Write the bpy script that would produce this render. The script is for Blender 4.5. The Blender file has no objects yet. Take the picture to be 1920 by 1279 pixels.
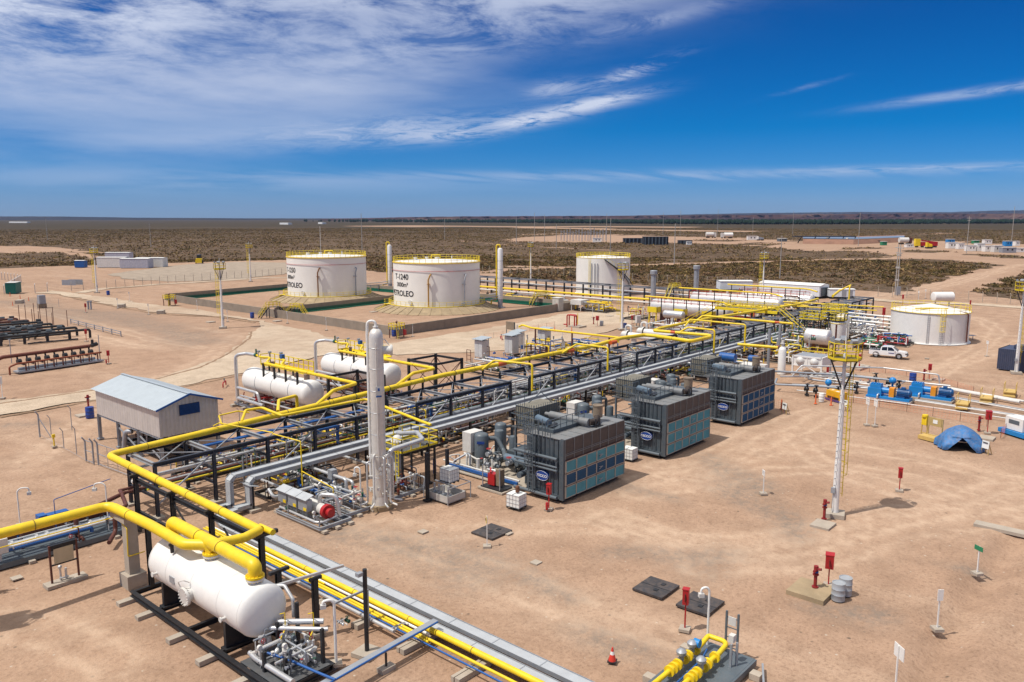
import bpy, math, random
import numpy as np
from mathutils import Vector, Matrix
random.seed(7); rng = np.random.default_rng(11)
S = bpy.context.scene
R = math.radians
# ---------------------------------------------------------------- camera
F, CH, HY = 1493.0, 21.0, 409.0          # focal length in photo pixels, drone height, horizon row
YAW = R(41.2); PIT = math.atan((639.5-HY)/F)
cam = bpy.data.cameras.new('camera'); co = bpy.data.objects.new('camera', cam); S.collection.objects.link(co)
cam.sensor_width = 36; cam.lens = F/1920*36; cam.clip_start = 1; cam.clip_end = 90000
co.location = (0, 0, CH); co.rotation_euler = (math.pi/2-PIT, 0, YAW-math.pi/2); S.camera = co
# ---------------------------------------------------------------- sky
SUN_AZ, SUN_EL = R(156), R(62)
w = bpy.data.worlds.new('World'); S.world = w; w.use_nodes = True
nt = w.node_tree; N = nt.nodes; Lk = nt.links; N.clear()
def nn(t, ty, **k):
    n = t.nodes.new(ty)
    for a, b in k.items():
        if a in ('i',):
            for kk, vv in b.items(): n.inputs[kk].default_value = vv
        else: setattr(n, a, b)
    return n
def mth(t, op, a, b=None, c=None, clamp=False):
    n = t.nodes.new('ShaderNodeMath'); n.operation = op; n.use_clamp = clamp
    for i, x in enumerate((a, b, c)):
        if x is None: continue
        if isinstance(x, (int, float)): n.inputs[i].default_value = x
        else: t.links.new(x, n.inputs[i])
    return n.outputs[0]
def ramp(t, fac, stops, interp='LINEAR'):
    n = t.nodes.new('ShaderNodeValToRGB'); e = n.color_ramp.elements; n.color_ramp.interpolation = interp
    while len(e) > 1: e.remove(e[0])
    e[0].position = stops[0][0]; e[0].color = tuple(stops[0][1])+(1,)
    for p_, c_ in stops[1:]:
        q = e.new(p_); q.color = tuple(c_)+(1,)
    t.links.new(fac, n.inputs[0]); return n.outputs[0]
def mixc(t, f, a, b, mode='MIX'):
    n = t.nodes.new('ShaderNodeMix'); n.data_type = 'RGBA'; n.blend_type = mode
    for k, x in ((0, f), (6, a), (7, b)):
        if isinstance(x, (int, float)): n.inputs[k].default_value = x
        elif isinstance(x, tuple): n.inputs[k].default_value = x if len(x) == 4 else x+(1,)
        else: t.links.new(x, n.inputs[k])
    return n.outputs[2]
out = nn(nt, 'ShaderNodeOutputWorld'); bg = nn(nt, 'ShaderNodeBackground'); bg.inputs[1].default_value = .1
sky = nn(nt, 'ShaderNodeTexSky', sky_type='NISHITA', sun_disc=False, sun_elevation=SUN_EL, altitude=1200, dust_density=.35, ozone_density=3.2, air_density=.9)
sky.sun_rotation = math.pi/2-SUN_AZ
tc = nn(nt, 'ShaderNodeTexCoord')
sep = nn(nt, 'ShaderNodeSeparateXYZ'); Lk.new(tc.outputs['Generated'], sep.inputs[0])
az = mth(nt, 'SUBTRACT', YAW, mth(nt, 'ARCTAN2', sep.outputs[1], sep.outputs[0]))       # compass bearing from the plant's long road, radians
el = mth(nt, 'ARCSINE', sep.outputs[2])
# clouds lie on a flat layer: project the direction onto a plane
zz = mth(nt, 'MAXIMUM', mth(nt, 'ADD', sep.outputs[2], .06), .02)
px = mth(nt, 'DIVIDE', sep.outputs[0], zz); py = mth(nt, 'DIVIDE', sep.outputs[1], zz)
cv = nn(nt, 'ShaderNodeCombineXYZ'); Lk.new(px, cv.inputs[0]); Lk.new(py, cv.inputs[1])
def cnoise(scale, det, rough, sx=1, sy=1, rz=0, off=0, dist=0):
    m = nn(nt, 'ShaderNodeMapping'); Lk.new(cv.outputs[0], m.inputs[0]); m.inputs[3].default_value = (sx, sy, 1); m.inputs[2].default_value = (0, 0, rz); m.inputs[1].default_value = (off, off*.7, 0)
    n = nn(nt, 'ShaderNodeTexNoise'); Lk.new(m.outputs[0], n.inputs[0]); n.inputs['Scale'].default_value = scale; n.inputs['Detail'].default_value = det; n.inputs['Roughness'].default_value = rough; n.inputs['Distortion'].default_value = dist
    return n.outputs[0]
n1 = cnoise(2.3, 10, .68, 1.0, 1.0, R(-35), 3.1, .3)
n2 = cnoise(3.2, 9, .74, 1.0, .7, R(-30), 7.7, .8)
n3 = cnoise(.9, 7, .6, .5, 2.2, R(-49), 1.3, .4)
n4 = cnoise(.45, 6, .55, 1, 1, 0, 9.3, .3)
def blob(ax, ey, wx, wy, rot=0):
    """soft ellipse on the sky at a bearing and a height, degrees"""
    dx = mth(nt, 'SUBTRACT', az, R(ax)); dy = mth(nt, 'SUBTRACT', el, R(ey)); c, s = math.cos(R(rot)), math.sin(R(rot))
    a = mth(nt, 'DIVIDE', mth(nt, 'ADD', mth(nt, 'MULTIPLY', dx, c), mth(nt, 'MULTIPLY', dy, s)), R(wx))
    b = mth(nt, 'DIVIDE', mth(nt, 'SUBTRACT', mth(nt, 'MULTIPLY', dy, c), mth(nt, 'MULTIPLY', dx, s)), R(wy))
    return mth(nt, 'POWER', 2.718, mth(nt, 'MULTIPLY', mth(nt, 'ADD', mth(nt, 'MULTIPLY', a, a), mth(nt, 'MULTIPLY', b, b)), -1))
def smooth(x, a, b):
    n = nn(nt, 'ShaderNodeMapRange', interpolation_type='SMOOTHSTEP'); Lk.new(x, n.inputs[0]); n.inputs[1].default_value = a; n.inputs[2].default_value = b
    return n.outputs[0]
tot = None
for ax, ey, wx, wy, rot, amp, nz, lo, hi in (
        (-29, 13.0, 15, 4.4, 6, 1.0, n1, .30, .66), (-13, 16.0, 16, 2.4, -2, .95, n1, .33, .64), (5, 16.0, 14, 1.7, 4, .85, n1, .26, .60), (-26, 8.2, 14, 2.0, 2, .62, n4, .22, .72),
        (-13, 9.4, 13, 2.6, 5, .62, n4, .25, .70), (-9, 11.5, 12, 2.0, 8, .35, n1, .30, .66), (-2, 12.5, 10, 1.3, 10, .30, n1, .35, .62),
        (1.2, 6.75, 2.9, .42, 9, 1.0, n2, .34, .56), (5.6, 7.75, 3.4, .42, 10, .95, n2, .36, .58), (8.0, 9.7, 2.9, .40, 17, .62, n2, .40, .62), (2.9, 8.8, 1.9, .5, 8, .45, n2, .36, .6),
        (-9, 6.0, 8, .8, 5, .50, n2, .36, .62), (-5, 5.7, 3.5, .45, 4, .55, n2, .40, .6), (-22, 5.0, 14, 1.2, 3, .36, n4, .25, .7),
        (29.5, 7.5, 5.0, .26, 5, .48, n2, .30, .60), (19.5, 8.4, 2.0, .14, 12, .16, n2, .38, .6), (10, 13, 5, .5, 12, .3, n2, .35, .6),
        (8, 2.9, 22, .35, 0, .30, n3, .34, .62), (27, 3.1, 9, .24, 0, .36, n2, .34, .62), (-20, 2.5, 20, .8, 0, .26, n4, .30, .64)):
    m = mth(nt, 'MULTIPLY', mth(nt, 'MULTIPLY', blob(ax, ey, wx, wy, rot), amp*1.25), smooth(nz, lo, hi), clamp=True)
    tot = m if tot is None else mth(nt, 'SUBTRACT', mth(nt, 'ADD', tot, m), mth(nt, 'MULTIPLY', tot, m), clamp=True)
# overhead, out of view, a bright cloud veil is added for fill light
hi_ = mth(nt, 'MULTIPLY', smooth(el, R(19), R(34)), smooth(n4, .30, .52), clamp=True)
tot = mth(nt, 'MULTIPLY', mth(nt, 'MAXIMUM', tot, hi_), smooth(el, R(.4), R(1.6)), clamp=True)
SKT = nn(nt, 'ShaderNodeMix', data_type='RGBA', blend_type='MULTIPLY'); SKT.inputs[0].default_value = 1; Lk.new(sky.outputs[0], SKT.inputs[6])
Lk.new(ramp(nt, mth(nt, 'MULTIPLY', el, 1/R(40)), [(0, (.30, .46, .80)), (.03, (.27, .45, .80)), (.08, (.12, .42, .80)), (.15, (.0, .38, .76)), (.25, (.0, .34, .73)), (.38, (.0, .28, .68)), (.55, (.3, .5, .8)), (1, (1, 1, 1))]), SKT.inputs[7])
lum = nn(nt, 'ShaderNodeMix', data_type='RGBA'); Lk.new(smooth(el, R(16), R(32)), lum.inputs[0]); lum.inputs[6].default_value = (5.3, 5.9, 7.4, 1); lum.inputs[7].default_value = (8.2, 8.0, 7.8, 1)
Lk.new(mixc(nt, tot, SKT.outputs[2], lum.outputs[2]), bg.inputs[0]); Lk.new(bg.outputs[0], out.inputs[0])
# ---------------------------------------------------------------- sun
sl = bpy.data.lights.new('sun', 'SUN'); so = bpy.data.objects.new('sun', sl); S.collection.objects.link(so)
sl.energy = 3.6; sl.angle = R(.53); sl.color = (1, .955, .88)
sd = Vector((math.cos(SUN_AZ)*math.cos(SUN_EL), math.sin(SUN_AZ)*math.cos(SUN_EL), math.sin(SUN_EL)))
so.rotation_euler = sd.to_track_quat('Z', 'Y').to_euler(); so.location = (0, 0, 120)
S.view_settings.view_transform = 'Standard'; S.view_settings.look = 'None'; S.view_settings.exposure = 0.17; S.view_settings.gamma = 1
S.render.engine = 'CYCLES'; S.cycles.max_bounces = 6; S.cycles.volume_bounces = 0
# ---------------------------------------------------------------- surveying: where the ray of a photo point meets a height
def G(x, y, z=0.0):
    dx = (x-960)/F; dz = -(y-639.5)/F
    Y = math.cos(PIT)+dz*math.sin(PIT); Z = -math.sin(PIT)+dz*math.cos(PIT)
    t = (z-CH)/Z; r = dx*t; a = Y*t
    return Vector((a*math.cos(YAW)+r*math.sin(YAW), a*math.sin(YAW)-r*math.cos(YAW), z))
# ---------------------------------------------------------------- materials
MT = {}
def mat(name, col, rough=.6, metal=0., var=.12, scale=1.2, bump=0., bscale=20., dust=0., spec=.5, coat=0.):
    if name in MT: return MT[name]
    m = bpy.data.materials.new(name); m.use_nodes = True; t = m.node_tree; b = t.nodes['Principled BSDF']
    b.inputs['Roughness'].default_value = rough; b.inputs['Metallic'].default_value = metal
    b.inputs['Specular IOR Level'].default_value = spec; b.inputs['Coat Weight'].default_value = coat
    tcn = nn(t, 'ShaderNodeTexCoord'); nz = nn(t, 'ShaderNodeTexNoise'); t.links.new(tcn.outputs['Object'], nz.inputs[0])
    nz.inputs['Scale'].default_value = scale; nz.inputs['Detail'].default_value = 6; nz.inputs['Roughness'].default_value = .65
    c0 = tuple(c*(1-var*1.5) for c in col); c1 = tuple(min(1, c*(1+var*.7)) for c in col)
    c = ramp(t, nz.outputs[0], [(.28, c0), (.72, c1)])
    if dust:
        n2_ = nn(t, 'ShaderNodeTexNoise'); t.links.new(tcn.outputs['Object'], n2_.inputs[0]); n2_.inputs['Scale'].default_value = scale*2.7; n2_.inputs['Detail'].default_value = 8; n2_.inputs['Roughness'].default_value = .7
        f = nn(t, 'ShaderNodeMapRange'); t.links.new(n2_.outputs[0], f.inputs[0]); f.inputs[1].default_value = .42; f.inputs[2].default_value = .75; f.inputs[4].default_value = dust
        c = mixc(t, f.outputs[0], c, (.33, .22, .15))
    t.links.new(c, b.inputs['Base Color'])
    if bump:
        bn = nn(t, 'ShaderNodeBump'); n3_ = nn(t, 'ShaderNodeTexNoise'); t.links.new(tcn.outputs['Object'], n3_.inputs[0]); n3_.inputs['Scale'].default_value = bscale; n3_.inputs['Detail'].default_value = 5
        bn.inputs['Strength'].default_value = bump; bn.inputs['Distance'].default_value = .03; t.links.new(n3_.outputs[0], bn.inputs['Height']); t.links.new(bn.outputs[0], b.inputs['Normal'])
    MT[name] = m; return m
YEL = mat('yellow_paint', (.86, .60, .010), .46, var=.12, dust=.16)
YELR = mat('yellow_rail_paint', (.80, .60, .02), .5, var=.10)
YELP = mat('pale_yellow_paint', (.62, .42, .12), .6, var=.12, dust=.25)
WHT = mat('white_paint', (.80, .78, .74), .42, var=.04, dust=.07)
TNK = mat('tank_white', (.86, .83, .76), .5, var=.05, scale=.25, dust=.06)
WHD = mat('old_white_paint', (.66, .64, .60), .55, var=.10, dust=.18)
ALU = mat('aluminium_cladding', (.62, .62, .62), .40, .55, var=.12, dust=.12)
ALC = mat('bare_cladding', (.76, .71, .65), .42, .3, var=.08, dust=.15)
GLV = mat('galvanised_steel', (.36, .38, .41), .5, .35, var=.12, dust=.15)
TRY = mat('tray_steel', (.47, .49, .51), .5, .15, var=.08, dust=.10)
GRY = mat('grey_equipment_paint', (.10, .125, .145), .45, var=.12, dust=.10)
CMP = mat('compressor_grey', (.066, .088, .105), .5, var=.14, dust=.13)
CMR = mat('compressor_roof_grey', (.19, .20, .205), .55, var=.12, dust=.25)
PIP = mat('insulated_grey_pipe', (.30, .33, .37), .45, .2, var=.12, dust=.10)
BLK = mat('black_steel', (.016, .018, .022), .5, var=.2, dust=.05)
NVY = mat('dark_navy_steel', (.022, .030, .048), .48, var=.2, dust=.06)
BRN = mat('brown_primer_pipe', (.11, .030, .020), .55, var=.2, dust=.10)
RUS = mat('rust', (.17, .07, .035), .8, var=.25)
BLU = mat('blue_paint', (.012, .10, .34), .45, var=.12, dust=.06)
PMB = mat('pump_blue', (.012, .22, .55), .38, var=.08, dust=.05)
DBL = mat('barrel_blue', (.01, .05, .28), .4, var=.1, dust=.08)
RED = mat('red_paint', (.42, .012, .016), .42, var=.1, dust=.06)
ORG = mat('orange_band', (.62, .10, .015), .5, var=.1, dust=.06)
ORM = mat('orange_mesh', (.75, .16, .05), .6, var=.1)
GRN = mat('green_paint', (.02, .22, .10), .5, var=.12)
DGR = mat('valve_green', (.02, .10, .06), .5, var=.15)
CON = mat('concrete', (.42, .36, .29), .9, var=.12, bump=.3, dust=.25)
COW = mat('bund_concrete', (.27, .225, .175), .9, var=.16, scale=.5, bump=.3, dust=.2)
COB = mat('tank_base_concrete', (.36, .27, .16), .9, var=.2, scale=.8, bump=.3, dust=.2)
WOD = mat('timber', (.50, .36, .14), .75, var=.18)
GRT = mat('floor_grating', (.085, .09, .095), .7, var=.2, dust=.12)
LIN = mat('green_liner', (.005, .10, .06), .45, var=.08)
TEL = mat('teal_louver', (.11, .33, .33), .45, var=.12, dust=.12)
DLV = mat('dark_blue_louver', (.010, .065, .125), .45, var=.15, dust=.08)
PLM = mat('plenum_brown', (.062, .048, .045), .6, var=.15, dust=.12)
TAN = mat('louver_frame_tan', (.42, .36, .29), .6, var=.1, dust=.2)
GLS = mat('window_glass', (.015, .018, .022), .12, var=.05)
RUB = mat('rubber', (.02, .02, .02), .85, var=.2, dust=.3)
CAR = mat('car_white', (.80, .80, .80), .22, var=.02, coat=.6)
LOG = mat('logo_blue', (.01, .05, .25), .4, var=.03)
INK = mat('lettering_black', (.012, .012, .014), .6, var=.05)
HDP = mat('white_plastic', (.82, .82, .78), .5, var=.06)
FLM = mat('stack_tan', (.25, .19, .13), .6, var=.2, dust=.2)
ROOF = mat('shed_roof', (.48, .53, .56), .42, .35, var=.06, dust=.05)
SHW = mat('shed_wall_metal', (.62, .59, .56), .42, .35, var=.10, dust=.10)
TRP = mat('blue_tarpaulin', (.03, .17, .42), .6, var=.25, scale=1.5, bump=.8, bscale=4, dust=.45)
CNT = mat('container_navy', (.045, .060, .11), .5, var=.1, dust=.1)
# ---------------------------------------------------------------- mesh builder
def V(*a): return Vector(a)
class MB:
    def __init__(s): s.v = []; s.f = []; s.s = []; s.m = []; s.ci = 0
    def add(s, vs, fs, sm=False):
        o = len(s.v); s.v += [tuple(q) for q in vs]
        for f in fs: s.f.append(tuple(i+o for i in f)); s.s.append(sm); s.m.append(s.ci)
        return s
    def box(s, x0, y0, z0, x1, y1, z1):
        if x0 > x1: x0, x1 = x1, x0
        if y0 > y1: y0, y1 = y1, y0
        if z0 > z1: z0, z1 = z1, z0
        return s.add([(x0, y0, z0), (x1, y0, z0), (x1, y1, z0), (x0, y1, z0), (x0, y0, z1), (x1, y0, z1), (x1, y1, z1), (x0, y1, z1)],
                     [(0, 3, 2, 1), (4, 5, 6, 7), (0, 1, 5, 4), (1, 2, 6, 5), (2, 3, 7, 6), (3, 0, 4, 7)])
    def cbox(s, c, sx, sy, sz, rz=0, tilt=0):
        """box centred in x and y, standing on c.z"""
        M = Matrix.Translation(Vector(c)) @ Matrix.Rotation(rz, 4, 'Z') @ Matrix.Rotation(tilt, 4, 'X')
        vs = [M @ Vector((x*sx/2, y*sy/2, z*sz)) for z in (0, 1) for x, y in ((-1, -1), (1, -1), (1, 1), (-1, 1))]
        return s.add(vs, [(0, 3, 2, 1), (4, 5, 6, 7), (0, 1, 5, 4), (1, 2, 6, 5), (2, 3, 7, 6), (3, 0, 4, 7)])
    def bar(s, a, b, w, h=None, up=(0, 0, 1)):
        a = Vector(a); b = Vector(b); d = b-a
        if d.length < 1e-6: return s
        h = h or w; d.normalize(); u = Vector(up)
        if abs(d.dot(u)) > .95: u = Vector((1, 0, 0))
        x = d.cross(u).normalized(); y = x.cross(d)
        vs = [p+x*(i*w/2)+y*(j*h/2) for p in (a, b) for i, j in ((-1, -1), (1, -1), (1, 1), (-1, 1))]
        return s.add(vs, [(0, 1, 2, 3), (7, 6, 5, 4), (0, 4, 5, 1), (1, 5, 6, 2), (2, 6, 7, 3), (3, 7, 4, 0)])
    def ibeam(s, a, b, h=.3, w=.18, t=.03):
        a = Vector(a); b = Vector(b); up = Vector((0, 0, 1)) if abs((b-a).normalized().z) < .9 else Vector((0, 1, 0))
        k = (h-t)/2
        s.bar(a+up*k, b+up*k, w, t, up); s.bar(a-up*k, b-up*k, w, t, up); s.bar(a, b, t, h-2*t, up); return s
    def tube(s, pts, r, n=10, bend=0., cap=True, ovl=None):
        """swept pipe through pts with rounded elbows"""
        P_ = [Vector(q) for q in pts]; 
        if bend and len(P_) > 2:
            Q = [P_[0]]
            for i in range(1, len(P_)-1):
                a, p, b = P_[i-1], P_[i], P_[i+1]; da = (a-p); db = (b-p); la, lb = da.length, db.length; da.normalize(); db.normalize()
                ang = da.angle(db)
                if ang > 3.05: Q.append(p); continue
                k = min(bend/math.tan(ang/2), la*.48, lb*.48); e0 = p+da*k; e1 = p+db*k
                m_ = 4
                for j in range(m_+1):
                    t_ = j/m_; Q.append(e0*(1-t_)**2+p*2*t_*(1-t_)+e1*t_*t_)
            Q.append(P_[-1]); P_ = Q
        d0 = (P_[1]-P_[0]).normalized(); u = Vector((0, 0, 1)) if abs(d0.z) < .9 else Vector((1, 0, 0))
        x = d0.cross(u).normalized(); vs = []
        for i, p in enumerate(P_):
            if i == 0: d = P_[1]-P_[0]
            elif i == len(P_)-1: d = P_[-1]-P_[-2]
            else: d = (P_[i]-P_[i-1]).normalized()+(P_[i+1]-P_[i]).normalized()
            d = d.normalized(); x = (x-d*x.dot(d)).normalized(); y = d.cross(x)
            rr = r[i] if isinstance(r, (list, tuple)) else r
            vs += [p+(x*math.cos(2*math.pi*k/n)+y*math.sin(2*math.pi*k/n))*rr for k in range(n)]
        fs = [(i*n+k, i*n+(k+1) % n, (i+1)*n+(k+1) % n, (i+1)*n+k) for i in range(len(P_)-1) for k in range(n)]
        s.add(vs, fs, n > 5)
        if cap:
            s.add(vs[:n], [tuple(reversed(range(n)))]); s.add(vs[-n:], [tuple(range(n))])
        return s
    def cyl(s, a, b, r, n=12, r2=None): return s.tube([a, b], [r, r if r2 is None else r2], n)
    def lathe(s, prof, c=(0, 0, 0), ax=(0, 0, 1), n=24, sm=True):
        """prof = [(radius, height along axis)]"""
        c = Vector(c); ax = Vector(ax).normalized(); u = Vector((0, 0, 1)) if abs(ax.z) < .9 else Vector((1, 0, 0))
        x = ax.cross(u).normalized(); y = ax.cross(x)*-1
        vs = []; fs = []
        for r_, h_ in prof: vs += [c+ax*h_+(x*math.cos(2*math.pi*k/n)+y*math.sin(2*math.pi*k/n))*max(r_, 1e-4) for k in range(n)]
        st = 0                                              # sharp corners of the profile get rings of their own
        for i in range(1, len(prof)):
            last = i == len(prof)-1
            if not last:
                a1 = math.atan2(prof[i][1]-prof[i-1][1], prof[i][0]-prof[i-1][0]); a2 = math.atan2(prof[i+1][1]-prof[i][1], prof[i+1][0]-prof[i][0])
                sharp = math.cos(a1-a2) < .80
            if last or sharp:
                s.add(vs[st*n:(i+1)*n], [(j*n+k, j*n+(k+1) % n, (j+1)*n+(k+1) % n, (j+1)*n+k) for j in range(i-st) for k in range(n)], sm); st = i
        return s
    def ball(s, c, r, n=12, sz=1.): return s.lathe([(r*math.sin(math.pi*i/8), -r*sz*math.cos(math.pi*i/8)) for i in range(9)], c, n=n)
    def vessel(s, a, b, r, n=28, dish=.5):
        """drum with dished heads between tangent points a and b"""
        a = Vector(a); b = Vector(b); L_ = (b-a).length; h = [(r*math.cos(q), -r*dish*math.sin(q)) for q in [math.pi/2*(1-i/6) for i in range(7)]]
        return s.lathe(h+[(r, L_*.33), (r, L_*.66)]+[(q[0], L_-q[1]) for q in reversed(h)], a, b-a, n)
    def flange(s, c, d, r, t=.06, n=14):
        d = Vector(d).normalized(); c = Vector(c); return s.cyl(c-d*t/2, c+d*t/2, r, n)
    def prism(s, pts, z0, z1):
        n = len(pts); vs = [(p[0], p[1], z0) for p in pts]+[(p[0], p[1], z1) for p in pts]
        return s.add(vs, [tuple(reversed(range(n))), tuple(range(n, 2*n))]+[(i, (i+1) % n, n+(i+1) % n, n+i) for i in range(n)])
    def obj(s, name, mats, parent=None, loc=None, world=False):
        me = bpy.data.meshes.new(name); off = Vector((0, 0, 0))
        if world and parent is not None:
            off = parent.location.copy(); q = parent.parent
            while q is not None: off += q.location; q = q.parent
        elif loc is not None and world: off = Vector(loc)
        vs = [(a[0]-off.x, a[1]-off.y, a[2]-off.z) for a in s.v] if off.length else s.v
        me.from_pydata(vs, [], s.f)
        for m_ in (mats if isinstance(mats, (list, tuple)) else [mats]): me.materials.append(m_)
        me.polygons.foreach_set('use_smooth', s.s); me.polygons.foreach_set('material_index', s.m); me.update()
        o = bpy.data.objects.new(name, me); S.collection.objects.link(o)
        if parent is not None: o.parent = parent
        elif loc is not None: o.location = loc
        return o
def tag(o, label, cat, group=None, kind=None):
    o['label'] = label; o['category'] = cat
    if group: o['group'] = group
    if kind: o['kind'] = kind
    return o
def thing(name, label, cat, loc=(0, 0, 0), rz=0, group=None):
    o = bpy.data.objects.new(name, None); S.collection.objects.link(o); o.empty_display_size = .3
    o.location = loc; o.rotation_euler = (0, 0, rz); return tag(o, label, cat, group)
ORD = 'first second third fourth fifth sixth seventh eighth ninth tenth eleventh twelfth thirteenth fourteenth fifteenth sixteenth'.split()
def struct(o): o['kind'] = 'structure'; return o
KIDS = {}
def dup(root, loc, rz=0, label=None, scale=None):
    def cp(o, par):
        c = o.copy(); S.collection.objects.link(c)
        if par is not None: c.parent = par
        for ch in [q for q in S.collection.objects if q.parent == o]: cp(ch, c)
        return c
    if root.name not in KIDS:
        def tree(o): return (o, [tree(q) for q in S.collection.objects if q.parent == o])
        KIDS[root.name] = tree(root)
    def cp2(t_, par):
        c = t_[0].copy(); S.collection.objects.link(c)
        if par is not None: c.parent = par
        for q in t_[1]: cp2(q, c)
        return c
    c = cp2(KIDS[root.name], None); c.location = loc; c.rotation_euler = (0, 0, rz)
    if label: c['label'] = label
    if scale: c.scale = (scale,)*3
    return c
def text_verts(txt, size, align='CENTER', ext=.004):
    cu = bpy.data.curves.new('t', 'FONT'); cu.body = txt; cu.size = size; cu.align_x = align; cu.extrude = ext; cu.offset = size*.022
    o = bpy.data.objects.new('t', cu); S.collection.objects.link(o); bpy.context.view_layer.update()
    me = bpy.data.meshes.new_from_object(o.evaluated_get(bpy.context.evaluated_depsgraph_get()))
    vs = [v.co.copy() for v in me.vertices]; fs = [tuple(p.vertices) for p in me.polygons]
    bpy.data.objects.remove(o); bpy.data.curves.remove(cu); bpy.data.meshes.remove(me); return vs, fs
def railing(mb, pts, h=1.05, r=.025, step=1.4, closed=False, mid=True, kick=False):
    P_ = [Vector(p) for p in pts]
    if closed: P_.append(P_[0])
    for a, b in zip(P_, P_[1:]):
        L_ = (b-a).length; n = max(1, round(L_/step))
        for i in range(n+1): p = a.lerp(b, i/n); mb.bar(p, p+V(0, 0, h), r*2)
        for q in ((h, h*.52) if mid else (h,)): mb.bar(a+V(0, 0, q), b+V(0, 0, q), r*2)
        if kick: mb.bar(a+V(0, 0, .08), b+V(0, 0, .08), .02, .16)
def stair(mb, a, b, w=.8, n=10):
    """stringers and treads between two points"""
    a = Vector(a); b = Vector(b); d = (b-a); s_ = Vector((-d.y, d.x, 0)).normalized()*w/2
    for k in (-1, 1): mb.bar(a+s_*k, b+s_*k, .06, .2)
    for i in range(1, n): p = a.lerp(b, i/n); mb.bar(p-s_, p+s_, .24, .04)
def stair_rails(mb, a, b, w=.8, h=.95):
    a = Vector(a); b = Vector(b); d = (b-a); s_ = Vector((-d.y, d.x, 0)).normalized()*w/2
    for k in (-1, 1):
        for q in (h, h/2): mb.bar(a+s_*k+V(0, 0, q), b+s_*k+V(0, 0, q), .05)
        for i in range(0, 5): p = a.lerp(b, i/4)+s_*k; mb.bar(p, p+V(0, 0, h), .05)
# ================================================================ GROUND
def gpoly(pts): return np.array([G(*p)[:2] for p in pts])
def inside(P_, poly):
    x, y = P_[:, 0], P_[:, 1]; r = np.zeros(len(x), bool); n = len(poly)
    for i in range(n):
        x0, y0 = poly[i]; x1, y1 = poly[(i+1) % n]
        if y0 == y1: continue
        c = ((y0 > y) != (y1 > y)) & (x < (x1-x0)*(y-y0)/(y1-y0)+x0); r ^= c
    return r
def dist(P_, line):
    d = np.full(len(P_), 1e9)
    for a, b in zip(line[:-1], line[1:]):
        ab = b-a; t_ = np.clip(((P_-a)@ab)/max(ab@ab, 1e-9), 0, 1); d = np.minimum(d, np.hypot(*(P_-a-t_[:, None]*ab).T))
    return d
SITE = gpoly([(-900, 620), (-500, 520), (-120, 505), (0, 503), (90, 500), (180, 497), (230, 490), (310, 493), (430, 490), (550, 487), (640, 492), (700, 510), (800, 512), (905, 512), (1000, 524), (1080, 528), (1180, 533),
              (1300, 548), (1360, 553), (1390, 540), (1440, 530), (1500, 545), (1560, 548), (1600, 543), (1680, 550), (1740, 528), (1800, 514), (1850, 503), (1885, 496), (1800, 489), (1700, 484), (1600, 479), (1560, 476), (1500, 469), (1400, 460), (1280, 455), (1150, 455), (960, 453), (960, 447), (1050, 440), (1200, 441), (1300, 445), (1400, 447), (1500, 452), (1640, 450), (1750, 452), (1850, 456), (1960, 460), (2200, 470), (2200, 505), (1960, 498),
              (1900, 517), (1870, 530), (1835, 548), (1840, 553), (1930, 562), (2300, 600), (4000, 900), (4000, 6000), (-4000, 6000), (-4000, 900)])
CLR = [gpoly(q) for q in ([(-400, 455), (0, 461), (100, 463), (190, 474), (130, 472), (60, 473), (0, 474), (-400, 470)], [(980, 451), (1160, 452), (1160, 446), (980, 446)], [(640, 424), (1300, 427), (1300, 425.4), (640, 422.6)], [(960, 428), (1420, 436), (1420, 433), (960, 426)])]
ISL = [gpoly(q) for q in ([(1500, 471), (1600, 470), (1660, 476), (1690, 481), (1560, 480), (1480, 474)], [(1690, 468), (1770, 470), (1800, 474), (1700, 473)], [(1570, 466), (1640, 464), (1650, 466), (1580, 468)], [(1800, 476), (1900, 479), (1960, 484), (1880, 484)], [(1410, 455), (1470, 457), (1440, 461), (1380, 458)], [(1310, 449), (1400, 450), (1380, 453), (1300, 452)])]
TRK = [(gpoly(q), w_) for q, w_ in (([(60, 466), (130, 474), (185, 483), (235, 492)], 3.2), ([(900, 510), (960, 505), (1080, 502), (1200, 497), (1360, 492), (1480, 489), (1600, 486), (1720, 484)], 5.), ([(940, 500), (1080, 501)], 4), ([(870, 452), (960, 460), (1160, 470)], 1.5), ([(550, 505), (700, 500), (880, 497)], 2.), ([(0, 475), (110, 470)], 3), ([(980, 440), (1100, 438), (1300, 447), (1500, 455)], 7), ([(1600, 435), (1920, 441)], 5), ([(420, 428), (900, 424)], 8))]
def axis(lo, hi, step, far, k=1.16):
    a = list(np.arange(lo, hi+step, step)); s_ = step
    while a[-1] < far: s_ *= k; a.append(a[-1]+s_)
    s_ = step
    while a[0] > -far: s_ *= k; a.insert(0, a[0]-s_)
    return np.array(a)
gx = axis(10, 420, 1.5, 60000); gy = axis(-30, 430, 1.5, 60000)
fine = np.arange(12, 118, .5); gx = np.sort(np.unique(np.round(np.concatenate([gx[(gx < 12) | (gx > 118)], fine]), 3))); fine = np.arange(4, 72, .5); gy = np.sort(np.unique(np.round(np.concatenate([gy[(gy < 4) | (gy > 72)], fine]), 3))); nx, ny = len(gx), len(gy)
X, Y = np.meshgrid(gx, gy); P2 = np.stack([X.ravel(), Y.ravel()], 1)
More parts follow.
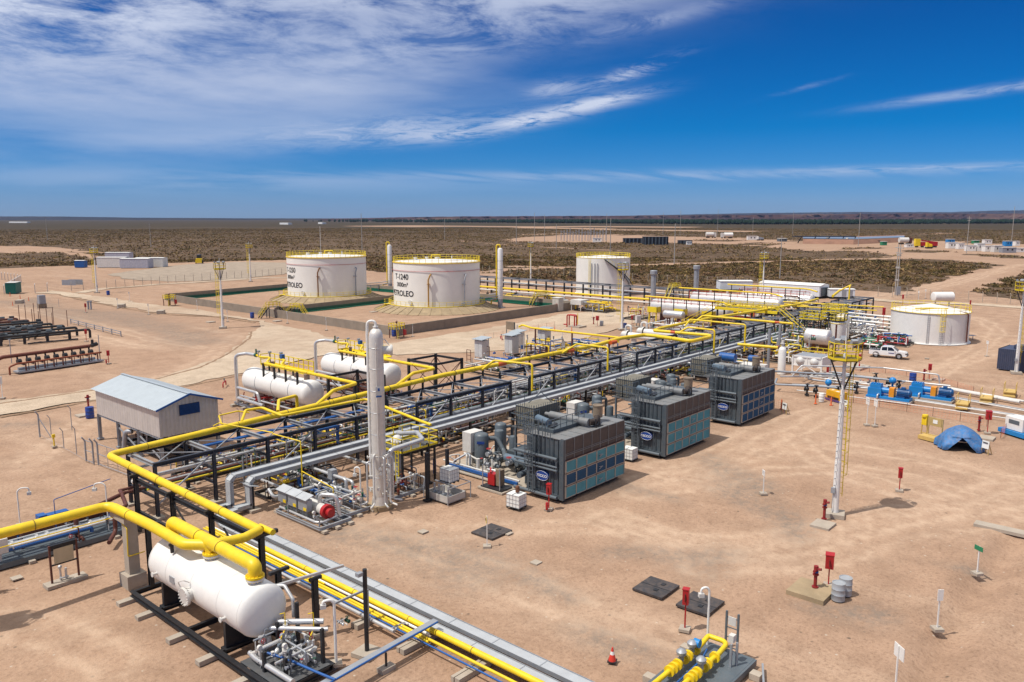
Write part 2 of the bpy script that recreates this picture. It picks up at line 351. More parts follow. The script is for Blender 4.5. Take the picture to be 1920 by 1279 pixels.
def vnoise(P_, s_, seed=0):
    q = P_/s_; i = np.floor(q).astype(int); f = q-i; f = f*f*(3-2*f)
    def h(a, b): return (np.sin(a*127.1+b*311.7+seed*17.3)*43758.5453) % 1
    return (h(i[:, 0], i[:, 1])*(1-f[:, 0])+h(i[:, 0]+1, i[:, 1])*f[:, 0])*(1-f[:, 1])+(h(i[:, 0], i[:, 1]+1)*(1-f[:, 0])+h(i[:, 0]+1, i[:, 1]+1)*f[:, 0])*f[:, 1]
def bare(P_):
    """1 where the ground has been cleared, 0 in the scrub"""
    j = np.stack([vnoise(P_, 9, 1)-.5, vnoise(P_, 9, 2)-.5], 1)*7+np.stack([vnoise(P_, 3, 3)-.5, vnoise(P_, 3, 4)-.5], 1)*2.5
    Q = P_+j; r = inside(Q, SITE)
    for c in CLR: r |= inside(Q, c)
    for c in ISL: r &= ~inside(Q, c)
    r = r.astype(float)
    for l, w_ in TRK: r = np.maximum(r, np.clip((w_+1-dist(Q, l))/1., 0, 1))
    return r
B_ = bare(P2)
zg = (vnoise(P2, 6, 5)-.5)*.10+(vnoise(P2, 2.2, 6)-.5)*.04
zg -= .08
far_ = np.hypot(P2[:, 0], P2[:, 1]) > 700
zg = np.where(far_, -.08, zg*1.0)
ditch = gpoly([(1905, 1010), (1830, 1110), (1770, 1200), (1730, 1290), (1690, 1400)])
dd_ = dist(P2, ditch); zg += -.42*np.exp(-(dd_/.9)**2)+.10*np.exp(-((dd_-1.6)/.6)**2)
me = bpy.data.meshes.new('ground'); me.vertices.add(nx*ny); me.vertices.foreach_set('co', np.stack([P2[:, 0], P2[:, 1], zg], 1).ravel())
ii = (np.arange(ny-1)[:, None]*nx+np.arange(nx-1)).ravel(); qd = np.stack([ii, ii+1, ii+nx+1, ii+nx], 1)
me.loops.add(qd.size); me.polygons.add(len(qd)); me.loops.foreach_set('vertex_index', qd.ravel()); me.polygons.foreach_set('loop_start', np.arange(len(qd))*4); me.polygons.foreach_set('loop_total', np.full(len(qd), 4))
me.polygons.foreach_set('use_smooth', np.ones(len(qd), bool)); me.update()
DARK = [(gpoly(q), w_) for q, w_ in (([(170, 585), (240, 600), (300, 615), (380, 640)], 5), ([(120, 580), (250, 590)], 4), ([(640, 1005), (760, 1030), (850, 1045)], 3.0), ([(1150, 1030), (1330, 1040)], 1.6), ([(1670, 1150), (1720, 1140)], .9), ([(1740, 1060), (1790, 1055)], 1.0), ([(950, 1060), (1060, 1100)], 1.2), ([(1560, 1150), (1700, 1140)], 1.2), ([(1110, 905), (1230, 930)], 1.5), ([(1230, 1230), (1130, 1200)], 1.4), ([(0, 565), (60, 575)], 4), ([(360, 500), (560, 498), (640, 500)], 7), ([(0, 800), (120, 790)], 1.2), ([(820, 650), (1000, 640)], 2), ([(60, 560), (110, 590), (190, 600)], 4), ([(1330, 860), (1500, 1000)], 1.5))]
dk = np.zeros(len(P2))
for l, w_ in DARK: dk = np.maximum(dk, np.exp(-(dist(P2+(np.stack([vnoise(P2, 5, 8), vnoise(P2, 5, 9)], 1)-.5)*4, l)/w_)**2))
TYRE = [[(1130, 965), (1230, 1005), (1340, 1022), (1460, 1010), (1560, 985), (1700, 960), (1900, 900)], [(1120, 975), (1240, 1020), (1350, 1038), (1470, 1026), (1600, 995), (1760, 960), (1920, 930)], [(1210, 900), (1300, 890), (1420, 850), (1520, 830), (1700, 850), (1920, 900)], [(1180, 925), (1300, 915), (1440, 880), (1560, 870), (1700, 890), (1900, 950)], [(1240, 870), (1340, 850), (1440, 800), (1530, 770)], [(1260, 890), (1380, 855), (1500, 800), (1560, 775)], [(1490, 815), (1560, 880), (1700, 930), (1920, 960)], [(1300, 1060), (1500, 1050), (1700, 1010), (1900, 960)], [(700, 985), (850, 1000), (1000, 985), (1150, 990)], [(740, 1010), (900, 1060), (1100, 1150), (1300, 1200)],
        [(1750, 700), (1840, 650), (1880, 620), (1840, 600), (1790, 590)], [(1700, 690), (1820, 680), (1920, 640)], [(1800, 620), (1860, 640), (1920, 660)], [(1610, 560), (1720, 540), (1830, 515), (1920, 495)], [(1640, 562), (1760, 540), (1880, 508)], [(30, 575), (150, 600), (300, 640), (380, 650)], [(0, 590), (120, 620), (260, 650)], [(200, 730), (330, 700), (410, 660), (440, 630)], [(60, 860), (140, 800), (180, 770)], [(0, 1150), (120, 1170), (220, 1240)], [(480, 640), (620, 660), (760, 652), (900, 640), (1060, 620)], [(520, 650), (700, 668), (860, 652), (1000, 630)], [(1000, 600), (1120, 588), (1210, 590)], [(960, 650), (1080, 622), (1180, 600), (1220, 590)]]
trk = np.zeros(len(P2)); jj = np.stack([vnoise(P2, 6, 51)-.5, vnoise(P2, 6, 52)-.5], 1)*1.6
for q in TYRE:
    l = gpoly(q); l = np.array([l[0]]+[a+(c-a)*t_ for a, c in zip(l[:-1], l[1:]) for t_ in (.25, .5, .75, 1)]); l[1:-1] = (l[:-2]+l[1:-1]*2+l[2:])/4; l[1:-1] = (l[:-2]+l[1:-1]*2+l[2:])/4
    dd = dist(P2+jj, l); trk = np.maximum(trk, np.maximum(np.exp(-((dd-1.0)/.5)**2), .40*np.exp(-((dd)/2.6)**2)))
for nm, val in (('bare', B_), ('gravel', dk), ('track', trk)):
    at = me.attributes.new(nm, 'FLOAT', 'POINT'); at.data.foreach_set('value', val.astype(np.float32))
gm_ = bpy.data.materials.new('dirt_and_scrub_soil'); gm_.use_nodes = True; t = gm_.node_tree; b = t.nodes['Principled BSDF']; b.inputs['Roughness'].default_value = .95; b.inputs['Specular IOR Level'].default_value = .15
geo = nn(t, 'ShaderNodeNewGeometry'); pos = geo.outputs['Position']
def gn(scale, det=6, rough=.6, sx=1, sy=1, rz=0, dist_=0, src=None, tr=None):
    tr = tr or t; m = nn(tr, 'ShaderNodeMapping'); tr.links.new(src or pos, m.inputs[0]); m.inputs[3].default_value = (sx, sy, 1); m.inputs[2].default_value = (0, 0, rz)
    n = nn(tr, 'ShaderNodeTexNoise'); tr.links.new(m.outputs[0], n.inputs[0]); n.inputs['Scale'].default_value = scale; n.inputs['Detail'].default_value = det; n.inputs['Roughness'].default_value = rough; n.inputs['Distortion'].default_value = dist_
    return n.outputs[0]
def mr(x, a, b_, c=0, d=1, tr=None):
    tr = tr or t; n = nn(tr, 'ShaderNodeMapRange'); tr.links.new(x, n.inputs[0])
    for k, q in ((1, a), (2, b_), (3, c), (4, d)): n.inputs[k].default_value = q
    return n.outputs[0]
def dirt(t_, geo_pos, c0, c1, c2):
    """pinkish dirt: broad patches, streaks left by wheels, grit"""
    A_ = gn(.045, 8, .62, dist_=.4, src=geo_pos, tr=t_); B2 = gn(.35, 8, .7, src=geo_pos, tr=t_); C_ = gn(5., 4, .7, src=geo_pos, tr=t_)
    D_ = gn(.12, 6, .65, 1, .16, R(28), .8, src=geo_pos, tr=t_); E_ = gn(.16, 6, .65, .15, 1, R(10), .8, src=geo_pos, tr=t_)
    c = mixc(t_, mr(A_, .36, .66, tr=t_), c0, c1)
    c = mixc(t_, mr(D_, .50, .70, 0, .55, tr=t_), c, c2); c = mixc(t_, mr(E_, .54, .72, 0, .40, tr=t_), c, c0)
    c = mixc(t_, mr(B2, .44, .62, 0, .60, tr=t_), c, tuple(q*.74 for q in c0))
    c = mixc(t_, mr(B2, .28, .40, .3, 0, tr=t_), c, tuple(min(1, q*1.12) for q in c2))
    F_ = gn(14., 3, .8, src=geo_pos, tr=t_); c = mixc(t_, mr(C_, .50, .68, 0, .58, tr=t_), c, (.19, .12, .078)); c = mixc(t_, mr(C_, .22, .42, .35, 0, tr=t_), c, (.64, .48, .34))
    c = mixc(t_, mr(F_, .55, .75, 0, .45, tr=t_), c, (.17, .11, .075)); c = mixc(t_, mr(gn(.018, 7, .6, dist_=.8, src=geo_pos, tr=t_), .50, .66, 0, .5, tr=t_), c, (.315, .20, .135))
    return c, B2, C_
dc, nb, ncn = dirt(t, pos, (.375, .238, .158), (.435, .288, .198), (.51, .365, .26))
# small stones scattered over the dirt
vo = nn(t, 'ShaderNodeTexVoronoi'); t.links.new(pos, vo.inputs[0]); vo.inputs['Scale'].default_value = 1.1; vo.inputs['Randomness'].default_value = 1
st = mr(vo.outputs[0], .05, .09, .8, 0); dc = mixc(t, st, dc, (.50, .43, .35))
vo2 = nn(t, 'ShaderNodeTexVoronoi'); t.links.new(pos, vo2.inputs[0]); vo2.inputs['Scale'].default_value = .55
dc = mixc(t, mr(vo2.outputs[0], .03, .07, .8, 0), dc, (.10, .08, .06))
def at_(n_): a = nn(t, 'ShaderNodeAttribute'); a.attribute_name = n_; return a.outputs['Fac']
tk = mth(t, 'MULTIPLY', at_('track'), mr(gn(.8, 6, .7), .30, .60), clamp=True); dc = mixc(t, mth(t, 'MULTIPLY', tk, .70), dc, (.58, .42, .30))
gk = mth(t, 'MULTIPLY', at_('gravel'), mr(gn(1.6, 8, .75), .34, .62), clamp=True)
dc = mixc(t, mth(t, 'MULTIPLY', gk, .8), dc, (.20, .165, .135))
# scrub soil: grey brown with tufts
s1 = gn(.010, 8, .65); s2 = gn(.09, 8, .7); s3 = gn(.7, 6, .75)
sc_ = mixc(t, mr(s1, .40, .62), (.14, .088, .055), (.20, .13, .085)); sc_ = mixc(t, mr(s2, .42, .62), sc_, (.082, .055, .030)); sc_ = mixc(t, mr(s3, .48, .60), sc_, (.050, .035, .018))
sc_ = mixc(t, mr(gn(.45, 6, .8), .60, .70), sc_, (.20, .16, .06))
sc_ = mixc(t, mr(gn(.0035, 5, .6, 1, .25, R(41)), .58, .64, 0, .55), sc_, (.25, .16, .10))
fr_ = nn(t, 'ShaderNodeVectorMath', operation='LENGTH'); t.links.new(pos, fr_.inputs[0]); farf = mr(fr_.outputs['Value'], 900, 2200)
sc_ = mixc(t, mth(t, 'MULTIPLY', farf, .75), sc_, (.045, .033, .018)); sc_ = mixc(t, mth(t, 'MULTIPLY', farf, mr(gn(.012, 8, .75, 1, 1), .46, .56)), sc_, (.042, .033, .016)); sc_ = mixc(t, mth(t, 'MULTIPLY', farf, mr(gn(.004, 8, .75, 1, 1, 0, .3), .50, .60)), sc_, (.055, .041, .018))
bb = mr(mth(t, 'ADD', at_('bare'), mth(t, 'MULTIPLY', mth(t, 'SUBTRACT', gn(.5, 5, .7), .5), .9)), .38, .62)
t.links.new(mixc(t, bb, sc_, dc), b.inputs['Base Color'])
bn = nn(t, 'ShaderNodeBump'); bn.inputs['Strength'].default_value = .8; bn.inputs['Distance'].default_value = .14
t.links.new(mth(t, 'ADD', mth(t, 'MULTIPLY', nb, .7), mth(t, 'MULTIPLY', ncn, .45)), bn.inputs['Height']); t.links.new(bn.outputs[0], b.inputs['Normal'])
me.materials.append(gm_); go = bpy.data.objects.new('ground', me); S.collection.objects.link(go); struct(go)
# roads of paler gravel, sheets just over the dirt
rm = bpy.data.materials.new('pale_gravel_road'); rm.use_nodes = True; t2 = rm.node_tree; b2 = t2.nodes['Principled BSDF']; b2.inputs['Roughness'].default_value = .95; b2.inputs['Specular IOR Level'].default_value = .15
g2 = nn(t2, 'ShaderNodeNewGeometry'); dc2, nb2, nc2 = dirt(t2, g2.outputs['Position'], (.50, .39, .285), (.56, .45, .335), (.62, .52, .40))
t2.links.new(dc2, b2.inputs['Base Color']); bn2 = nn(t2, 'ShaderNodeBump'); bn2.inputs['Strength'].default_value = .5; bn2.inputs['Distance'].default_value = .06; t2.links.new(mth(t2, 'ADD', nb2, nc2), bn2.inputs['Height']); t2.links.new(bn2.outputs[0], b2.inputs['Normal'])
def rough_sheet(name, poly, z, m, step=.9, amp=1.3):
    """flat sheet with a ragged edge"""
    pts = []
    for i in range(len(poly)):
        a, c = poly[i], poly[(i+1) % len(poly)]; L_ = math.hypot(*(c-a)); k = max(1, int(L_/step))
        for j in range(k): pts.append(a+(c-a)*j/k)
    pts = np.array(pts); pts = pts+(np.stack([vnoise(pts, 2.1, 21), vnoise(pts, 2.1, 22)], 1)-.5)*amp+(np.stack([vnoise(pts, 9, 23), vnoise(pts, 9, 24)], 1)-.5)*amp*1.6
    o = MB().add([(p[0], p[1], z) for p in pts], [tuple(range(len(pts)))]).obj(name, m); return struct(o)
def ribbon(line, w_):
    L_, R_ = [], []
    for i, p in enumerate(line):
        a = line[max(0, i-1)]; c = line[min(len(line)-1, i+1)]; d = (c-a)/np.linalg.norm(c-a); n_ = np.array([-d[1], d[0]])*w_/2; L_.append(p+n_); R_.append(p-n_)
    return np.array(L_+R_[::-1])
rough_sheet('gravel_road', gpoly([(472, 622), (490, 612), (480, 603), (410, 593), (295, 587), (175, 565), (112, 552), (60, 550), (100, 545), (190, 556), (280, 570), (375, 581), (480, 601), (540, 612), (600, 627), (680, 645), (745, 643), (860, 624), (1000, 601), (1045, 590), (1110, 585), (1200, 586), (1240, 592), (1150, 618), (1080, 640), (1000, 655), (900, 660), (840, 662), (760, 665), (640, 660), (475, 697), (350, 722), (260, 735), (160, 752), (0, 779), (-200, 815), (-200, 775), (0, 753), (175, 730), (287, 710), (375, 687), (425, 662), (455, 642)]), .02, rm)
rough_sheet('perimeter_road', ribbon(gpoly([(150, 549), (195, 541), (300, 533), (420, 526), (500, 521), (560, 519)]), 3.6), .025, rm, 3)
rough_sheet('perimeter_road', ribbon(gpoly([(905, 522), (1000, 533), (1100, 541), (1200, 543), (1300, 549), (1400, 552), (1500, 555), (1602, 558), (1695, 566), (1820, 570), (1920, 577), (2100, 590)]), 5.0), .025, rm, 3)
lot = rough_sheet('gravel_lot', gpoly([(330, 497), (440, 491), (560, 493), (560, 510), (450, 524), (330, 528), (250, 525), (200, 515)]), .022, mat('grey_gravel', (.36, .29, .225), .95, var=.2, scale=.3, bump=.4, bscale=3, spec=.1), 4, 2.5)
# windrows the grader left along the roads
def berm(name, line, w_=.7, h=.22):
    L_ = [line[0]]
    for a, c in zip(line[:-1], line[1:]):
        k = max(1, int(np.linalg.norm(c-a)/.8)); L_ += [a+(c-a)*j/k for j in range(1, k+1)]
    L_ = np.array(L_); mb = MB(); vs = []
    for i, p in enumerate(L_):
        d = L_[min(i+1, len(L_)-1)]-L_[max(i-1, 0)]; d /= np.linalg.norm(d); n_ = np.array([-d[1], d[0]]); p = p+n_*(random.random()-.5)*.25; hh = h*random.uniform(.5, 1.15)
        for o_, z in ((-.5, -.03), (-.2, hh*.8), (.12, hh), (.5, -.03)): vs.append((*(p+n_*o_*w_*random.uniform(.8, 1.2)), z))
    mb.add(vs, [(i*4+k, i*4+k+1, i*4+k+5, i*4+k+4) for i in range(len(L_)-1) for k in range(3)], True); return struct(mb.obj(name, mat('windrow_dirt', (.30, .20, .13), .95, var=.25, scale=1.5, spec=.1)))
berm('gravel_berm', gpoly([(472, 622), (468, 634), (455, 645), (427, 664), (376, 689), (290, 712), (176, 732), (0, 757), (-100, 774)]), .6, .10)
berm('gravel_berm', gpoly([(476, 698), (352, 724), (262, 738), (178, 751), (0, 782)]), .4, .07)
berm('gravel_berm', gpoly([(112, 553), (175, 567), (295, 589), (410, 594), (478, 605)]), .6, .08)
# ---------------------------------------------------------------- hills and river trees far away
def ridge(name, pts, depth, m, seed, jag=1.):
    """pts = (photo x, height m) at a distance; a worn plateau edge with real depth"""
    mb = MB(); r_ = random.Random(seed); vs = []; D = depth; xs = np.linspace(pts[0][0], pts[-1][0], 260)
    hs_ = np.interp(xs, [p[0] for p in pts], [p[1] for p in pts]); nz_ = vnoise(np.stack([xs/9, xs*0+seed], 1), 1, seed)-.5; nz2 = vnoise(np.stack([xs/2.3, xs*0+seed], 1), 1, seed+3)-.5
    for i, x in enumerate(xs):
        h = max(0.5, hs_[i]*(1+.10*nz_[i]*jag)); a = (x-960)/F*math.cos(PIT); u = Vector((math.cos(YAW)+a*math.sin(YAW), math.sin(YAW)-a*math.cos(YAW), 0))
        for k, (dd, hh) in enumerate(((0, 0), (.012+.02*nz2[i]*jag, .35), (.03+.03*nz_[i]*jag, .52), (.045+.03*nz2[i]*jag, .9), (.08, 1), (.5, 1.03), (.6, 0))): p = u*D*(1+dd); vs.append((p.x, p.y, h*hh-.5))
    n = len(xs); mb.add(vs, [(i*7+k, (i+1)*7+k, (i+1)*7+k+1, i*7+k+1) for i in range(n-1) for k in range(6)], False)
    return struct(mb.obj(name, m))
def hillmat(name, a_, b_, c_):
    m = bpy.data.materials.new(name); m.use_nodes = True; q = m.node_tree; bs = q.nodes['Principled BSDF']; bs.inputs['Roughness'].default_value = 1; bs.inputs['Specular IOR Level'].default_value = 0
    g_ = nn(q, 'ShaderNodeNewGeometry'); n1_ = gn(.006, 8, .7, 1, 1, 0, .5, src=g_.outputs['Position'], tr=q); n2_ = gn(.0012, 6, .6, src=g_.outputs['Position'], tr=q)
    c = mixc(q, mr(n1_, .42, .6, tr=q), a_, b_); q.links.new(mixc(q, mr(n2_, .52, .66, 0, .8, tr=q), c, c_), bs.inputs['Base Color']); return m
HM = hillmat('red_badland', (.036, .024, .027), (.085, .046, .040), (.15, .095, .075)); HB = hillmat('dark_far_hill', (.028, .030, .036), (.042, .040, .042), (.06, .05, .045))
ridge('hills', [(600, 10), (720, 26), (820, 34), (960, 38), (1100, 40), (1260, 44), (1400, 50), (1560, 56), (1700, 62), (1850, 60), (2000, 66), (2600, 60)], 6500, HM, 5)
ridge('hills', [(1000, 30), (1200, 70), (1420, 112), (1600, 130), (1780, 128), (1850, 150), (1960, 170), (2500, 200)], 13500, HB, 9, .4)
ridge('hills', [(-700, 20), (-200, 34), (0, 42), (120, 40), (260, 26), (380, 22), (520, 14), (700, 8), (900, 10), (1100, 12)], 9000, HB, 12, .5)
def treeline():
    r_ = np.random.default_rng(4); n = 5200; x = r_.uniform(560, 2150, n); wgt = np.clip((x-600)/500, .06, 1); keep = r_.random(n) < wgt; x = x[keep]; n = len(x)
    D = 3300+r_.uniform(-250, 500, n)+400*np.sin(x/300)+np.clip(1400-x, 0, 800)*1.1; a = (x-960)/F*math.cos(PIT); c = np.stack([(math.cos(YAW)+a*math.sin(YAW))*D, (math.sin(YAW)-a*math.cos(YAW))*D], 1)
    V_, F_ = [], []; k = 0
    for i in range(n):
        h = r_.uniform(9, 19); w_ = h*r_.uniform(.3, .55); ang = r_.uniform(0, 6); q = []
        for j in range(5): q.append((c[i, 0]+w_*math.cos(ang+j*1.257), c[i, 1]+w_*math.sin(ang+j*1.257), h*r_.uniform(.2, .45)))
        for j in range(5): q.append((c[i, 0]+w_*.7*math.cos(ang+.6+j*1.257), c[i, 1]+w_*.7*math.sin(ang+.6+j*1.257), h*r_.uniform(.55, .8)))
        q += [(c[i, 0], c[i, 1], h), (c[i, 0], c[i, 1], -.5)]; V_ += q
        for j in range(5):
            j2 = (j+1) % 5; F_ += [(k+j, k+j2, k+5+j), (k+j2, k+5+j2, k+5+j), (k+5+j, k+5+j2, k+10), (k+11, k+j2, k+j)]
        k += 12
    tag(MB().add(V_, F_).obj('tree_line', mat('poplar_green', (.018, .036, .022), .9, var=.3, scale=.02, spec=.1)), 'dark belt of distant river trees below the hills', 'trees', kind='stuff')
treeline()
# ---------------------------------------------------------------- scrub
def bush_mesh(n, rad, seed, flat=.62):
    """leaf clumps spread through a low dome"""
    r_ = np.random.default_rng(seed); th = r_.uniform(0, 2*np.pi, n); ph = np.arccos(r_.uniform(0, 1, n)); rr = rad*r_.uniform(.45, 1.0, n)*(1+.25*np.sin(th*3+seed))
    c = np.stack([rr*np.sin(ph)*np.cos(th), rr*np.sin(ph)*np.sin(th), rr*np.cos(ph)*flat+.08*rad], 1)
    s_ = rad*r_.uniform(.16, .40, n); a = r_.normal(size=(n, 3)); a /= np.linalg.norm(a, axis=1)[:, None]; b_ = np.cross(a, r_.normal(size=(n, 3))); b_ /= np.linalg.norm(b_, axis=1)[:, None]
    v = np.stack([c-a*s_[:, None], c+b_*s_[:, None]*.6, c+a*s_[:, None]*.9, c-b_*s_[:, None]*.55+a*s_[:, None]*.2], 1).reshape(-1, 3); v[:, 2] = np.maximum(v[:, 2], -.04); return v
lm = bpy.data.materials.new('scrub_leaves'); lm.use_nodes = True; t3 = lm.node_tree; b3 = t3.nodes['Principled BSDF']; b3.inputs['Roughness'].default_value = .85; b3.inputs['Specular IOR Level'].default_value = .15
ca = nn(t3, 'ShaderNodeAttribute'); ca.attribute_name = 'tint'; t3.links.new(ca.outputs['Color'], b3.inputs['Base Color'])
PAL = np.array([(.115, .088, .030), (.085, .074, .028), (.15, .115, .042), (.12, .078, .042), (.19, .14, .068), (.068, .060, .028), (.20, .15, .085), (.11, .065, .040)])*np.array([1.28, 1.13, 1.05])
def scrub_obj(name, cen, rad, kinds, seed):
    r_ = np.random.default_rng(seed); vs, cs = [], []
    ty = r_.integers(0, len(kinds), len(cen)); an = r_.uniform(0, 2*np.pi, len(cen)); wgt = vnoise(cen, 40, 31); pi_ = (r_.random(len(cen))*.75+wgt*.45)*len(PAL)*.8; pi_ = np.clip(pi_.astype(int), 0, len(PAL)-1)
    for k, kv in enumerate(kinds):
        ix = np.where(ty == k)[0]
        if not len(ix): continue
        c, s_ = np.cos(an[ix]), np.sin(an[ix]); R_ = rad[ix]
        x = (kv[None, :, 0]*c[:, None]-kv[None, :, 1]*s_[:, None])*R_[:, None]+cen[ix, 0][:, None]; y = (kv[None, :, 0]*s_[:, None]+kv[None, :, 1]*c[:, None])*R_[:, None]+cen[ix, 1][:, None]; z = kv[None, :, 2]*R_[:, None]*np.ones((len(ix), 1))-.05
        vs.append(np.stack([x, y, z], 2).reshape(-1, 3)); nf = kv.shape[0]//4
        col = PAL[pi_[ix]][:, None, :]*r_.uniform(.6, 1.35, (len(ix), nf, 1))*r_.uniform(.8, 1.2, (len(ix), 1, 1)); cs.append(col.reshape(-1, 3))
    v = np.concatenate(vs); cl = np.concatenate(cs); nf = len(v)//4; m = bpy.data.meshes.new(name); m.vertices.add(len(v)); m.vertices.foreach_set('co', v.ravel()); m.loops.add(nf*4); m.polygons.add(nf)
    m.loops.foreach_set('vertex_index', np.arange(nf*4)); m.polygons.foreach_set('loop_start', np.arange(nf)*4); m.polygons.foreach_set('loop_total', np.full(nf, 4)); m.update()
    a = m.attributes.new('tint', 'FLOAT_COLOR', 'FACE'); a.data.foreach_set('color', np.concatenate([cl, np.ones((nf, 1))], 1).astype(np.float32).ravel()); m.materials.append(lm)
    o = bpy.data.objects.new(name, m); S.collection.objects.link(o); return o
def scatter(n, d0, d1, seed, marg=3):
    r_ = np.random.default_rng(seed); d = np.sqrt(r_.uniform(d0*d0, d1*d1, n)); a = r_.uniform(-.68, .68, n); p = np.stack([d*np.cos(YAW-a), d*np.sin(YAW-a)], 1)
    dens = vnoise(p, 14, 41)*.6+vnoise(p, 50, 42)*.5+vnoise(p, 5, 43)*.3; keep = (bare(p) < .5) & (r_.random(n) < np.clip((dens-.40)*1.7, .04, .85)); p = p[keep]
    return p
near_k = [bush_mesh(20, 1., s_, .50) for s_ in range(6)]; far_k = [bush_mesh(7, 1., 20+s_, .4) for s_ in range(5)]
pn = scatter(64000, 150, 440, 1); rn = np.random.default_rng(3); rad_n = rn.gamma(2.4, .18, len(pn))+.24; rad_n = np.minimum(rad_n, 1.7)
# the bushes that show largest, nearest the fence, are plants of their own
d_ = np.hypot(pn[:, 0], pn[:, 1]); big = np.argsort(-(rad_n/d_))[:150]; msk = np.ones(len(pn), bool); msk[big] = False
tag(scrub_obj('scrub', pn[msk], rad_n[msk], near_k, 5), 'low olive and brown desert scrub spreading beyond the fence', 'shrubs', kind='stuff')
protos = [scrub_obj('desert_shrub', np.array([[0., 0.]]), np.array([1.]), [near_k[k % 6]], 60+k) for k in range(8)]
for i, k in enumerate(big):
    o = protos[i % 8]
    if i >= 8: o = o.copy(); S.collection.objects.link(o)
    o.location = (pn[k, 0], pn[k, 1], 0); o.scale = (rad_n[k],)*3; o.rotation_euler.z = random.uniform(0, 6.28)
    tag(o, 'dusty olive brown desert shrub growing in the scrub beyond the fence', 'shrub', 'larger shrubs beyond the perimeter fence')
pf = scatter(190000, 420, 1700, 2); tag(scrub_obj('distant_scrub', pf, np.minimum(np.random.default_rng(8).gamma(2.6, .30, len(pf))+.4, 2.2), far_k, 9), 'dark speckled scrub covering the far plain', 'shrubs', kind='stuff')
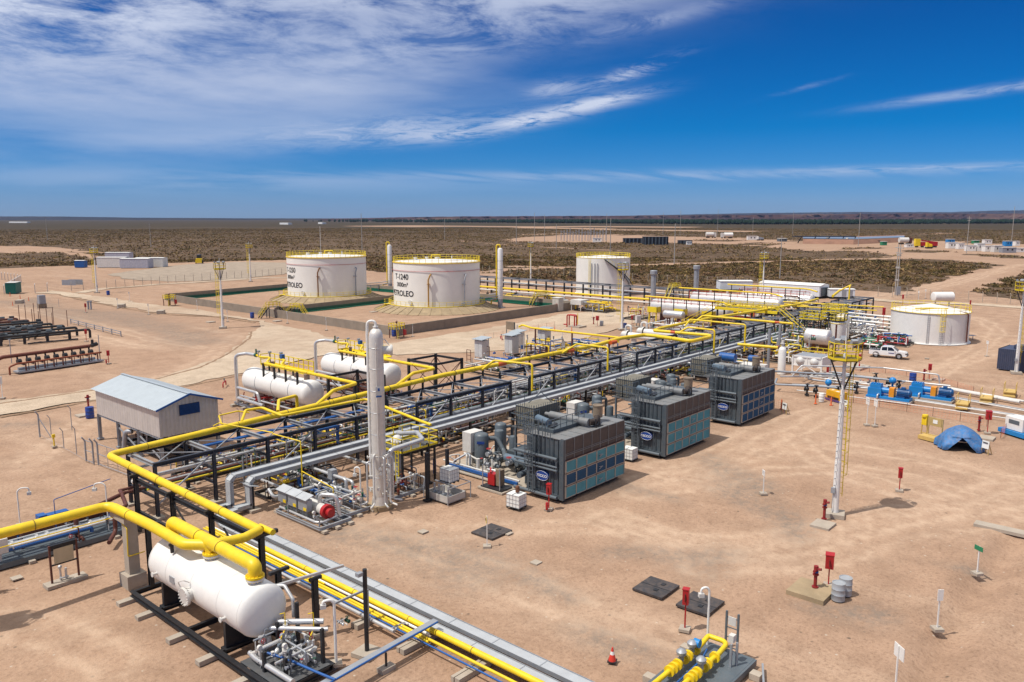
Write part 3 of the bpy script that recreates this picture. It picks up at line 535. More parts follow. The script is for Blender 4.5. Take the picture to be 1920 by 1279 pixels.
# ================================================================ STORAGE TANKS, BUND, MASTS, FENCES
def bend(vs, R_, a0, z0):
    """wrap flat lettering (x right, y up) round a tank; a0 = bearing of the text centre seen from outside"""
    return [((R_+.03+v[2])*math.cos(a0+v[0]/R_), (R_+.03+v[2])*math.sin(a0+v[0]/R_), z0+v[1]) for v in vs]
def big_tank(cx, cy, Rr, H, z0, label, name_txt, pipes):
    t_ = thing('storage_tank', label, 'storage tank', (cx, cy, 0), 0, 'large crude oil tanks in the bund')
    MB().lathe([(Rr+4.6, -.1), (Rr+4.6, .02), (Rr+1.5, z0-.1), (Rr+1.2, z0), (0, z0)], n=72, sm=False).obj('foundation', COB, t_)
    mb = MB(); 
    for k in range(36): a = 2*math.pi*k/36; mb.bar((math.cos(a)*(Rr+4.7), math.sin(a)*(Rr+4.7), .03), (math.cos(a)*(Rr+1.5), math.sin(a)*(Rr+1.5), z0-.06), .22, .10)
    mb.obj('foundation_rib', COB, t_)
    MB().lathe([(Rr, z0), (Rr, z0+H*.5), (Rr, z0+H)], n=96).obj('shell', TNK, t_)
    MB().lathe([(Rr, z0+H), (Rr*.5, z0+H+.30), (0, z0+H+.55)], n=72).obj('roof', WHT, t_)
    MB().lathe([(Rr+.02, z0+H-.14), (Rr+.14, z0+H-.1), (Rr+.14, z0+H+.08), (Rr-.1, z0+H+.08)], n=72).obj('rim', YEL, t_)
    for zz_, rr, nm in ((z0+H+.08, Rr-.05, 'roof_railing'), (z0, Rr+1.15, 'base_railing')):
        mb = MB(); N_ = 44
        for k in range(N_): a = 2*math.pi*k/N_; p = V(math.cos(a)*rr, math.sin(a)*rr, zz_); mb.bar(p, p+V(0, 0, 1.1), .06)
        for q in (1.1, .55): mb.tube([(math.cos(2*math.pi*k/72)*rr, math.sin(2*math.pi*k/72)*rr, zz_+q) for k in range(73)], .03, 4)
        mb.tube([(math.cos(2*math.pi*k/72)*rr, math.sin(2*math.pi*k/72)*rr, zz_+.1) for k in range(73)], .09 if nm[0] == 'b' else .05, 4); mb.obj(nm, YELR, t_)
    mb = MB(); zr = z0+H-1.75; mb.tube([(math.cos(2*math.pi*k/72)*(Rr+.12), math.sin(2*math.pi*k/72)*(Rr+.12), zr) for k in range(73)], .045, 5); mb.obj('spray_ring', RED, t_)
    for a, m_, rad, zt, zb in pipes:
        u = V(math.cos(a), math.sin(a), 0); o_ = u*(Rr+.55); mb = MB(); side = V(-math.sin(a), math.cos(a), 0)
        mb.tube([u*(Rr-.1)+side*.5+V(0, 0, zt), o_+side*.5+V(0, 0, zt), o_+V(0, 0, zt-1.2), o_+V(0, 0, zb)], rad, 8, .4)
        for q in (zt-2.1, zb+.4): mb.bar(u*Rr+V(0, 0, q), o_*1.03+V(0, 0, q), .5, .12); mb.flange(o_+V(0, 0, q), (0, 0, 1), rad*1.7, .14)
        mb.obj('foam_pipe', m_, t_)
    mb = MB(); mb.cyl((-3, 4, z0+H+.3), (-3, 4, z0+H+.9), .45, 14); mb.cyl((2, 5.5, z0+H+.2), (2, 5.5, z0+H+.8), .4, 14); mb.cyl((5, 0, z0+H+.2), (5, 0, z0+H+1.1), .14, 8); mb.cbox((4, 4, z0+H+.2), .8, .8, .5); mb.obj('roof_hatch', WHD, t_)
    mb = MB(); mb.tube([(3, 5, z0+H+.2), (3, 5, z0+H+1.2), (5, 4, z0+H+1.2), (5, 4, z0+H+.3)], .12, 6, .3); mb.obj('vent_pipe', YEL, t_)
    a0 = math.atan2(-cy, -cx)
    for txt, sz, zt, da in name_txt:
        vs, fs = text_verts(txt, sz, 'CENTER'); MB().add(bend(vs, Rr, a0+da, z0+zt), fs).obj('lettering', INK, t_)
    mw = MB(); a = a0-.62; u = V(math.cos(a), math.sin(a), 0); mw.cyl(u*(Rr-.1)+V(0, 0, z0+1), u*(Rr+.35)+V(0, 0, z0+1), .4, 14); mw.cyl(u*(Rr+.3)+V(0, 0, z0+1), u*(Rr+.42)+V(0, 0, z0+1), .5, 14); mw.obj('manway', WHD, t_)
    # step platform at the left of the base railing
    mb = MB(); a = a0-1.35; u = V(math.cos(a), math.sin(a), 0); c = u*(Rr+1.6); mb.cbox(c+V(0, 0, z0+.05), 1.6, 1.6, .08, a); railing(mb, [c+V(0, 0, z0+.1)+Matrix.Rotation(a, 3, 'Z')@V(*q) for q in ((-.7, -.7, 0), (.7, -.7, 0), (.7, .7, 0))]); stair(mb, c+V(0, 0, z0), c+u*2.6+V(0, 0, .1), .8, 5); mb.obj('access_steps', YELR, t_)
    return t_
A2 = math.atan2(-136.6, -129.2); A1 = math.atan2(-175.5, -126.3)
big_tank(129.2, 136.6, 10.1, 9.7, 1.3, 'white tank lettered T-1240, nearer of the two in the bund', (('T-1240', 1.75, 6.0, -.93), ('3000m\u00b3', 1.35, 4.35, -.90), ('PETROLEO', 1.75, 2.25, -.96)), ((A2-.18, mat('yellow_brown_pipe', (.45, .24, .04), .5), .17, 8.6, 1.0), (A2+.62, GLV, .15, 8.4, 1.4)))
big_tank(126.3, 175.5, 10.2, 9.8, 1.3, 'white tank lettered T-1250, farther of the two in the bund', (('T-1250', 1.75, 6.0, -1.12), ('3000m\u00b3', 1.35, 4.35, -1.12), ('PETROLEO', 1.75, 2.25, -1.06)), ((A1-.22, mat('brown_pipe', (.22, .09, .025), .5), .17, 8.6, 1.0), (A1+.72, GLV, .15, 8.4, 1.4)))
MB().cyl((141.6, 199.5, 0), (141.6, 199.5, 18.6), .12, 8, .06).obj('lightning_mast', WHD, loc=(0, 0, 0)); tag(S.collection.objects['lightning_mast'], 'thin pale lightning rod rising behind the farther lettered tank', 'lightning rod')
# third tank
t_ = thing('storage_tank', 'plain white tank with dark spiral stairway, standing behind the dark pipe rack', 'storage tank', (185.5, 128.4, 0)); Rr = 7.5; H = 10.0
MB().lathe([(Rr+.3, 0), (Rr+.3, .15), (Rr, .16)]+[(Rr, .16+H*k/5) for k in range(6)], n=64).obj('shell', TNK, t_)
MB().lathe([(Rr, H+.16), (0, H+.8)], n=64).obj('roof', WHT, t_)
mb = MB(); N_ = 34
for k in range(N_): a = 2*math.pi*k/N_; p = V(math.cos(a)*Rr, math.sin(a)*Rr, H+.16); mb.bar(p, p+V(0, 0, 1.1), .07)
for q in (1.1, .6, .05): mb.tube([(math.cos(2*math.pi*k/64)*(Rr+.03), math.sin(2*math.pi*k/64)*(Rr+.03), H+.16+q) for k in range(65)], .05, 4)
mb.obj('roof_railing', YELR, t_)
mb = MB(); mr_ = MB(); a0 = math.atan2(-128.4, -185.5); pv = None
for k in range(40):
    q = k/39; a = a0+.05+q*1.55; z = H-.1-q*(H-1.0); u = V(math.cos(a), math.sin(a), 0); mb.bar(u*(Rr+.05)+V(0, 0, z), u*(Rr+.95)+V(0, 0, z), .26, .05); c = u*(Rr+.95)+V(0, 0, z)
    if k % 3 == 0: mr_.bar(c, c+V(0, 0, 1.0), .05)
    if pv is not None: mb.bar(pv, c, .06, .25); mr_.bar(pv+V(0, 0, 1), c+V(0, 0, 1), .05); mb.bar(pv-(pv-V(0, 0, pv.z)).normalized()*.85, c-(c-V(0, 0, c.z)).normalized()*.85, .06, .2)
    pv = c
mb.obj('spiral_stair', BLK, t_); mr_.obj('stair_railing', YELR, t_)
mb = MB()
for da, m_ in ((-.42, 0), (-.30, 0), (-.20, 0)): a = a0+da; u = V(math.cos(a), math.sin(a), 0)*(Rr+.25); mb.tube([u*.95+V(0, 0, H-1.2), u+V(0, 0, H-1.2), u+V(0, 0, .4)], .10, 6, .2)
mb.obj('wall_pipe', GLV, t_)
mb = MB(); a = a0-.5; u = V(math.cos(a), math.sin(a), 0)*(Rr+.12); sd_ = V(-u.y, u.x, 0).normalized()*.25
for k in (-1, 1): mb.bar(u+sd_*k, u+sd_*k+V(0, 0, H+1), .05)
for k in range(24): mb.bar(u-sd_+V(0, 0, .4*k+.2), u+sd_+V(0, 0, .4*k+.2), .03)
mb.obj('ladder', YELR, t_)
# low wide tank at the right
t_ = thing('storage_tank', 'low wide white tank with conical roof, behind the parked pickup', 'storage tank', (151.4, 35.9, 0)); Rr = 6.15; H = 5.2; a0 = math.atan2(-35.9, -151.4)
MB().lathe([(Rr+.35, 0), (Rr+.3, .12), (Rr, .14), (Rr, .5)]+[(Rr, .5+(H-.5)*k/3) for k in range(1, 4)], n=72).obj('shell', WHT, t_)
MB().lathe([(Rr+.08, H), (0, H+1.15)], n=72).obj('roof', WHT, t_)
mb = MB(); mb.tube([(math.cos(2*math.pi*k/64)*(Rr+.1), math.sin(2*math.pi*k/64)*(Rr+.1), H) for k in range(65)], .06, 5)
for k in range(30): a = 2*math.pi*k/30; p = V(math.cos(a)*Rr, math.sin(a)*Rr, H); mb.bar(p, p+V(0, 0, 1.05), .05)
for q in (1.05, .55): mb.tube([(math.cos(2*math.pi*k/64)*Rr, math.sin(2*math.pi*k/64)*Rr, H+q) for k in range(65)], .03, 4)
mb.obj('roof_railing', YELR, t_)
mb = MB(); a = a0+.30; u = V(math.cos(a), math.sin(a), 0)*(Rr+.2); sd_ = V(-u.y, u.x, 0).normalized()*.25; un = u.normalized()
for k in (-1, 1): mb.bar(u+sd_*k, u+sd_*k+V(0, 0, 2.2), .05)
for k in range(7): mb.bar(u-sd_+V(0, 0, .33*k+.15), u+sd_+V(0, 0, .33*k+.15), .03)
mb.obj('lower_ladder', GLV, t_); mb = MB()
for k in (-1, 1): mb.bar(u+sd_*k+V(0, 0, 2.2), u+sd_*k+V(0, 0, H+1), .05)
for k in range(12): mb.bar(u-sd_+V(0, 0, .33*k+2.3), u+sd_+V(0, 0, .33*k+2.3), .03)
for z in (2.3, 3.2, 4.1, 5.0, 6.0): mb.tube([u+sd_*1.1+V(0, 0, z), u+sd_*1.6+un*.45+V(0, 0, z), u+un*.8+V(0, 0, z), u-sd_*1.6+un*.45+V(0, 0, z), u-sd_*1.1+V(0, 0, z)], .035, 4)
for q in (sd_*1.6+un*.45, un*.8, -sd_*1.6+un*.45): mb.bar(u+q+V(0, 0, 2.3), u+q+V(0, 0, 6), .05)
mb.obj('ladder_cage', YELR, t_)
mb = MB(); a = a0-.02; u = V(math.cos(a), math.sin(a), 0)*(Rr+.12); sd_ = V(-u.y, u.x, 0).normalized()*.14
for k in (-1, 1): mb.bar(u+sd_*k, u+sd_*k+V(0, 0, H-.3), .05)
for k in range(14): mb.bar(u-sd_+V(0, 0, .35*k+.2), u+sd_+V(0, 0, .35*k+.2), .03)
mb.obj('level_gauge', GLV, t_)
mb = MB(); a = a0+1.1; u = V(math.cos(a), math.sin(a), 0)*(Rr+.25); mb.tube([u*.7+V(0, 0, H+.2), u+V(0, 0, H), u+V(0, 0, .4)], .13, 8, .4); mb.obj('overflow_pipe', BRN, t_)
mb = MB(); c = V(math.cos(a0), math.sin(a0), 0)*3.3; mb.bar(c+V(-1.6, 2.0, H+.62), c+V(1.9, -2.2, H+.62), .35, .18); mb.obj('roof_walk_edge', YEL, t_)
mb = MB(); c = G(1812, 637); tag(MB().bar(c+V(-1.5, 1.4, .75), c+V(1.0, -1.0, .75), 1.1, .06).bar(c+V(-1, 1, 0), c+V(-1, 1, .75), .1).bar(c+V(.8, -.8, 0), c+V(.8, -.8, .75), .1).obj('pipe_table', GLV, world=True, loc=c), 'small grey shelter table beside the low wide tank', 'table')
# vent columns by the lettered tanks
def vent_column(px_, py_, h, label, r_=.62):
    c = G(px_, py_); t_ = thing('vent_scrubber', label, 'column', c, 0, 'tall white columns beside the lettered tanks')
    MB().lathe([(r_*.9, 2.0), (r_, 2.2), (r_, h-.5), (r_*.8, h-.15), (r_*.3, h)], n=20).obj('shell', WHT, t_)
    mb = MB()
    for k in range(5): z = 3+(h-4)*k/5; mb.lathe([(r_+.005, z-.04), (r_+.035, z), (r_+.005, z+.04)], n=20)
    mb.obj('stiffening_ring', GLV, t_)
    mb = MB(); mb.tube([(0, 0, h-.1), (0, 0, h+.7), (-.62, .62, h+.7), (-.62, .62, 1.9), (-1.5, 1.5, 1.9), (-1.5, 1.5, .8)], .17, 8, .35); mb.obj('vent_pipe', YEL, t_)
    mb = MB(); mb.lathe([(.55, .15), (.62, 2.05)], n=16); mb.cbox((0, 0, 0), 1.8, 1.8, .18); mb.obj('skirt', GLV, t_)
    mb = MB()
    for q in (.2, .8): mb.tube([(-.6, .2, 2.0+q), (-2.6, 1.9, 1.6+q), (-6.5, 3.4, 1.5+q)], .13, 6)
    mb.bar((-2.8, 2, 0), (-2.8, 2, 1.9), .16); mb.bar((-5, 3, 0), (-5, 3, 1.8), .16); mb.obj('inlet_pipe', GLV, t_); return t_
vent_column(732, 545, 13.4, 'tall white column with yellow vent pipe between the two lettered tanks')
vent_column(938, 577, 14.1, 'tall white column with yellow vent pipe right of the nearer lettered tank')
def stack(px_, py_, h, label):
    c = G(px_, py_); t_ = thing('heater_stack', label, 'exhaust stack', c, 0, 'pair of grey heater stacks'); MB().cyl((0, 0, 0), (0, 0, h-.9), .62, 18).obj('pipe', GLV, t_)
    MB().lathe([(.62, h-1.0), (.86, h-.9), (.86, h-.1), (.75, h), (0, h)], n=18).obj('cap', GLV, t_); mb = MB(); mb.bar((.66, -.3, 0), (.66, -.3, h-1), .1); mb.bar((-.3, -.66, 0), (-.3, -.66, h-1), .1); mb.obj('guide_rail', GLV, t_)
stack(1224, 574, 8.6, 'grey capped heater stack, left one of the pair'); stack(1304, 566, 9.2, 'grey capped heater stack, right one of the pair')
# ---------------------------------------------------------------- bund walls with green liner
def wall(name, a, b_, h, label, w_=.28, liner=None):
    t_ = thing(name, label, 'wall', (*a, 0)); a = V(*a, 0); b_ = V(*b_, 0); MB().bar(a+V(0, 0, h/2-.05), b_+V(0, 0, h/2-.05), w_, h+.1).obj('wall_body', COW, t_, world=True)
    mb = MB(); L_ = (b_-a).length; n = max(1, int(L_/6)); d = (b_-a)/n
    for i in range(n+1): mb.bar(a+d*i+V(0, 0, -.02), a+d*i+V(0, 0, h+.01), w_+.05, .30)
    mb.obj('buttress', COW, t_, world=True)
    if liner:
        s_ = V(*liner, 0); MB().bar(a+s_*(w_/2+.06)+V(0, 0, .33), b_+s_*(w_/2+.06)+V(0, 0, .33), .1 if abs(d.x) > abs(d.y) else .1, .7).bar(a+s_*(w_/2+.7)+V(0, 0, .04), b_+s_*(w_/2+.7)+V(0, 0, .04), 1.2, .05).obj('liner', LIN, t_, world=True)
wall('bund_wall', (93.2, 109.6), (150, 110.9), 1.75, 'long brown concrete bund wall in front of the tank lettered T-1240')
wall('bund_wall', (93.4, 110), (95.6, 201), 1.6, 'pale concrete bund wall along the gravel road left of the tanks')
wall('bund_wall', (96.5, 153.5), (148, 157.5), 1.6, 'concrete bund wall with green liner between the two lettered tanks', liner=(0, -1))
wall('bund_wall', (95.7, 203), (140, 208), 1.6, 'concrete bund wall with green liner behind the farther lettered tank', liner=(0, -1))
wall('bund_wall', (150.5, 111.4), (149, 200), 1.6, 'far concrete bund wall with green liner behind the column', liner=(-1, 0))
# ---------------------------------------------------------------- floodlight masts
def make_mast(label, loc, H=11.3, ladder=YELR, poleh=None):
    t_ = thing('floodlight_mast', label, 'light mast', loc, 0, 'floodlight masts with yellow basket platforms')
    MB().cbox((0, 0, -.05), 1.3, 1.3, .3, .3).obj('footing', CON, t_)
    MB().cyl((0, 0, .2), (0, 0, 4), .24, 16, .22).cyl((0, 0, 4), (0, 0, 8.3), .20, 16, .17).cyl((0, 0, 8.3), (0, 0, H+.4), .14, 12, .11).cyl((0, 0, H+.4), (0, 0, H+2.2), .05, 6, .03).obj('pole', WHT, t_)
    mb = MB()
    for a in (0.2, 2.3, 4.4): mb.bar((0, 0, H-2.3), (math.cos(a)*.95, math.sin(a)*.95, H), .09)
    mb.obj('platform_strut', BLK, t_)
    oc = [(math.cos(R(22.5+45*k))*1.08, math.sin(R(22.5+45*k))*1.08) for k in range(8)]
    MB().prism(oc, H, H+.08).obj('platform', mat('platform_deck', (.10, .08, .02), .6), t_)
    mb = MB(); railing(mb, [(x, y, H+.06) for x, y in oc], 1.15, .028, .9, closed=True, kick=True); mb.bar((-1, 0, H+.72), (1, 0, H+.72), .05); mb.bar((0, -1, H+.72), (0, 1, H+.72), .05); mb.obj('basket_railing', YELR, t_)
    for k in range(5):
        a = R(30+68*k); fl = MB(); c = V(math.cos(a)*.8, math.sin(a)*.8, H+1.2); fl.cbox(c, .42, .26, .34, a+math.pi/2, R(25)); fl.bar(c, c-V(0, 0, .45), .05); fl.obj('floodlight', GLV, t_)
    mb = MB(); u = V(.34, -.1, 0); s_ = V(.05, .22, 0)
    for k in (-1, 1): mb.bar(u+s_*k+V(0, 0, 1.4), u+s_*k+V(0, 0, H+.1), .045)
    for k in range(int((H-1.5)/.4)): mb.bar(u-s_+V(0, 0, 1.6+.4*k), u+s_+V(0, 0, 1.6+.4*k), .03)
    mb.obj('ladder', ladder, t_); mb = MB()
    for k in range(11): z = 2.9+(H-3.0)*k/10; mb.tube([u+s_+V(0, 0, z), u+V(.45, .30, z-.0), u+V(.72, 0, z), u+V(.45, -.30, z), u-s_+V(0, 0, z)], .022, 4)
    for q in (V(.45, .30, 0), V(.72, 0, 0), V(.45, -.30, 0)): mb.bar(u+q+V(0, 0, 2.9), u+q+V(0, 0, H), .035)
    mb.obj('ladder_cage', YELR, t_); mb = MB()
    for k in range(18): z = 1.8+.5*k; mb.bar((-.2, .02, z), (-.45, .04, z), .04)
    mb.cbox((-.28, .1, 1.7), .2, .3, .4); mb.tube([(-.3, .1, 1.7), (-.42, .1, .8), (-.2, .1, .1)], .025, 5, .2); mb.obj('step_bolts', GLV, t_)
    return t_
m0 = make_mast('tall white mast with yellow basket standing alone on the dirt in front of the pumps', G(1565, 966))
for (x, y), lb, rz in (((1905, 700), 'white mast with yellow basket at the right edge of the yard', 0), ((1166, 618), 'white mast with yellow ladder standing behind the white cabinets', 2.2), ((418, 615), 'white mast with yellow basket beside the gravel road', 2.2), ((182, 549), 'mast with yellow caged ladder by the left perimeter gate', 2.2), ((470, 528), 'mast with yellow basket by the fence behind the farther lettered tank', 2.2), ((1429, 572), 'mast with yellow ladder between the white prefabricated buildings', 2.2), ((995, 524), 'thin mast by the fence behind the columns', 1)):
    dup(m0, G(x, y), rz, lb)
c = V(2.5, 24.5, 0); dup(m0, G(-262, 1212), .5, 'mast just outside the left edge, only its long shadow on the dirt shows')
# ---------------------------------------------------------------- fences
def fence(label, pts, h=2.3, step=3.2, lean=True, nm='chain_link_fence', mt_=None):
    P_ = [G(*p) for p in pts]; t_ = thing(nm, label, 'fence', P_[0]); proto = None; w_ = MB(); mt_ = mt_ or CON
    for a, b_ in zip(P_, P_[1:]):
        L_ = (b_-a).length; n = max(1, round(L_/step))
        for i in range(n):
            p = a.lerp(b_, i/n)
            if proto is None:
                mb = MB(); mb.bar((0, 0, -.1), (0, 0, h), .12); mb.bar((0, 0, h), (.2, .2, h+.4), .08); proto = mb.obj('fence_post', mt_, t_); o = proto
            else: o = proto.copy(); S.collection.objects.link(o); o.parent = t_
            o.location = p-P_[0]; o.rotation_euler.z = 0
        for q in (.08, .5, .95, 1.4, 1.85, h-.1): w_.bar(a+V(0, 0, q), b_+V(0, 0, q), .018)
        w_.bar(a+V(.15, .15, h+.25), b_+V(.15, .15, h+.25), .02)
    w_.obj('fence_wire', mat('fence_wire', (.20, .19, .18), .6, .3), t_, world=True); return t_
fence('chain link fence with concrete posts behind the left yard gate', [(66, 549), (112, 546)], mt_=GLV)
fence('long chain link fence running behind the farther lettered tank', [(134, 545), (200, 541), (330, 530), (440, 522), (540, 514), (560, 512), (640, 507)])
fence('chain link fence at the far left corner of the yard', [(-120, 560), (-60, 553), (8, 551), (40, 530), (-60, 515)], mt_=GLV)
fence('chain link fence behind the columns and the plain tank', [(905, 511), (1024, 516), (1080, 520), (1200, 528)])
fence('chain link fence behind the white prefabricated buildings', [(1215, 529), (1345, 535), (1500, 545), (1600, 553)])
fence('chain link fence beside the perimeter road right of the low tank', [(1646, 556), (1700, 558), (1789, 564), (1869, 568), (2000, 578)])
# ================================================================ MAIN PIPE RACK
def rack(us, v0, v1, H, label, lev=(2.7, 1.6), brace=True, mt_=NVY, tops=True, group='modules of the long pipe rack', deep=.29):
    t_ = thing('pipe_rack', label, 'pipe rack', (us[0], v0, 0), 0, group)
    po = MB(); po.ibeam((0, 0, 0), (0, 0, H-deep+.1), .24, .22, .035); po.cbox((0, 0, 0), .45, .45, .04); po = po.obj('column', mt_, t_); first = True
    for u in us:
        for v in (v0, v1):
            if first: o = po; first = False
            else: o = po.copy(); S.collection.objects.link(o); o.parent = t_
            o.location = (u-us[0], v-v0, 0)
    for v in (v0, v1):
        for z in (H, .95) if v == v1 else (H,):
            d = deep if z == H else .22; MB().ibeam((us[0]-.1, v, z-d/2), (us[-1]+.1, v, z-d/2), d, .26 if z == H else .16, .035).obj('longitudinal_beam', mt_, t_, world=True)
    for u in us:
        for z in (H,)+lev:
            d = .28 if z == H else .2; MB().ibeam((u, v0+.16, z-d/2-.02), (u, v1-.16, z-d/2-.02), d, .2 if z == H else .14, .03).obj('cross_beam', GLV if z == H else mt_, t_, world=True)
    if brace:
        mb = MB()
        for i, (a, b_) in enumerate(zip(us, us[1:])):
            z = H-deep/2
            mb.bar((a, v0, z), (b_, v1, z), .07); mb.bar((a, v1, z-.03), (b_, v0, z-.03), .07)
            m_ = (a+b_)/2
            if i % 2: mb.bar((a+.1, v0, H-.3), (b_-.1, v0, 1.0), .09); mb.bar((a+.1, v1, H-.3), (b_-.1, v1, 1.0), .09)
            else: mb.bar((b_-.1, v0, H-.3), (a+.1, v0, 1.0), .09)
        mb.obj('brace', GLV, t_, world=True)
    gp = MB().cbox((0, 0, -.05), .8, .8, .17).obj('footing', CON, t_)
    for i, (u, v) in enumerate([(a, b_) for a in us for b_ in (v0, v1)]):
        o = gp if i == 0 else gp.copy()
        if i: S.collection.objects.link(o); o.parent = t_
        o.location = (u-us[0], v-v0, 0)
    return t_
VF, VB = 54.3, 58.6
MODS = [[24.0, 28.4, 32.9, 37.3, 41.6, 44.6], [48.6, 53.0, 57.5, 61.8], [64.9, 69.2, 73.8, 78.2, 82.6], [86.4, 90.9, 95.4, 100.0, 104.0], [107.5, 112, 116.5, 121, 125.5], [129, 133.5, 138, 142.5, 147], [150.5, 155, 159.5, 164], [167.5, 172, 176.5, 181]]
for us, lb in zip(MODS, ('nearest module of the long dark pipe rack, by the corrugated shed', 'pipe rack module behind the tall silver column', 'pipe rack module behind the first grey compressor package', 'pipe rack module behind the second compressor package', 'pipe rack module behind the third compressor package under the stair', 'pipe rack module beneath the yellow walkway', 'dark pipe rack module left of the white vertical tank', 'farthest module of the long dark pipe rack, by the last white building')):
    rack(us, VF, VB, 4.05, lb)
def pipe_thing(name, label, pts, r, m, n=8, bend_=.4, rings=None, sup=None, group=None, bands=(), stubs=()):
    """a pipe run: its line, its flanges or bands, its small supports"""
    o = V(*pts[0]); t_ = thing(name, label, 'pipe', (o.x, o.y, 0), 0, group)
    MB().tube(pts, r, n, bend_).obj('pipe_run', m, t_, world=True)
    P_ = [V(*p) for p in pts]
    if rings:
        mb = MB()
        for a, b_ in zip(P_, P_[1:]):
            L_ = (b_-a).length; k = int(L_/rings)
            for i in range(1, k+1): mb.flange(a.lerp(b_, i/(k+1)), b_-a, r*1.06, .05, n)
        if mb.v: mb.obj('joint_ring', mat('dark_yellow_ring', (.30, .20, .02), .6) if m is YEL else m, t_, world=True)
    for a, b_ in bands: a = V(*a); b_ = V(*b_); MB().cyl(a, b_, r*1.025, n).obj('orange_marking', ORG, t_, world=True)
    for s_ in stubs:
        s_ = V(*s_); MB().ibeam(s_, (s_.x, s_.y, 3.95), .18, .16, .03).obj('support_post', BLK, t_, world=True)
        MB().tube([(s_.x, s_.y+r*1.1*math.cos(q), s_.z+r+r*1.1*math.sin(q)) for q in [math.pi*2*k/10 for k in range(11)]], .03, 4).obj('pipe_clamp', BLK, t_, world=True)
    return t_
# pipes carried by the rack (height of the pipe centre), front to back
r_ = random.Random(3)
RUNS = [(54.95, 1.85, .24, PIP, 47, 128, 'fat insulated blue grey pipe at the front of the rack'), (55.45, 2.85, .10, ALU, 24, 182, 'silver pipe along the upper front of the rack'), (55.75, 1.75, .07, YEL, 24, 150, 'thin yellow pipe along the rack floor'), (55.95, 1.73, .045, GRN, 24, 150, 'thin green pipe beside the thin yellow pipe'),
        (56.2, 1.80, .12, BRN, 22.5, 66, 'reddish brown pipe low in the rack, front one'), (56.6, 1.82, .11, ALU, 24, 182, 'silver pipe between the two brown pipes'), (56.95, 1.80, .11, BRN, 22.5, 66, 'reddish brown pipe low in the rack, rear one'), (57.4, 2.92, .12, WHT, 28, 182, 'white pipe along the middle of the rack'), (57.8, 2.9, .10, GLV, 24, 182, 'grey pipe along the back of the rack'), (57.75, 1.8, .16, PIP, 62, 182, 'insulated grey pipe at the back of the rack floor'),
        (55.0, 2.90, .09, WHD, 86, 182, 'old white pipe at the far end of the rack'), (56.3, 2.88, .07, ALU, 60, 182, 'slim silver pipe on the upper beams'), (57.0, 1.78, .14, ALU, 70, 182, 'silver pipe replacing the brown one farther along the rack'), (56.2, 1.78, .10, DGR, 100, 182, 'dark green pipe at the far end of the rack'), (58.2, 2.9, .08, ALU, 50, 182, 'slim silver pipe against the back columns'), (56.0, 2.9, .13, ALU, 48, 150, 'silver clad pipe on the upper beams near the middle'), (56.7, 2.9, .11, WHD, 64, 182, 'dull white pipe on the upper beams'), (55.25, 1.78, .13, GLV, 62, 182, 'grey pipe beside the fat insulated one'), (57.1, 2.88, .08, BRN, 48, 110, 'brown pipe on the upper beams'), (58.3, 1.8, .12, WHT, 24, 182, 'white pipe low against the back columns')]
for v, z, rr, m, u0, u1, lb in RUNS: pipe_thing('rack_pipe', lb, [(u0, v, z), (u1, v, z)], rr, m, 8, 0, 6 if rr > .15 else None, group='pipes lying in the long rack')
mb = MB()
for u in np.arange(29, 120, 1.8): mb.bar((u, 56.9, 3.98), (u, 57.5, 3.98), .05)
for v in (56.9, 57.5): mb.bar((28.6, v, 4.02), (46, v, 4.02), .04, .14)
mb2 = MB(); mb2.box(28.6, 56.95, 3.60, 44.6, 57.3, 3.66); t_ = thing('cable_ladder', 'bright blue cable ladder on top of the nearest rack module', 'cable ladder', (28.6, 57.2, 0)); mb2.obj('blue_cover', BLU, t_, world=True)
mb = MB(); [mb.bar((28.6, v, 3.62), (44.6, v, 3.62), .04, .12) for v in (56.93, 57.32)]; mb.obj('side_rail', BLU, t_, world=True)
for i, (u0, u1, v) in enumerate(((58.5, 63.5, 55.6), (38, 40.5, 55.2), (49, 52, 55.7), (72.5, 75.5, 55.7), (90, 93, 56.2), (96, 99, 55.5), (110, 113, 56))):
    t_ = thing('blue_tray', ('blue tray stub crossing %s' % ('the gap between the second and third rack modules', 'the nearest rack module near its middle', 'the rack behind the silver column', 'the rack behind the first compressor', 'the rack behind the second compressor', 'the rack past the second compressor', 'the rack behind the third compressor')[i]), 'cable tray', (u0, v, 0), 0, 'short blue trays in the rack')
    MB().box(u0, v, 3.2, u1, v+.5, 3.28).box(u0, v, 3.28, u1, v+.04, 3.38).obj('tray', BLU, t_, world=True); MB().bar((u1-.1, v+.25, 3.2), (u1-.1, v+.25, 1.7), .34, .1, (1, 0, 0)).obj('drop', BLU, t_, world=True)
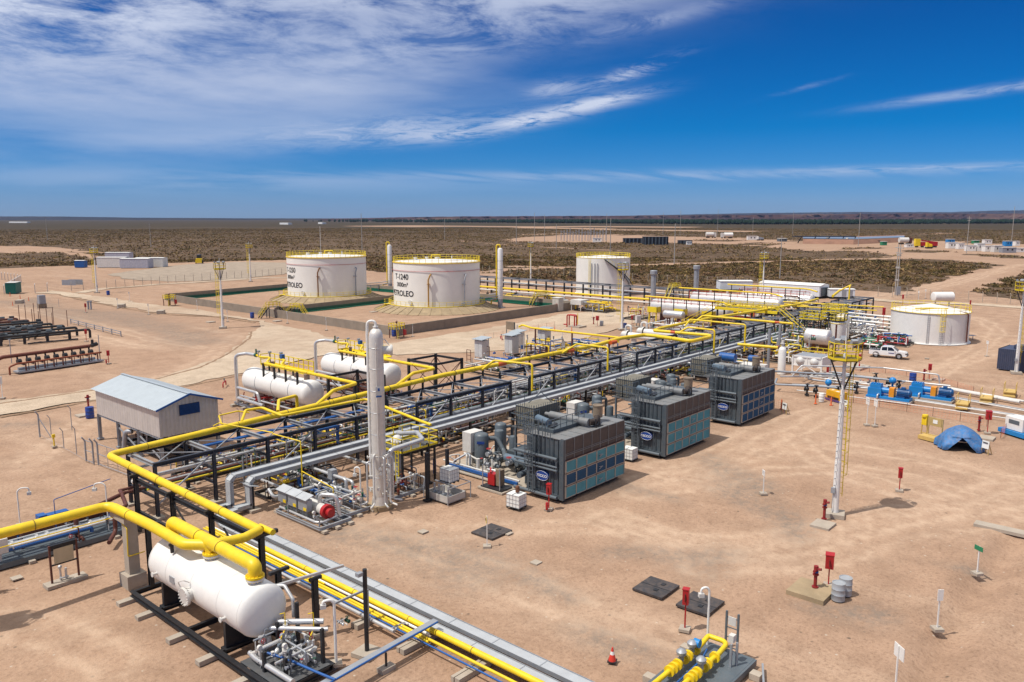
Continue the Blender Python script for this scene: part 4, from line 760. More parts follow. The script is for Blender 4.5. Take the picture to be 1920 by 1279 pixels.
# valves and small vertical lines inside the rack
def valve(mb, mw, c, ax, r, m_wheel=None):
    """body, flanges and handwheel"""
    c = V(*c); ax = V(*ax).normalized(); mb.ball(c, r*1.5, 8); mb.flange(c-ax*r*1.9, ax, r*1.7, r*.6, 10); mb.flange(c+ax*r*1.9, ax, r*1.7, r*.6, 10); up = V(0, 0, 1) if abs(ax.z) < .8 else V(0, -1, 0)
    mb.cyl(c, c+up*r*3.6, r*.4, 6); q = c+up*r*3.7; x = up.cross(ax if abs(ax.dot(up)) < .9 else V(1, 0, 0)).normalized(); y = up.cross(x)
    mw.tube([q+(x*math.cos(k*math.pi/5)+y*math.sin(k*math.pi/5))*r*1.7 for k in range(11)], r*.25, 4); mw.bar(q-x*r*1.6, q+x*r*1.6, r*.25); mw.bar(q-y*r*1.6, q+y*r*1.6, r*.25)
def cluster(name, label, cat, loc, sx, sy, h, seed, pal, nrun=8, nval=8, nvert=6, rmax=.12, frame=BLK, group=None, base=True, rz=0, instr=4, skid=True):
    """a skid of process piping: frame, runs with elbows, risers, valves, instruments"""
    q = random.Random(seed); t_ = thing(name, label, cat, loc, rz, group)
    if skid:
        mb = MB()
        for y in (0, sy): mb.ibeam((0, y, .22), (sx, y, .22), .22, .14, .03)
        for k in range(4): mb.ibeam((sx*k/3, 0, .215), (sx*k/3, sy, .215), .2, .12, .03)
        mb.obj('skid_frame', frame, t_)
        if base:
            for k in range(3): MB().cbox((sx*(k+.2)/2.4, sy/2, -.06), .35, sy+.8, .17).obj('sleeper', CON, t_)
    for i in range(nrun):
        m_ = q.choice(pal); r1 = q.uniform(.35, 1)*rmax; z = q.uniform(.45, h*.9); z2 = q.uniform(.4, h)
        if q.random() < .6: y = q.uniform(.1, sy-.1); x0 = q.uniform(-.2, sx*.4); x1 = q.uniform(sx*.55, sx+.2); pts = [(x0, y, z), (x1, y, z)]; pts += [(x1, y, z2)] if q.random() < .6 else [(x1, y, z), ][:0]; pts += [(x1, q.uniform(0, sy), z2)] if len(pts) == 3 and q.random() < .6 else []
        else: x = q.uniform(.1, sx-.1); y0 = q.uniform(-.1, sy*.3); y1 = q.uniform(sy*.6, sy+.1); pts = [(x, y0, z), (x, y1, z)]; pts = ([(x, y0, .4)] if q.random() < .5 else [])+pts+([(x, y1, z2)] if q.random() < .5 else [])
        MB().tube(pts, r1, 7, r1*2.2).obj('pipe', m_, t_)
    for i in range(nvert):
        x, y = q.uniform(0, sx), q.uniform(0, sy); MB().tube([(x, y, .3), (x, y, q.uniform(.6, 1)*h)]+([(x+q.uniform(-.6, .6), y, h*.95)] if q.random() < .3 else []), q.uniform(.3, .7)*rmax, 6, .1).obj('riser', q.choice(pal), t_)
    for i in range(nval):
        mb = MB(); mw = MB(); r1 = q.uniform(.5, 1)*rmax*.9; valve(mb, mw, (q.uniform(.1, sx-.1), q.uniform(.1, sy-.1), q.uniform(.4, h*.85)), q.choice([(1, 0, 0), (0, 1, 0), (0, 0, 1)]), r1); o = mb.obj('valve', q.choice(pal+[DGR]), t_); mw.obj('handwheel', q.choice([RED, BLK, DGR, BLU]), o)
    for i in range(instr): mb = MB(); x, y = q.uniform(0, sx), q.uniform(0, sy); z = q.uniform(.8, 1)*h; mb.bar((x, y, .3), (x, y, z), .04); mb.cyl((x, y-.06, z), (x, y+.08, z), .12, 8); mb.cbox((x, y, z-.35), .12, .12, .2); mb.obj('instrument', q.choice([GLV, WHD, GRY]), t_)
    return t_
MIX = [ALU, GLV, WHT, PIP, ALU, WHD]; MIXC = [ALU, WHT, GLV, BRN, YEL, DGR, BLU, ALU]
for i, (u, v, sx, sy) in enumerate(((29, 59.6, 7, 3), (38, 59.5, 7, 3.2), (48, 59.6, 7, 3), (57, 59.6, 7, 3), (66, 59.6, 7.5, 3.5), (76, 60, 7, 4), (86, 59.8, 7, 3.5), (96, 60, 7, 3.4), (106, 60, 8, 3.6))):
    cluster('valve_manifold', 'low pipework and valves behind the rack, ' + ('beside the corrugated shed', 'in front of the first horizontal separator', 'between the two horizontal separators', 'in front of the second separator', 'right of the second separator', 'near the white metering cabinets', 'beneath the yellow pipe loop', 'right of the yellow pipe loop', 'by the silver treater vessels')[i], 'pipe manifold', (u, v, 0), sx, sy, 1.7 if i < 6 else 2.4, 100+i, MIXC+[YELR, BLK], 20, 14, 20, .12, group='pipe manifolds behind the rack')
for i, (u, v) in enumerate(((31, 51.5), (44, 52.2), (51, 52.3), (63, 52.2), (70, 52.3), (78, 52.2), (86, 52.3), (94, 52.4), (103, 52.2), (112, 52.2))):
    cluster('valve_manifold', 'low pipework in the shade of the cable trays, ' + ('by the tray drop', 'left of the silver column', 'behind the silver column', 'behind the first scrubbers', 'behind the first compressor', 'between the first two compressors', 'behind the second compressor', 'between the last two compressors', 'behind the third compressor', 'right of the third compressor')[i], 'pipe manifold', (u, v, 0), 6.5, 1.8, 1.5, 150+i, [BRN, GLV, ALU, BLK, YEL, GLV], 14, 10, 10, .11, group='pipe manifolds under the cable trays', instr=3)
for i, (u, v) in enumerate(((31, 55), (41, 54.9), (50, 55), (59, 55), (68, 55), (77, 55), (87, 55), (97, 55), (108, 55), (118, 55), (130, 55), (142, 55))):
    cluster('valve_manifold', 'valves and risers inside the rack, ' + ('nearest the shed', 'left of the silver column', 'behind the column', 'at the second module', 'at the third module start', 'at the third module end', 'at the fourth module', 'past the fourth module', 'at the fifth module', 'beneath the long stair', 'beneath the yellow walkway', 'left of the white vertical tank')[i], 'pipe manifold', (u, v, 0), 7, 3, 3.4, 180+i, MIXC+[GLV, PIP], 20, 14, 26, .085, group='pipe manifolds inside the rack', skid=False, instr=3)
# ---------------------------------------------------------------- twin cable trays
def tray(label, pts, w_=.62, h=.22, gap=0):
    t_ = thing('cable_tray', label, 'cable tray', (pts[0][0], pts[0][1], 0), 0, 'covered cable trays'); P_ = [V(*p) for p in pts]
    for a, b_ in zip(P_, P_[1:]):
        up = V(0, 0, 1) if abs((b_-a).normalized().z) < .9 else V(1, 0, 0)
        MB().bar(a, b_, w_, h, up).obj('tray_body', TRY, t_, world=True); 
        d = (b_-a).normalized(); x = d.cross(up).normalized(); y = x.cross(d); mb = MB(); y = y if y.z >= 0 else -y
        for k in (-1, 1): mb.bar(a+x*k*(w_/2+.012)+y*.02, b_+x*k*(w_/2+.012)+y*.02, .02, h+.06, up)
        n = int((b_-a).length/3)
        for i in range(n): q = a.lerp(b_, (i+.5)/n); mb.bar(q+y*(h/2+.008)-x*w_/2, q+y*(h/2+.008)+x*w_/2, .05, .012, up)
        mb.obj('tray_edge', GLV, t_, world=True)
    return t_
tray('rear galvanised cable tray of the elevated pair, dropping to the ground by the skids', [(27.0, 51.75, .45), (28.1, 51.75, .45), (28.1, 51.75, 2.25), (28.45, 51.75, 2.55), (126, 51.75, 2.55)])
tray('front galvanised cable tray of the elevated pair above the compressor pipework', [(28.0, 50.85, .4), (29.1, 50.85, .4), (29.1, 50.85, 2.05), (29.45, 50.85, 2.35), (126, 50.85, 2.35)])
mb = MB(); t_ = thing('tray_support', 'black posts and brackets carrying the elevated cable trays', 'support frame', (33, 51.3, 0))
for u in np.arange(34, 127, 6.2): MB().ibeam((u, 51.3, 0), (u, 51.3, 2.15), .2, .18, .03).bar((u, 50.4, 2.2), (u, 52.2, 2.2), .12).obj('support_post', BLK, t_, world=True)
tray('galvanised ground tray running beside the yellow pipes, outer one', [(27.0, 51.6, .42), (26.75, 44, .45), (26.75, 5, .45)], .6, .16); tray('galvanised ground tray running beside the yellow pipes, inner one', [(28.3, 50.8, .36), (26.4, 50.4, .38), (25.85, 48.5, .38), (25.85, 5, .38)], .6, .16)
# ---------------------------------------------------------------- yellow gas header over the rack
HZ = lambda u: 4.28+(.72*min(1, max(0, (u-28)/28)))
gq = lambda x, y, z: tuple(G(x, y, z))
pts = [(21.9, 37.3, 4.3), (22.3, 57.8, 4.3), (28, 58.2, 4.3), (56, 58.4, 5.0), (82, 57.6, 5.1), gq(1165, 634, 5.2), gq(1208, 628, 5.2), gq(1228, 630, 5.2), gq(1296, 640, 5.2), gq(1331, 632, 5.2)]
t_ = pipe_thing('gas_header', 'long yellow gas header with orange bands running over the rack from the left corner', pts, .25, YEL, 12, .75, 5, bands=[((30.2, 58.25, HZ(30.2)), (31.2, 58.28, HZ(31.2))), ((38.2, 58.3, HZ(38.2)), (39.4, 58.3, HZ(39.4))), ((64, 58.1, 5.02), (65.2, 58.07, 5.03)), ((76, 57.67, 5.06), (77.2, 57.63, 5.06)), ((84.8, 57.33, 5.09), (86, 57.3, 5.09))], stubs=[(u, 58.3, HZ(u)-.25) for u in (24.2, 28.4, 32.9, 37.3, 41.6, 44.6, 48.6, 53, 57.5, 61.8)]+[(u, 57.9, 4.8) for u in (69.2, 73.8, 78.2, 82.6)])
# expansion loop and second stretch
pipe_thing('gas_header', 'yellow pipe loop bending out over the rack and returning, with orange bands', [gq(1331, 632, 5.2), gq(1332, 629, 5.2), gq(1226, 620, 5.2), gq(1236, 616, 5.2), gq(1310, 600, 5.1), gq(1400, 586, 5.0), (148, 57.6, 5.0), (160, 58.6, 5.0)], .22, YEL, 12, .45, 6, bands=[(gq(1258, 622.8, 5.2), gq(1266, 623.5, 5.2)), (gq(1262, 610.4, 5.16), gq(1270, 608.6, 5.15)), (gq(1386, 588, 5.02), gq(1392, 587.2, 5.01))])
def branch(lb, A, B, C, zt, ze, r1, bands=()):
    a, b_, c_ = G(*A, 5.0), G(*B, zt), G(*C, zt); k = V(c_.x, c_.y, ze)
    pipe_thing('branch_line', lb, [a, b_, c_, k] if ze < zt else [a, b_, c_], r1, YEL, 8, .35, bands=bands, group='yellow branch lines off the header')
branch('first slanting yellow branch line crossing the rack and dropping at its front', (904, 693), (926, 676), (998, 683), 5.7, 2.9, .12)
branch('second slanting yellow branch line crossing the rack and dropping at its front', (1054, 662), (1082, 645), (1140, 652), 5.7, 2.9, .12)
branch('third yellow branch line crossing above the rack', (1270, 625), (1290, 614), (1340, 619), 5.8, 2.6, .13)
branch('fourth yellow branch line dropping behind the third compressor', (1284, 612), (1294, 599), (1398, 609), 5.8, 1.9, .13)
branch('long straight yellow branch line with an orange band reaching to the stair foot', (1300, 606), (1318, 592), (1487, 607), 6.0, 6.0, .17, bands=[(G(1453, 604, 6.0), G(1462, 604.8, 6.0))])
pipe_thing('branch_line', 'yellow branch line running over the rack toward the silver column', [(33.0, 58.2, 4.6), (34.0, 59.2, 5.2), (35.4, 59.0, 5.2), (35.6, 56.4, 4.9), (44.0, 56.0, 4.9), (43.0, 47.6, 4.5), (43.0, 46.4, 4.4)], .12, YEL, 8, .35, group='yellow branch lines off the header')
pipe_thing('branch_line', 'thin yellow line dropping straight down in front of the cable trays', [(30.6, 58.3, 4.7), (30.9, 57.9, 4.95), (32.6, 53.0, 4.7), (32.6, 53.0, 4.6), (32.6, 52.4, 4.6), (32.6, 50.1, 4.3), (32.6, 49.8, .9)][:4]+[(33.2, 50.2, 4.4), (33.2, 50.2, .9)], .05, YEL, 6, .15, group='yellow branch lines off the header')
# frame that carries the header from the rack to the vessel
t_ = thing('header_trestle', 'black steel frame carrying the yellow header toward the white vessel', 'pipe frame', (22, 37.5, 0))
for v in (37.4, 42.8, 47.6, 52.8): MB().ibeam((22.0, v, 0), (22.0, v, 3.85), .28, .26, .035).bar((21.6, v, 3.95), (23.0, v, 3.95), .22, .2).obj('column', BLK, t_, world=True)
MB().ibeam((22.1, 37.4, 3.6), (22.1, 52.8, 3.6), .26, .2, .03).obj('longitudinal_beam', BLK, t_, world=True); MB().ibeam((22.1, 37.4, 1.4), (22.1, 52.8, 1.4), .2, .16, .03).obj('longitudinal_beam', BLK, t_, world=True)
MB().bar((22, 42.8, .3), (22, 47.6, 3.4), .09).bar((22, 37.4, .3), (22, 41.4, 3.3), .09).obj('brace', BLK, t_, world=True)
pipe_thing('pipe_stub', 'short capped yellow pipe end on the frame head beside the header elbow', [(22.25, 37.9, 4.25), (22.25, 36.6, 4.25)], .17, YEL, 12)
# brown lines bending down at the rack's near end
pipe_thing('brown_line', 'reddish brown pipe bending down to the ground left of the vessel frame', [(22.6, 56.2, 1.8), (19.6, 54.6, 1.8), (18.6, 54.2, 1.8), (18.6, 54.2, .2)], .15, BRN, 8, .4); pipe_thing('brown_line', 'second reddish brown pipe curling under the frame', [(22.6, 56.9, 1.8), (21.6, 53.6, 1.8), (20.4, 52.6, 1.8), (20.4, 52.6, .6), (19.4, 51.2, .5)], .14, BRN, 8, .4)
pipe_thing('blue_line', 'thin dark blue conduit arching beside the brown pipe', [(17.6, 54.8, .1), (17.6, 54.8, 3.0), (21.4, 55.4, 3.3)], .03, BLU, 5, .1)
# ================================================================ FOREGROUND VESSEL AND ITS SKID
t_ = thing('slug_catcher', 'big white horizontal vessel on a black skid under the yellow pipes', 'vessel', (18.95, 37, 0))
X0, ZV, RV = 18.95, 2.48, 1.30
MB().vessel((X0, 41.5, ZV), (X0, 32.5, ZV), RV, 48, .42).obj('shell', WHT, t_, world=True)
for v in (40.4, 34.0): MB().bar((X0, v, .35), (X0, v, 1.75), 2.3, .22, (0, 1, 0)).bar((X0, v-.25, .42), (X0, v+.25, .42), 2.5, .1).obj('saddle', BLK, t_, world=True)
def skid_beams(t_, x0, x1, y0, y1, m, z=.32, cross=None, h=.3):
    for x in (x0, x1): MB().ibeam((x, y0, z), (x, y1, z), h, .24, .04).obj('skid_beam', m, t_, world=True)
    for y in cross: MB().ibeam((x0+.14, y, z-.01), (x1-.14, y, z-.01), h*.9, .2, .04).obj('skid_beam', m, t_, world=True)
skid_beams(t_, 17.45, 20.35, 28.9, 43.5, BLK, cross=(43.4, 40.4, 37.2, 34.0, 32.2, 30.5, 29.0))
MB().box(17.6, 28.95, .47, 20.25, 32.3, .5).obj('deck_grating', GRT, t_, world=True)
for v in (43.2, 40.9, 37.4, 34.4, 31.4, 29.4): MB().cbox((17.2, v, -.06), 1.3, .42, .24).obj('sleeper', CON, t_, world=True); MB().cbox((20.5, v, -.06), 1.1, .42, .24).obj('sleeper', CON, t_, world=True)

for v in (41.2, 37.05, 32.95): MB().cyl((X0, v, ZV+RV-.1), (X0, v, 3.98), .30, 18).flange((X0, v, 3.95), (0, 0, 1), .44, .1, 20).obj('nozzle', WHD, t_, world=True)

for v in (41.2, 37.05, 32.95):
    mb = MB(); mb.flange((X0, v, 4.07), (0, 0, 1), .45, .10, 20)
    for k in range(14): a = 2*math.pi*k/14; mb.cyl((X0+.38*math.cos(a), v+.38*math.sin(a), 3.85), (X0+.38*math.cos(a), v+.38*math.sin(a), 4.17), .03, 5)
    mb.obj('yellow_flange', YEL, t_, world=True)
mb = MB(); c = V(X0, 37.0, ZV); d = V(-1, -.02, -.12).normalized(); mb.cyl(c+d*1.2, c+d*1.62, .36, 20); mb.flange(c+d*1.6, d, .48, .12, 24)
for k in range(16): a = 2*math.pi*k/16; q = c+d*1.6+V(0, math.cos(a), math.sin(a))*.42; mb.cyl(q-d*.1, q+d*.12, .035, 5)
mb.tube([c+d*1.6+V(0, .3, .35), c+d*1.75+V(0, .3, .75), c+d*1.6+V(0, 0, .85), c+d*1.3+V(0, 0, .6)], .03, 5, .1); mb.obj('manway', WHD, t_, world=True)
mb = MB()
for v, z in ((33.6, 1.9), (40.6, 2.0)): q = V(X0-RV+.02, v, z+.3); mb.cyl(q, q-V(.25, 0, 0), .08, 8); mb.flange(q-V(.25, 0, 0), (1, 0, 0), .13, .06)
mb.cyl((X0, 32.3, 1.25), (X0, 32.3, .8), .1, 8); mb.tube([(X0, 32.0, 1.3), (X0, 31.9, .9), (18.4, 31.9, .85), (17.9, 31.9, .85)], .12, 8, .3); mb.obj('side_nozzle', WHD, t_, world=True)
mb = MB()
for v, x in ((39.6, 18.1), (38.4, 19.8)): mb.bar((x, v, 3.6), (x, v, 4.15), .14)
mb.bar((17.95, 39.6, 4.05), (18.7, 39.6, 4.05), .12); mb.obj('pipe_bracket', BLK, t_, world=True)
for v, x, h in ((43.3, 18.5, 3.95), (33.6, 20.6, 3.5)): MB().ibeam((x, v, .4), (x, v, h), .26, .24, .035).bar((x-.5, v, h+.05), (x+.6, v, h+.05), .2, .16).obj('frame_post', BLK, t_, world=True)
mb = MB(); [mb.lathe([(RV+.002, -.02), (RV+.009, 0), (RV+.002, .02)], (X0, v, ZV), (0, 1, 0), 48) for v in (34.4, 37.0, 39.6, 32.52, 41.48)]; mb.obj('weld_seam', WHD, t_, world=True); MB().box(X0-RV-.03, 38.6, 2.3, X0-RV+.02, 39.1, 2.65).obj('nameplate', GLV, t_, world=True)
# near end of the skid: valves and gauge piping
for x, v, h in ((20.1, 29.3, 1.75), (19.6, 30.2, 1.1), (18.3, 29.6, .95), (17.9, 30.7, 1.0), (19.2, 31.6, 1.6), (20.3, 31.6, 2.2)): MB().bar((x, v, .47), (x, v, h+.45), .15).obj('frame_post', BLK, t_, world=True)
q = cluster('valve_skid', 'valves, gauges and yellow tubing on the near end of the white vessel skid', 'valve set', (17.9, 29.2, .25), 2.1, 2.9, 1.5, 41, [ALU, WHD, ALU, GLV], 11, 10, 10, .08, skid=False, instr=6)
for pts, r1 in (([(19.4, 31.9, 1.9), (20.9, 30.3, 1.9)], .14), ([(19.0, 31.9, 1.75), (20.6, 29.9, 1.75), (20.75, 29.75, 1.75)], .11), ([(19.5, 31.4, 1.9), (19.5, 31.4, 1.05), (18.7, 31.0, 1.05), (18.7, 31.0, .6)], .12), ([(20.3, 30.5, 1.75), (20.3, 30.5, .95), (19.3, 29.7, .95), (19.3, 29.7, .6)], .12), ([(18.0, 32.1, .85), (17.95, 31.5, .8), (18.0, 28.6, .8)], .13), ([(18.5, 30.1, .6), (19.1, 30.1, .6)], .09), ([(19.9, 33.0, 3.2), (20.3, 32.6, 3.2), (20.3, 31.9, 2.7), (20.3, 31.9, 1.8)], .09)):
    MB().tube(pts, r1, 10, r1*2, True).obj('silver_pipe', ALU, q, world=True)
for x, v in ((19.0, 30.9), (19.9, 29.9)):
    MB().tube([(x+.5, v+.9, 2.3), (x+.5, v+.5, 2.5), (x+.5, v+.5, 1.7), (x, v+.1, 1.6), (x, v+.1, 1.15), (x-.2, v, 1.1), (x-.2, v, .55), (x+.1, v, .55)], .032, 5).obj('yellow_tubing', YEL, q, world=True)
    mb = MB(); mb.lathe([(.0, .5), (.17, .55), (.19, .7), (.08, .8), (.08, .95), (.24, 1.0), (.26, 1.1), (.1, 1.2), (0, 1.22)], (x, v, 0), n=12); mb.obj('control_valve', WHD, q, world=True)
    MB().ball((x+.25, v+.45, 1.35), .12, 8).cyl((x+.25, v+.45, 1.2), (x+.25, v+.45, 1.6), .05, 6).obj('red_valve', RED, q, world=True)
pipe_thing('blue_line', 'bright blue air line with small taps along the near end of the vessel skid', [(18.25, 31.0, 1.15), (18.6, 30.0, 1.1), (18.9, 28.2, 1.05), (19.1, 27.0, 1.05)], .06, BLU, 6, .1)
tag(MB().bar((19.9, 32.9, 3.2), (23.4, 32.0, 3.35), .13).obj('slanting_pipe', ALU), 'slanting silver pipe reaching from the white vessel to a black post', 'pipe')
t_ = thing('pipe_post', 'short black post holding the slanting silver pipe', 'post', (21.9, 32.4, 0)); MB().bar((0, 0, 0), (0, 0, 3.0), .26).bar((-.3, 0, 3.05), (.4, 0, 3.05), .16).obj('post', BLK, t_); MB().cbox((0, 0, -.05), .7, .7, .2).obj('footing', CON, t_)
# yellow pipes over the vessel
pipe_thing('gas_pipe', 'thick yellow pipe lying along the top of the white vessel between two nozzles', [(X0, 41.2, 4.1), (X0, 41.25, 4.62), (X0, 40.4, 4.62), (X0, 33.9, 4.62), (X0, 32.9, 4.62), (X0, 32.95, 4.1)], .33, YEL, 16, .62, 2.6)
pipe_thing('gas_pipe', 'thick yellow pipe coming from the left edge on a concrete pillar to the middle nozzle', [(-6, 46.75, 4.5), (17.9, 46.75, 4.5), (18.12, 42, 4.48), (18.1, 38.2, 4.45), (X0-.05, 37.2, 4.45), (X0, 37.05, 4.1)], .28, YEL, 16, .7, 4)
pipe_thing('gas_pipe', 'yellow crossover joining the header elbow to the thick pipe over the vessel', [(21.9, 37.35, 4.3), (20.8, 37.0, 4.3), (X0+.2, 37.0, 4.5)], .25, YEL, 14, .5)
t_ = thing('pipe_pillar', 'square concrete pillar with a crosshead under the yellow pipe bend', 'pillar', (18.3, 45.2, 0)); MB().cbox((0, 0, 0), .62, .62, 3.9).obj('pillar', CON, t_); MB().cbox((0, 0, -.1), 1.1, 1.1, .85).obj('base_block', CON, t_); MB().cbox((-.1, .55, 3.86), .7, 1.9, .32).obj('crosshead', CON, t_)
pipe_thing('yellow_line', 'thin yellow tube looped down the concrete pillar', [(4, 46.4, 3.9), (18.0, 46.3, 3.9), (17.98, 44.8, 3.6), (17.95, 44.85, 1.9), (18.9, 44.85, 1.9)], .035, YEL, 5, .1)
# ground bundle beside the trays
G_ = 'pipes of the ground bundle'
for x, z, r1, m, v0, v1, lb in ((25.45, .52, .155, YEL, 2, 43, 'thickest yellow pipe of the ground bundle, next to the tray'), (25.12, .48, .07, WHT, 27.5, 49, 'slim white pipe between the yellow ground pipes'), (24.8, .48, .075, YEL, 2, 49, 'slim yellow ground pipe next to the white one'), (24.45, .46, .045, BLU, 2, 46, 'thin blue line running along the yellow ground pipes'), (24.62, .47, .06, YEL, 27, 49, 'slim yellow ground pipe ending at the crossing tray'), (24.15, .5, .10, ALU, 29, 44, 'silver ground pipe on the near side of the bundle'), (25.0, .5, .05, YEL, 36, 49, 'thin yellow ground pipe behind the vessel')):
    pipe_thing('ground_pipe', lb, [(x, v0, z), (x, v1, z)], r1, m, 10, 0, 5 if r1 > .1 else None, group=G_)
for k_, v in enumerate((8, 12.5, 17, 20.5, 24.0, 27.8, 31.4, 34.8, 38.5, 42)):
    tag(MB().box(23.6, v-.15, -.05, 27.2, v+.15, .22).box(23.6, v+.22, -.05, 27.2, v+.40, .2).obj('sleeper', CON, loc=(25, v, 0), world=True), ORD[k_]+' pair of flat sleepers under the ground pipes, counting away from the camera', 'sleeper', 'sleepers under the ground bundle')
t_ = thing('crossing_tray', 'small silver tray with a blue line crossing toward the lower left', 'cable tray', (21, 27.4, 0)); MB().bar((25.7, 27.6, .95), (15, 27.2, .85), .34, .12).obj('tray', GLV, t_, world=True); MB().tube([(25.6, 27.35, 1.0), (23.0, 27.25, 1.02), (15, 26.9, .95)], .045, 6).obj('blue_line', BLU, t_, world=True)
for x in (22.2, 18.6): MB().bar((x, 27.3, 0), (x, 27.3, .85), .08).obj('leg', BLK, t_, world=True); MB().cbox((x, 27.3, -.05), .8, .45, .22).obj('footing', CON, t_, world=True)
for x, v, lb in ((24.2, 28.9, 'silver valve stub standing beside the yellow ground pipes'), (22.6, 31.5, 'silver valve stub lying near the black post')): cluster('valve_stub', lb, 'valve', (x, v, 0), .9, .5, .7, int(x*7), [ALU, WHD], 2, 2, 1, .07, skid=False, instr=0)
tag(MB().bar((24.0, 30.9, .1), (24.0, 30.9, 2.2), .16, .1).bar((23.9, 30.9, 2.2), (22.2, 31.2, 2.0), .1).bar((23.85, 30.9, .1), (23.85, 30.9, 2.2), .05).obj('conduit_post', GLV, loc=(24, 30.9, 0), world=True), 'grey conduit post with a yellow line beside the ground bundle', 'post')
# lone black pole with lamp
t_ = thing('lamp_pole', 'black lamp pole standing on a pale concrete plate by the ground pipes', 'lamp pole', (22.5, 29.1, 0)); MB().cyl((0, 0, .1), (0, 0, 4.35), .11, 12).obj('pole', BLK, t_); MB().cbox((0, 0, -.05), 1.1, 1.1, .2, .2).obj('base_plate', CON, t_); MB().cbox((-.25, .1, 4.05), .3, .25, .18).bar((-.25, .1, 4.1), (0, 0, 4.15), .05).obj('lamp_head', GLV, t_)
def goose(label, loc, h, rz, r1=.045, drop=.35, arm=.7, m=WHT):
    t_ = thing('lamp_post', label, 'lamp post', loc, rz, 'curved pipe lamp posts'); MB().tube([(0, 0, .05), (0, 0, h-.15), (arm*.3, 0, h+.05), (arm, 0, h), (arm+.02, 0, h-drop)], r1, 8, .3).obj('pole', m, t_); MB().cbox((arm, 0, h-drop-.15), .26, .2, .2).obj('lamp_head', WHD, t_); MB().cbox((0, 0, -.05), .55, .55, .14).obj('footing', CON, t_); return t_
goose('white lamp post with hooked top at the corner of the vessel skid', (20.75, 29.2, .2), 3.2, 2.6, .07, .2, .5); goose('curved lamp post by the left metering skid, right one', G(205, 1003), 3.6, 2.4); goose('curved lamp post by the left metering skid, left one', G(38, 985), 2.6, -.4); goose('white hooked lamp post among the pipework left of the silver column', G(677, 948), 2.9, 2.2, .06, .5, .4)
goose('thin curved lamp post near the white cabinets', G(1054, 657), 3.4, -.6, .04); goose('white hooked lamp post behind the small yellow valve skid', (33.6, 16.7, 0), 3.3, 2.4, .06, .3, .4)
# metering skid at the left
c = (9.4, 53.2, 0); t_ = cluster('metering_skid', 'long grey metering skid at the left edge behind the yellow pipe', 'metering skid', c, 12.2, 3.8, 1.5, 77, [ALU, ALU, GLV, BRN, BLU, WHD], 9, 9, 6, .14, GLV, instr=6)
MB().box(0, 0, .3, 12.2, 3.8, .36).box(0, -.08, .0, 12.2, 0, .34).obj('deck', GRY, t_); mb = MB(); mb.tube([(-4, .9, .5), (.2, .9, 1.0), (11.6, .9, 1.0)], .17, 10, .3)
for x in (.6, 2.6, 4.2, 5.4, 6.8, 7.4, 10): mb.flange((x, .9, 1.0), (1, 0, 0), .28, .14, 12)
mb.obj('meter_run', ALU, t_); MB().tube([(-4, 2.6, .9), (12, 2.6, .9)], .2, 10).obj('brown_header', BRN, t_); MB().cbox((4.6, .3, .9), .8, .35, .9).bar((4.6, .4, .36), (4.6, .4, .9), .12).obj('junction_box', WHD, t_)
mb = MB(); mb.cbox((9.3, 4.9, .5), 1.5, .6, .5); mb.cbox((10.2, 4.2, .4), 1.5, .5, .5); mb.bar((7.3, 5, .7), (9, 5, .75), .08); mb.cbox((8.4, 4.9, .3), .5, .7, .8); mb.obj('valve_actuator', BLU, t_)
mb = MB(); mb.tube([(5.1+.5*math.cos(a), 4.4, 1.0+.5*math.sin(a)) for a in [k*math.pi/8 for k in range(17)]], .03, 5); mb.obj('handwheel', GLV, t_)
t_ = thing('notice_frame', 'black frame with cream board standing in front of the left metering skid', 'notice board', (15.1, 48.5, 0))
for x in (0, 1.45): MB().bar((x, 0, .1), (x, 0, 2.4), .1).obj('post', BRN, t_)
MB().bar((0, 0, 2.35), (1.45, 0, 2.35), .09).bar((0, 0, 1.2), (1.45, 0, 1.2), .08).bar((0, 0, 2.2), (1.45, 0, 2.2), .05, .25).obj('crossbar', BLK, t_); MB().box(.2, -.05, 1.25, 1.25, 0, 2.15).obj('board', mat('cream_board', (.55, .46, .30), .6), t_); MB().cbox((.72, 0, -.05), 2.2, .8, .2).obj('footing', CON, t_)
mb = MB(); mb.cyl((.5, .1, .15), (.5, .1, .9), .06, 6); mb.cyl((.8, .1, .15), (.8, .1, .8), .07, 6); mb.ball((.5, .1, .95), .12, 8); mb.tube([(.4, 0, .3), (.9, 0, .3)], .05, 6); mb.obj('valve_pair', ALU, t_)
cluster('valve_stub', 'silver pipe stub with flange rising at the left edge', 'valve', (12.2, 50.2, 0), .7, .6, 1.4, 9, [ALU], 2, 2, 2, .12, skid=False, instr=0)
# silver column
t_ = thing('column', 'tall silver clad column with white loop pipe and round manway near its top', 'column', (35.7, 44.1, 0)); H_ = 13.3; rc = .51
MB().lathe([(rc, .9), (rc, 4), (rc, 8), (rc, H_-.7), (rc*.93, H_-.42), (rc*.7, H_-.15), (rc*.3, H_), (0, H_)], n=32).obj('shell', ALC, t_)
mb = MB(); 
for z in (2.4, 4.0, 5.6, 7.2, 8.8, 10.4, 11.9): mb.lathe([(rc+.004, z-.03), (rc+.022, z), (rc+.004, z+.03)], n=32)
mb.obj('clad_seam', ALU, t_); MB().lathe([(rc+.12, .3), (rc+.02, .95)], n=24).obj('skirt', ALC, t_); MB().lathe([(.95, -.05), (.95, .32), (0, .32)], n=8, sm=False).obj('footing', COB, t_)
MB().tube([(0, 0, H_-.05), (0, 0, H_+.5), (-.40, .42, H_+.5), (-.42, .46, H_-.4), (-.42, .46, 2.2)], .10, 10, .3).flange((0, 0, H_+.1), (0, 0, 1), .2, .08).obj('loop_pipe', WHT, t_)
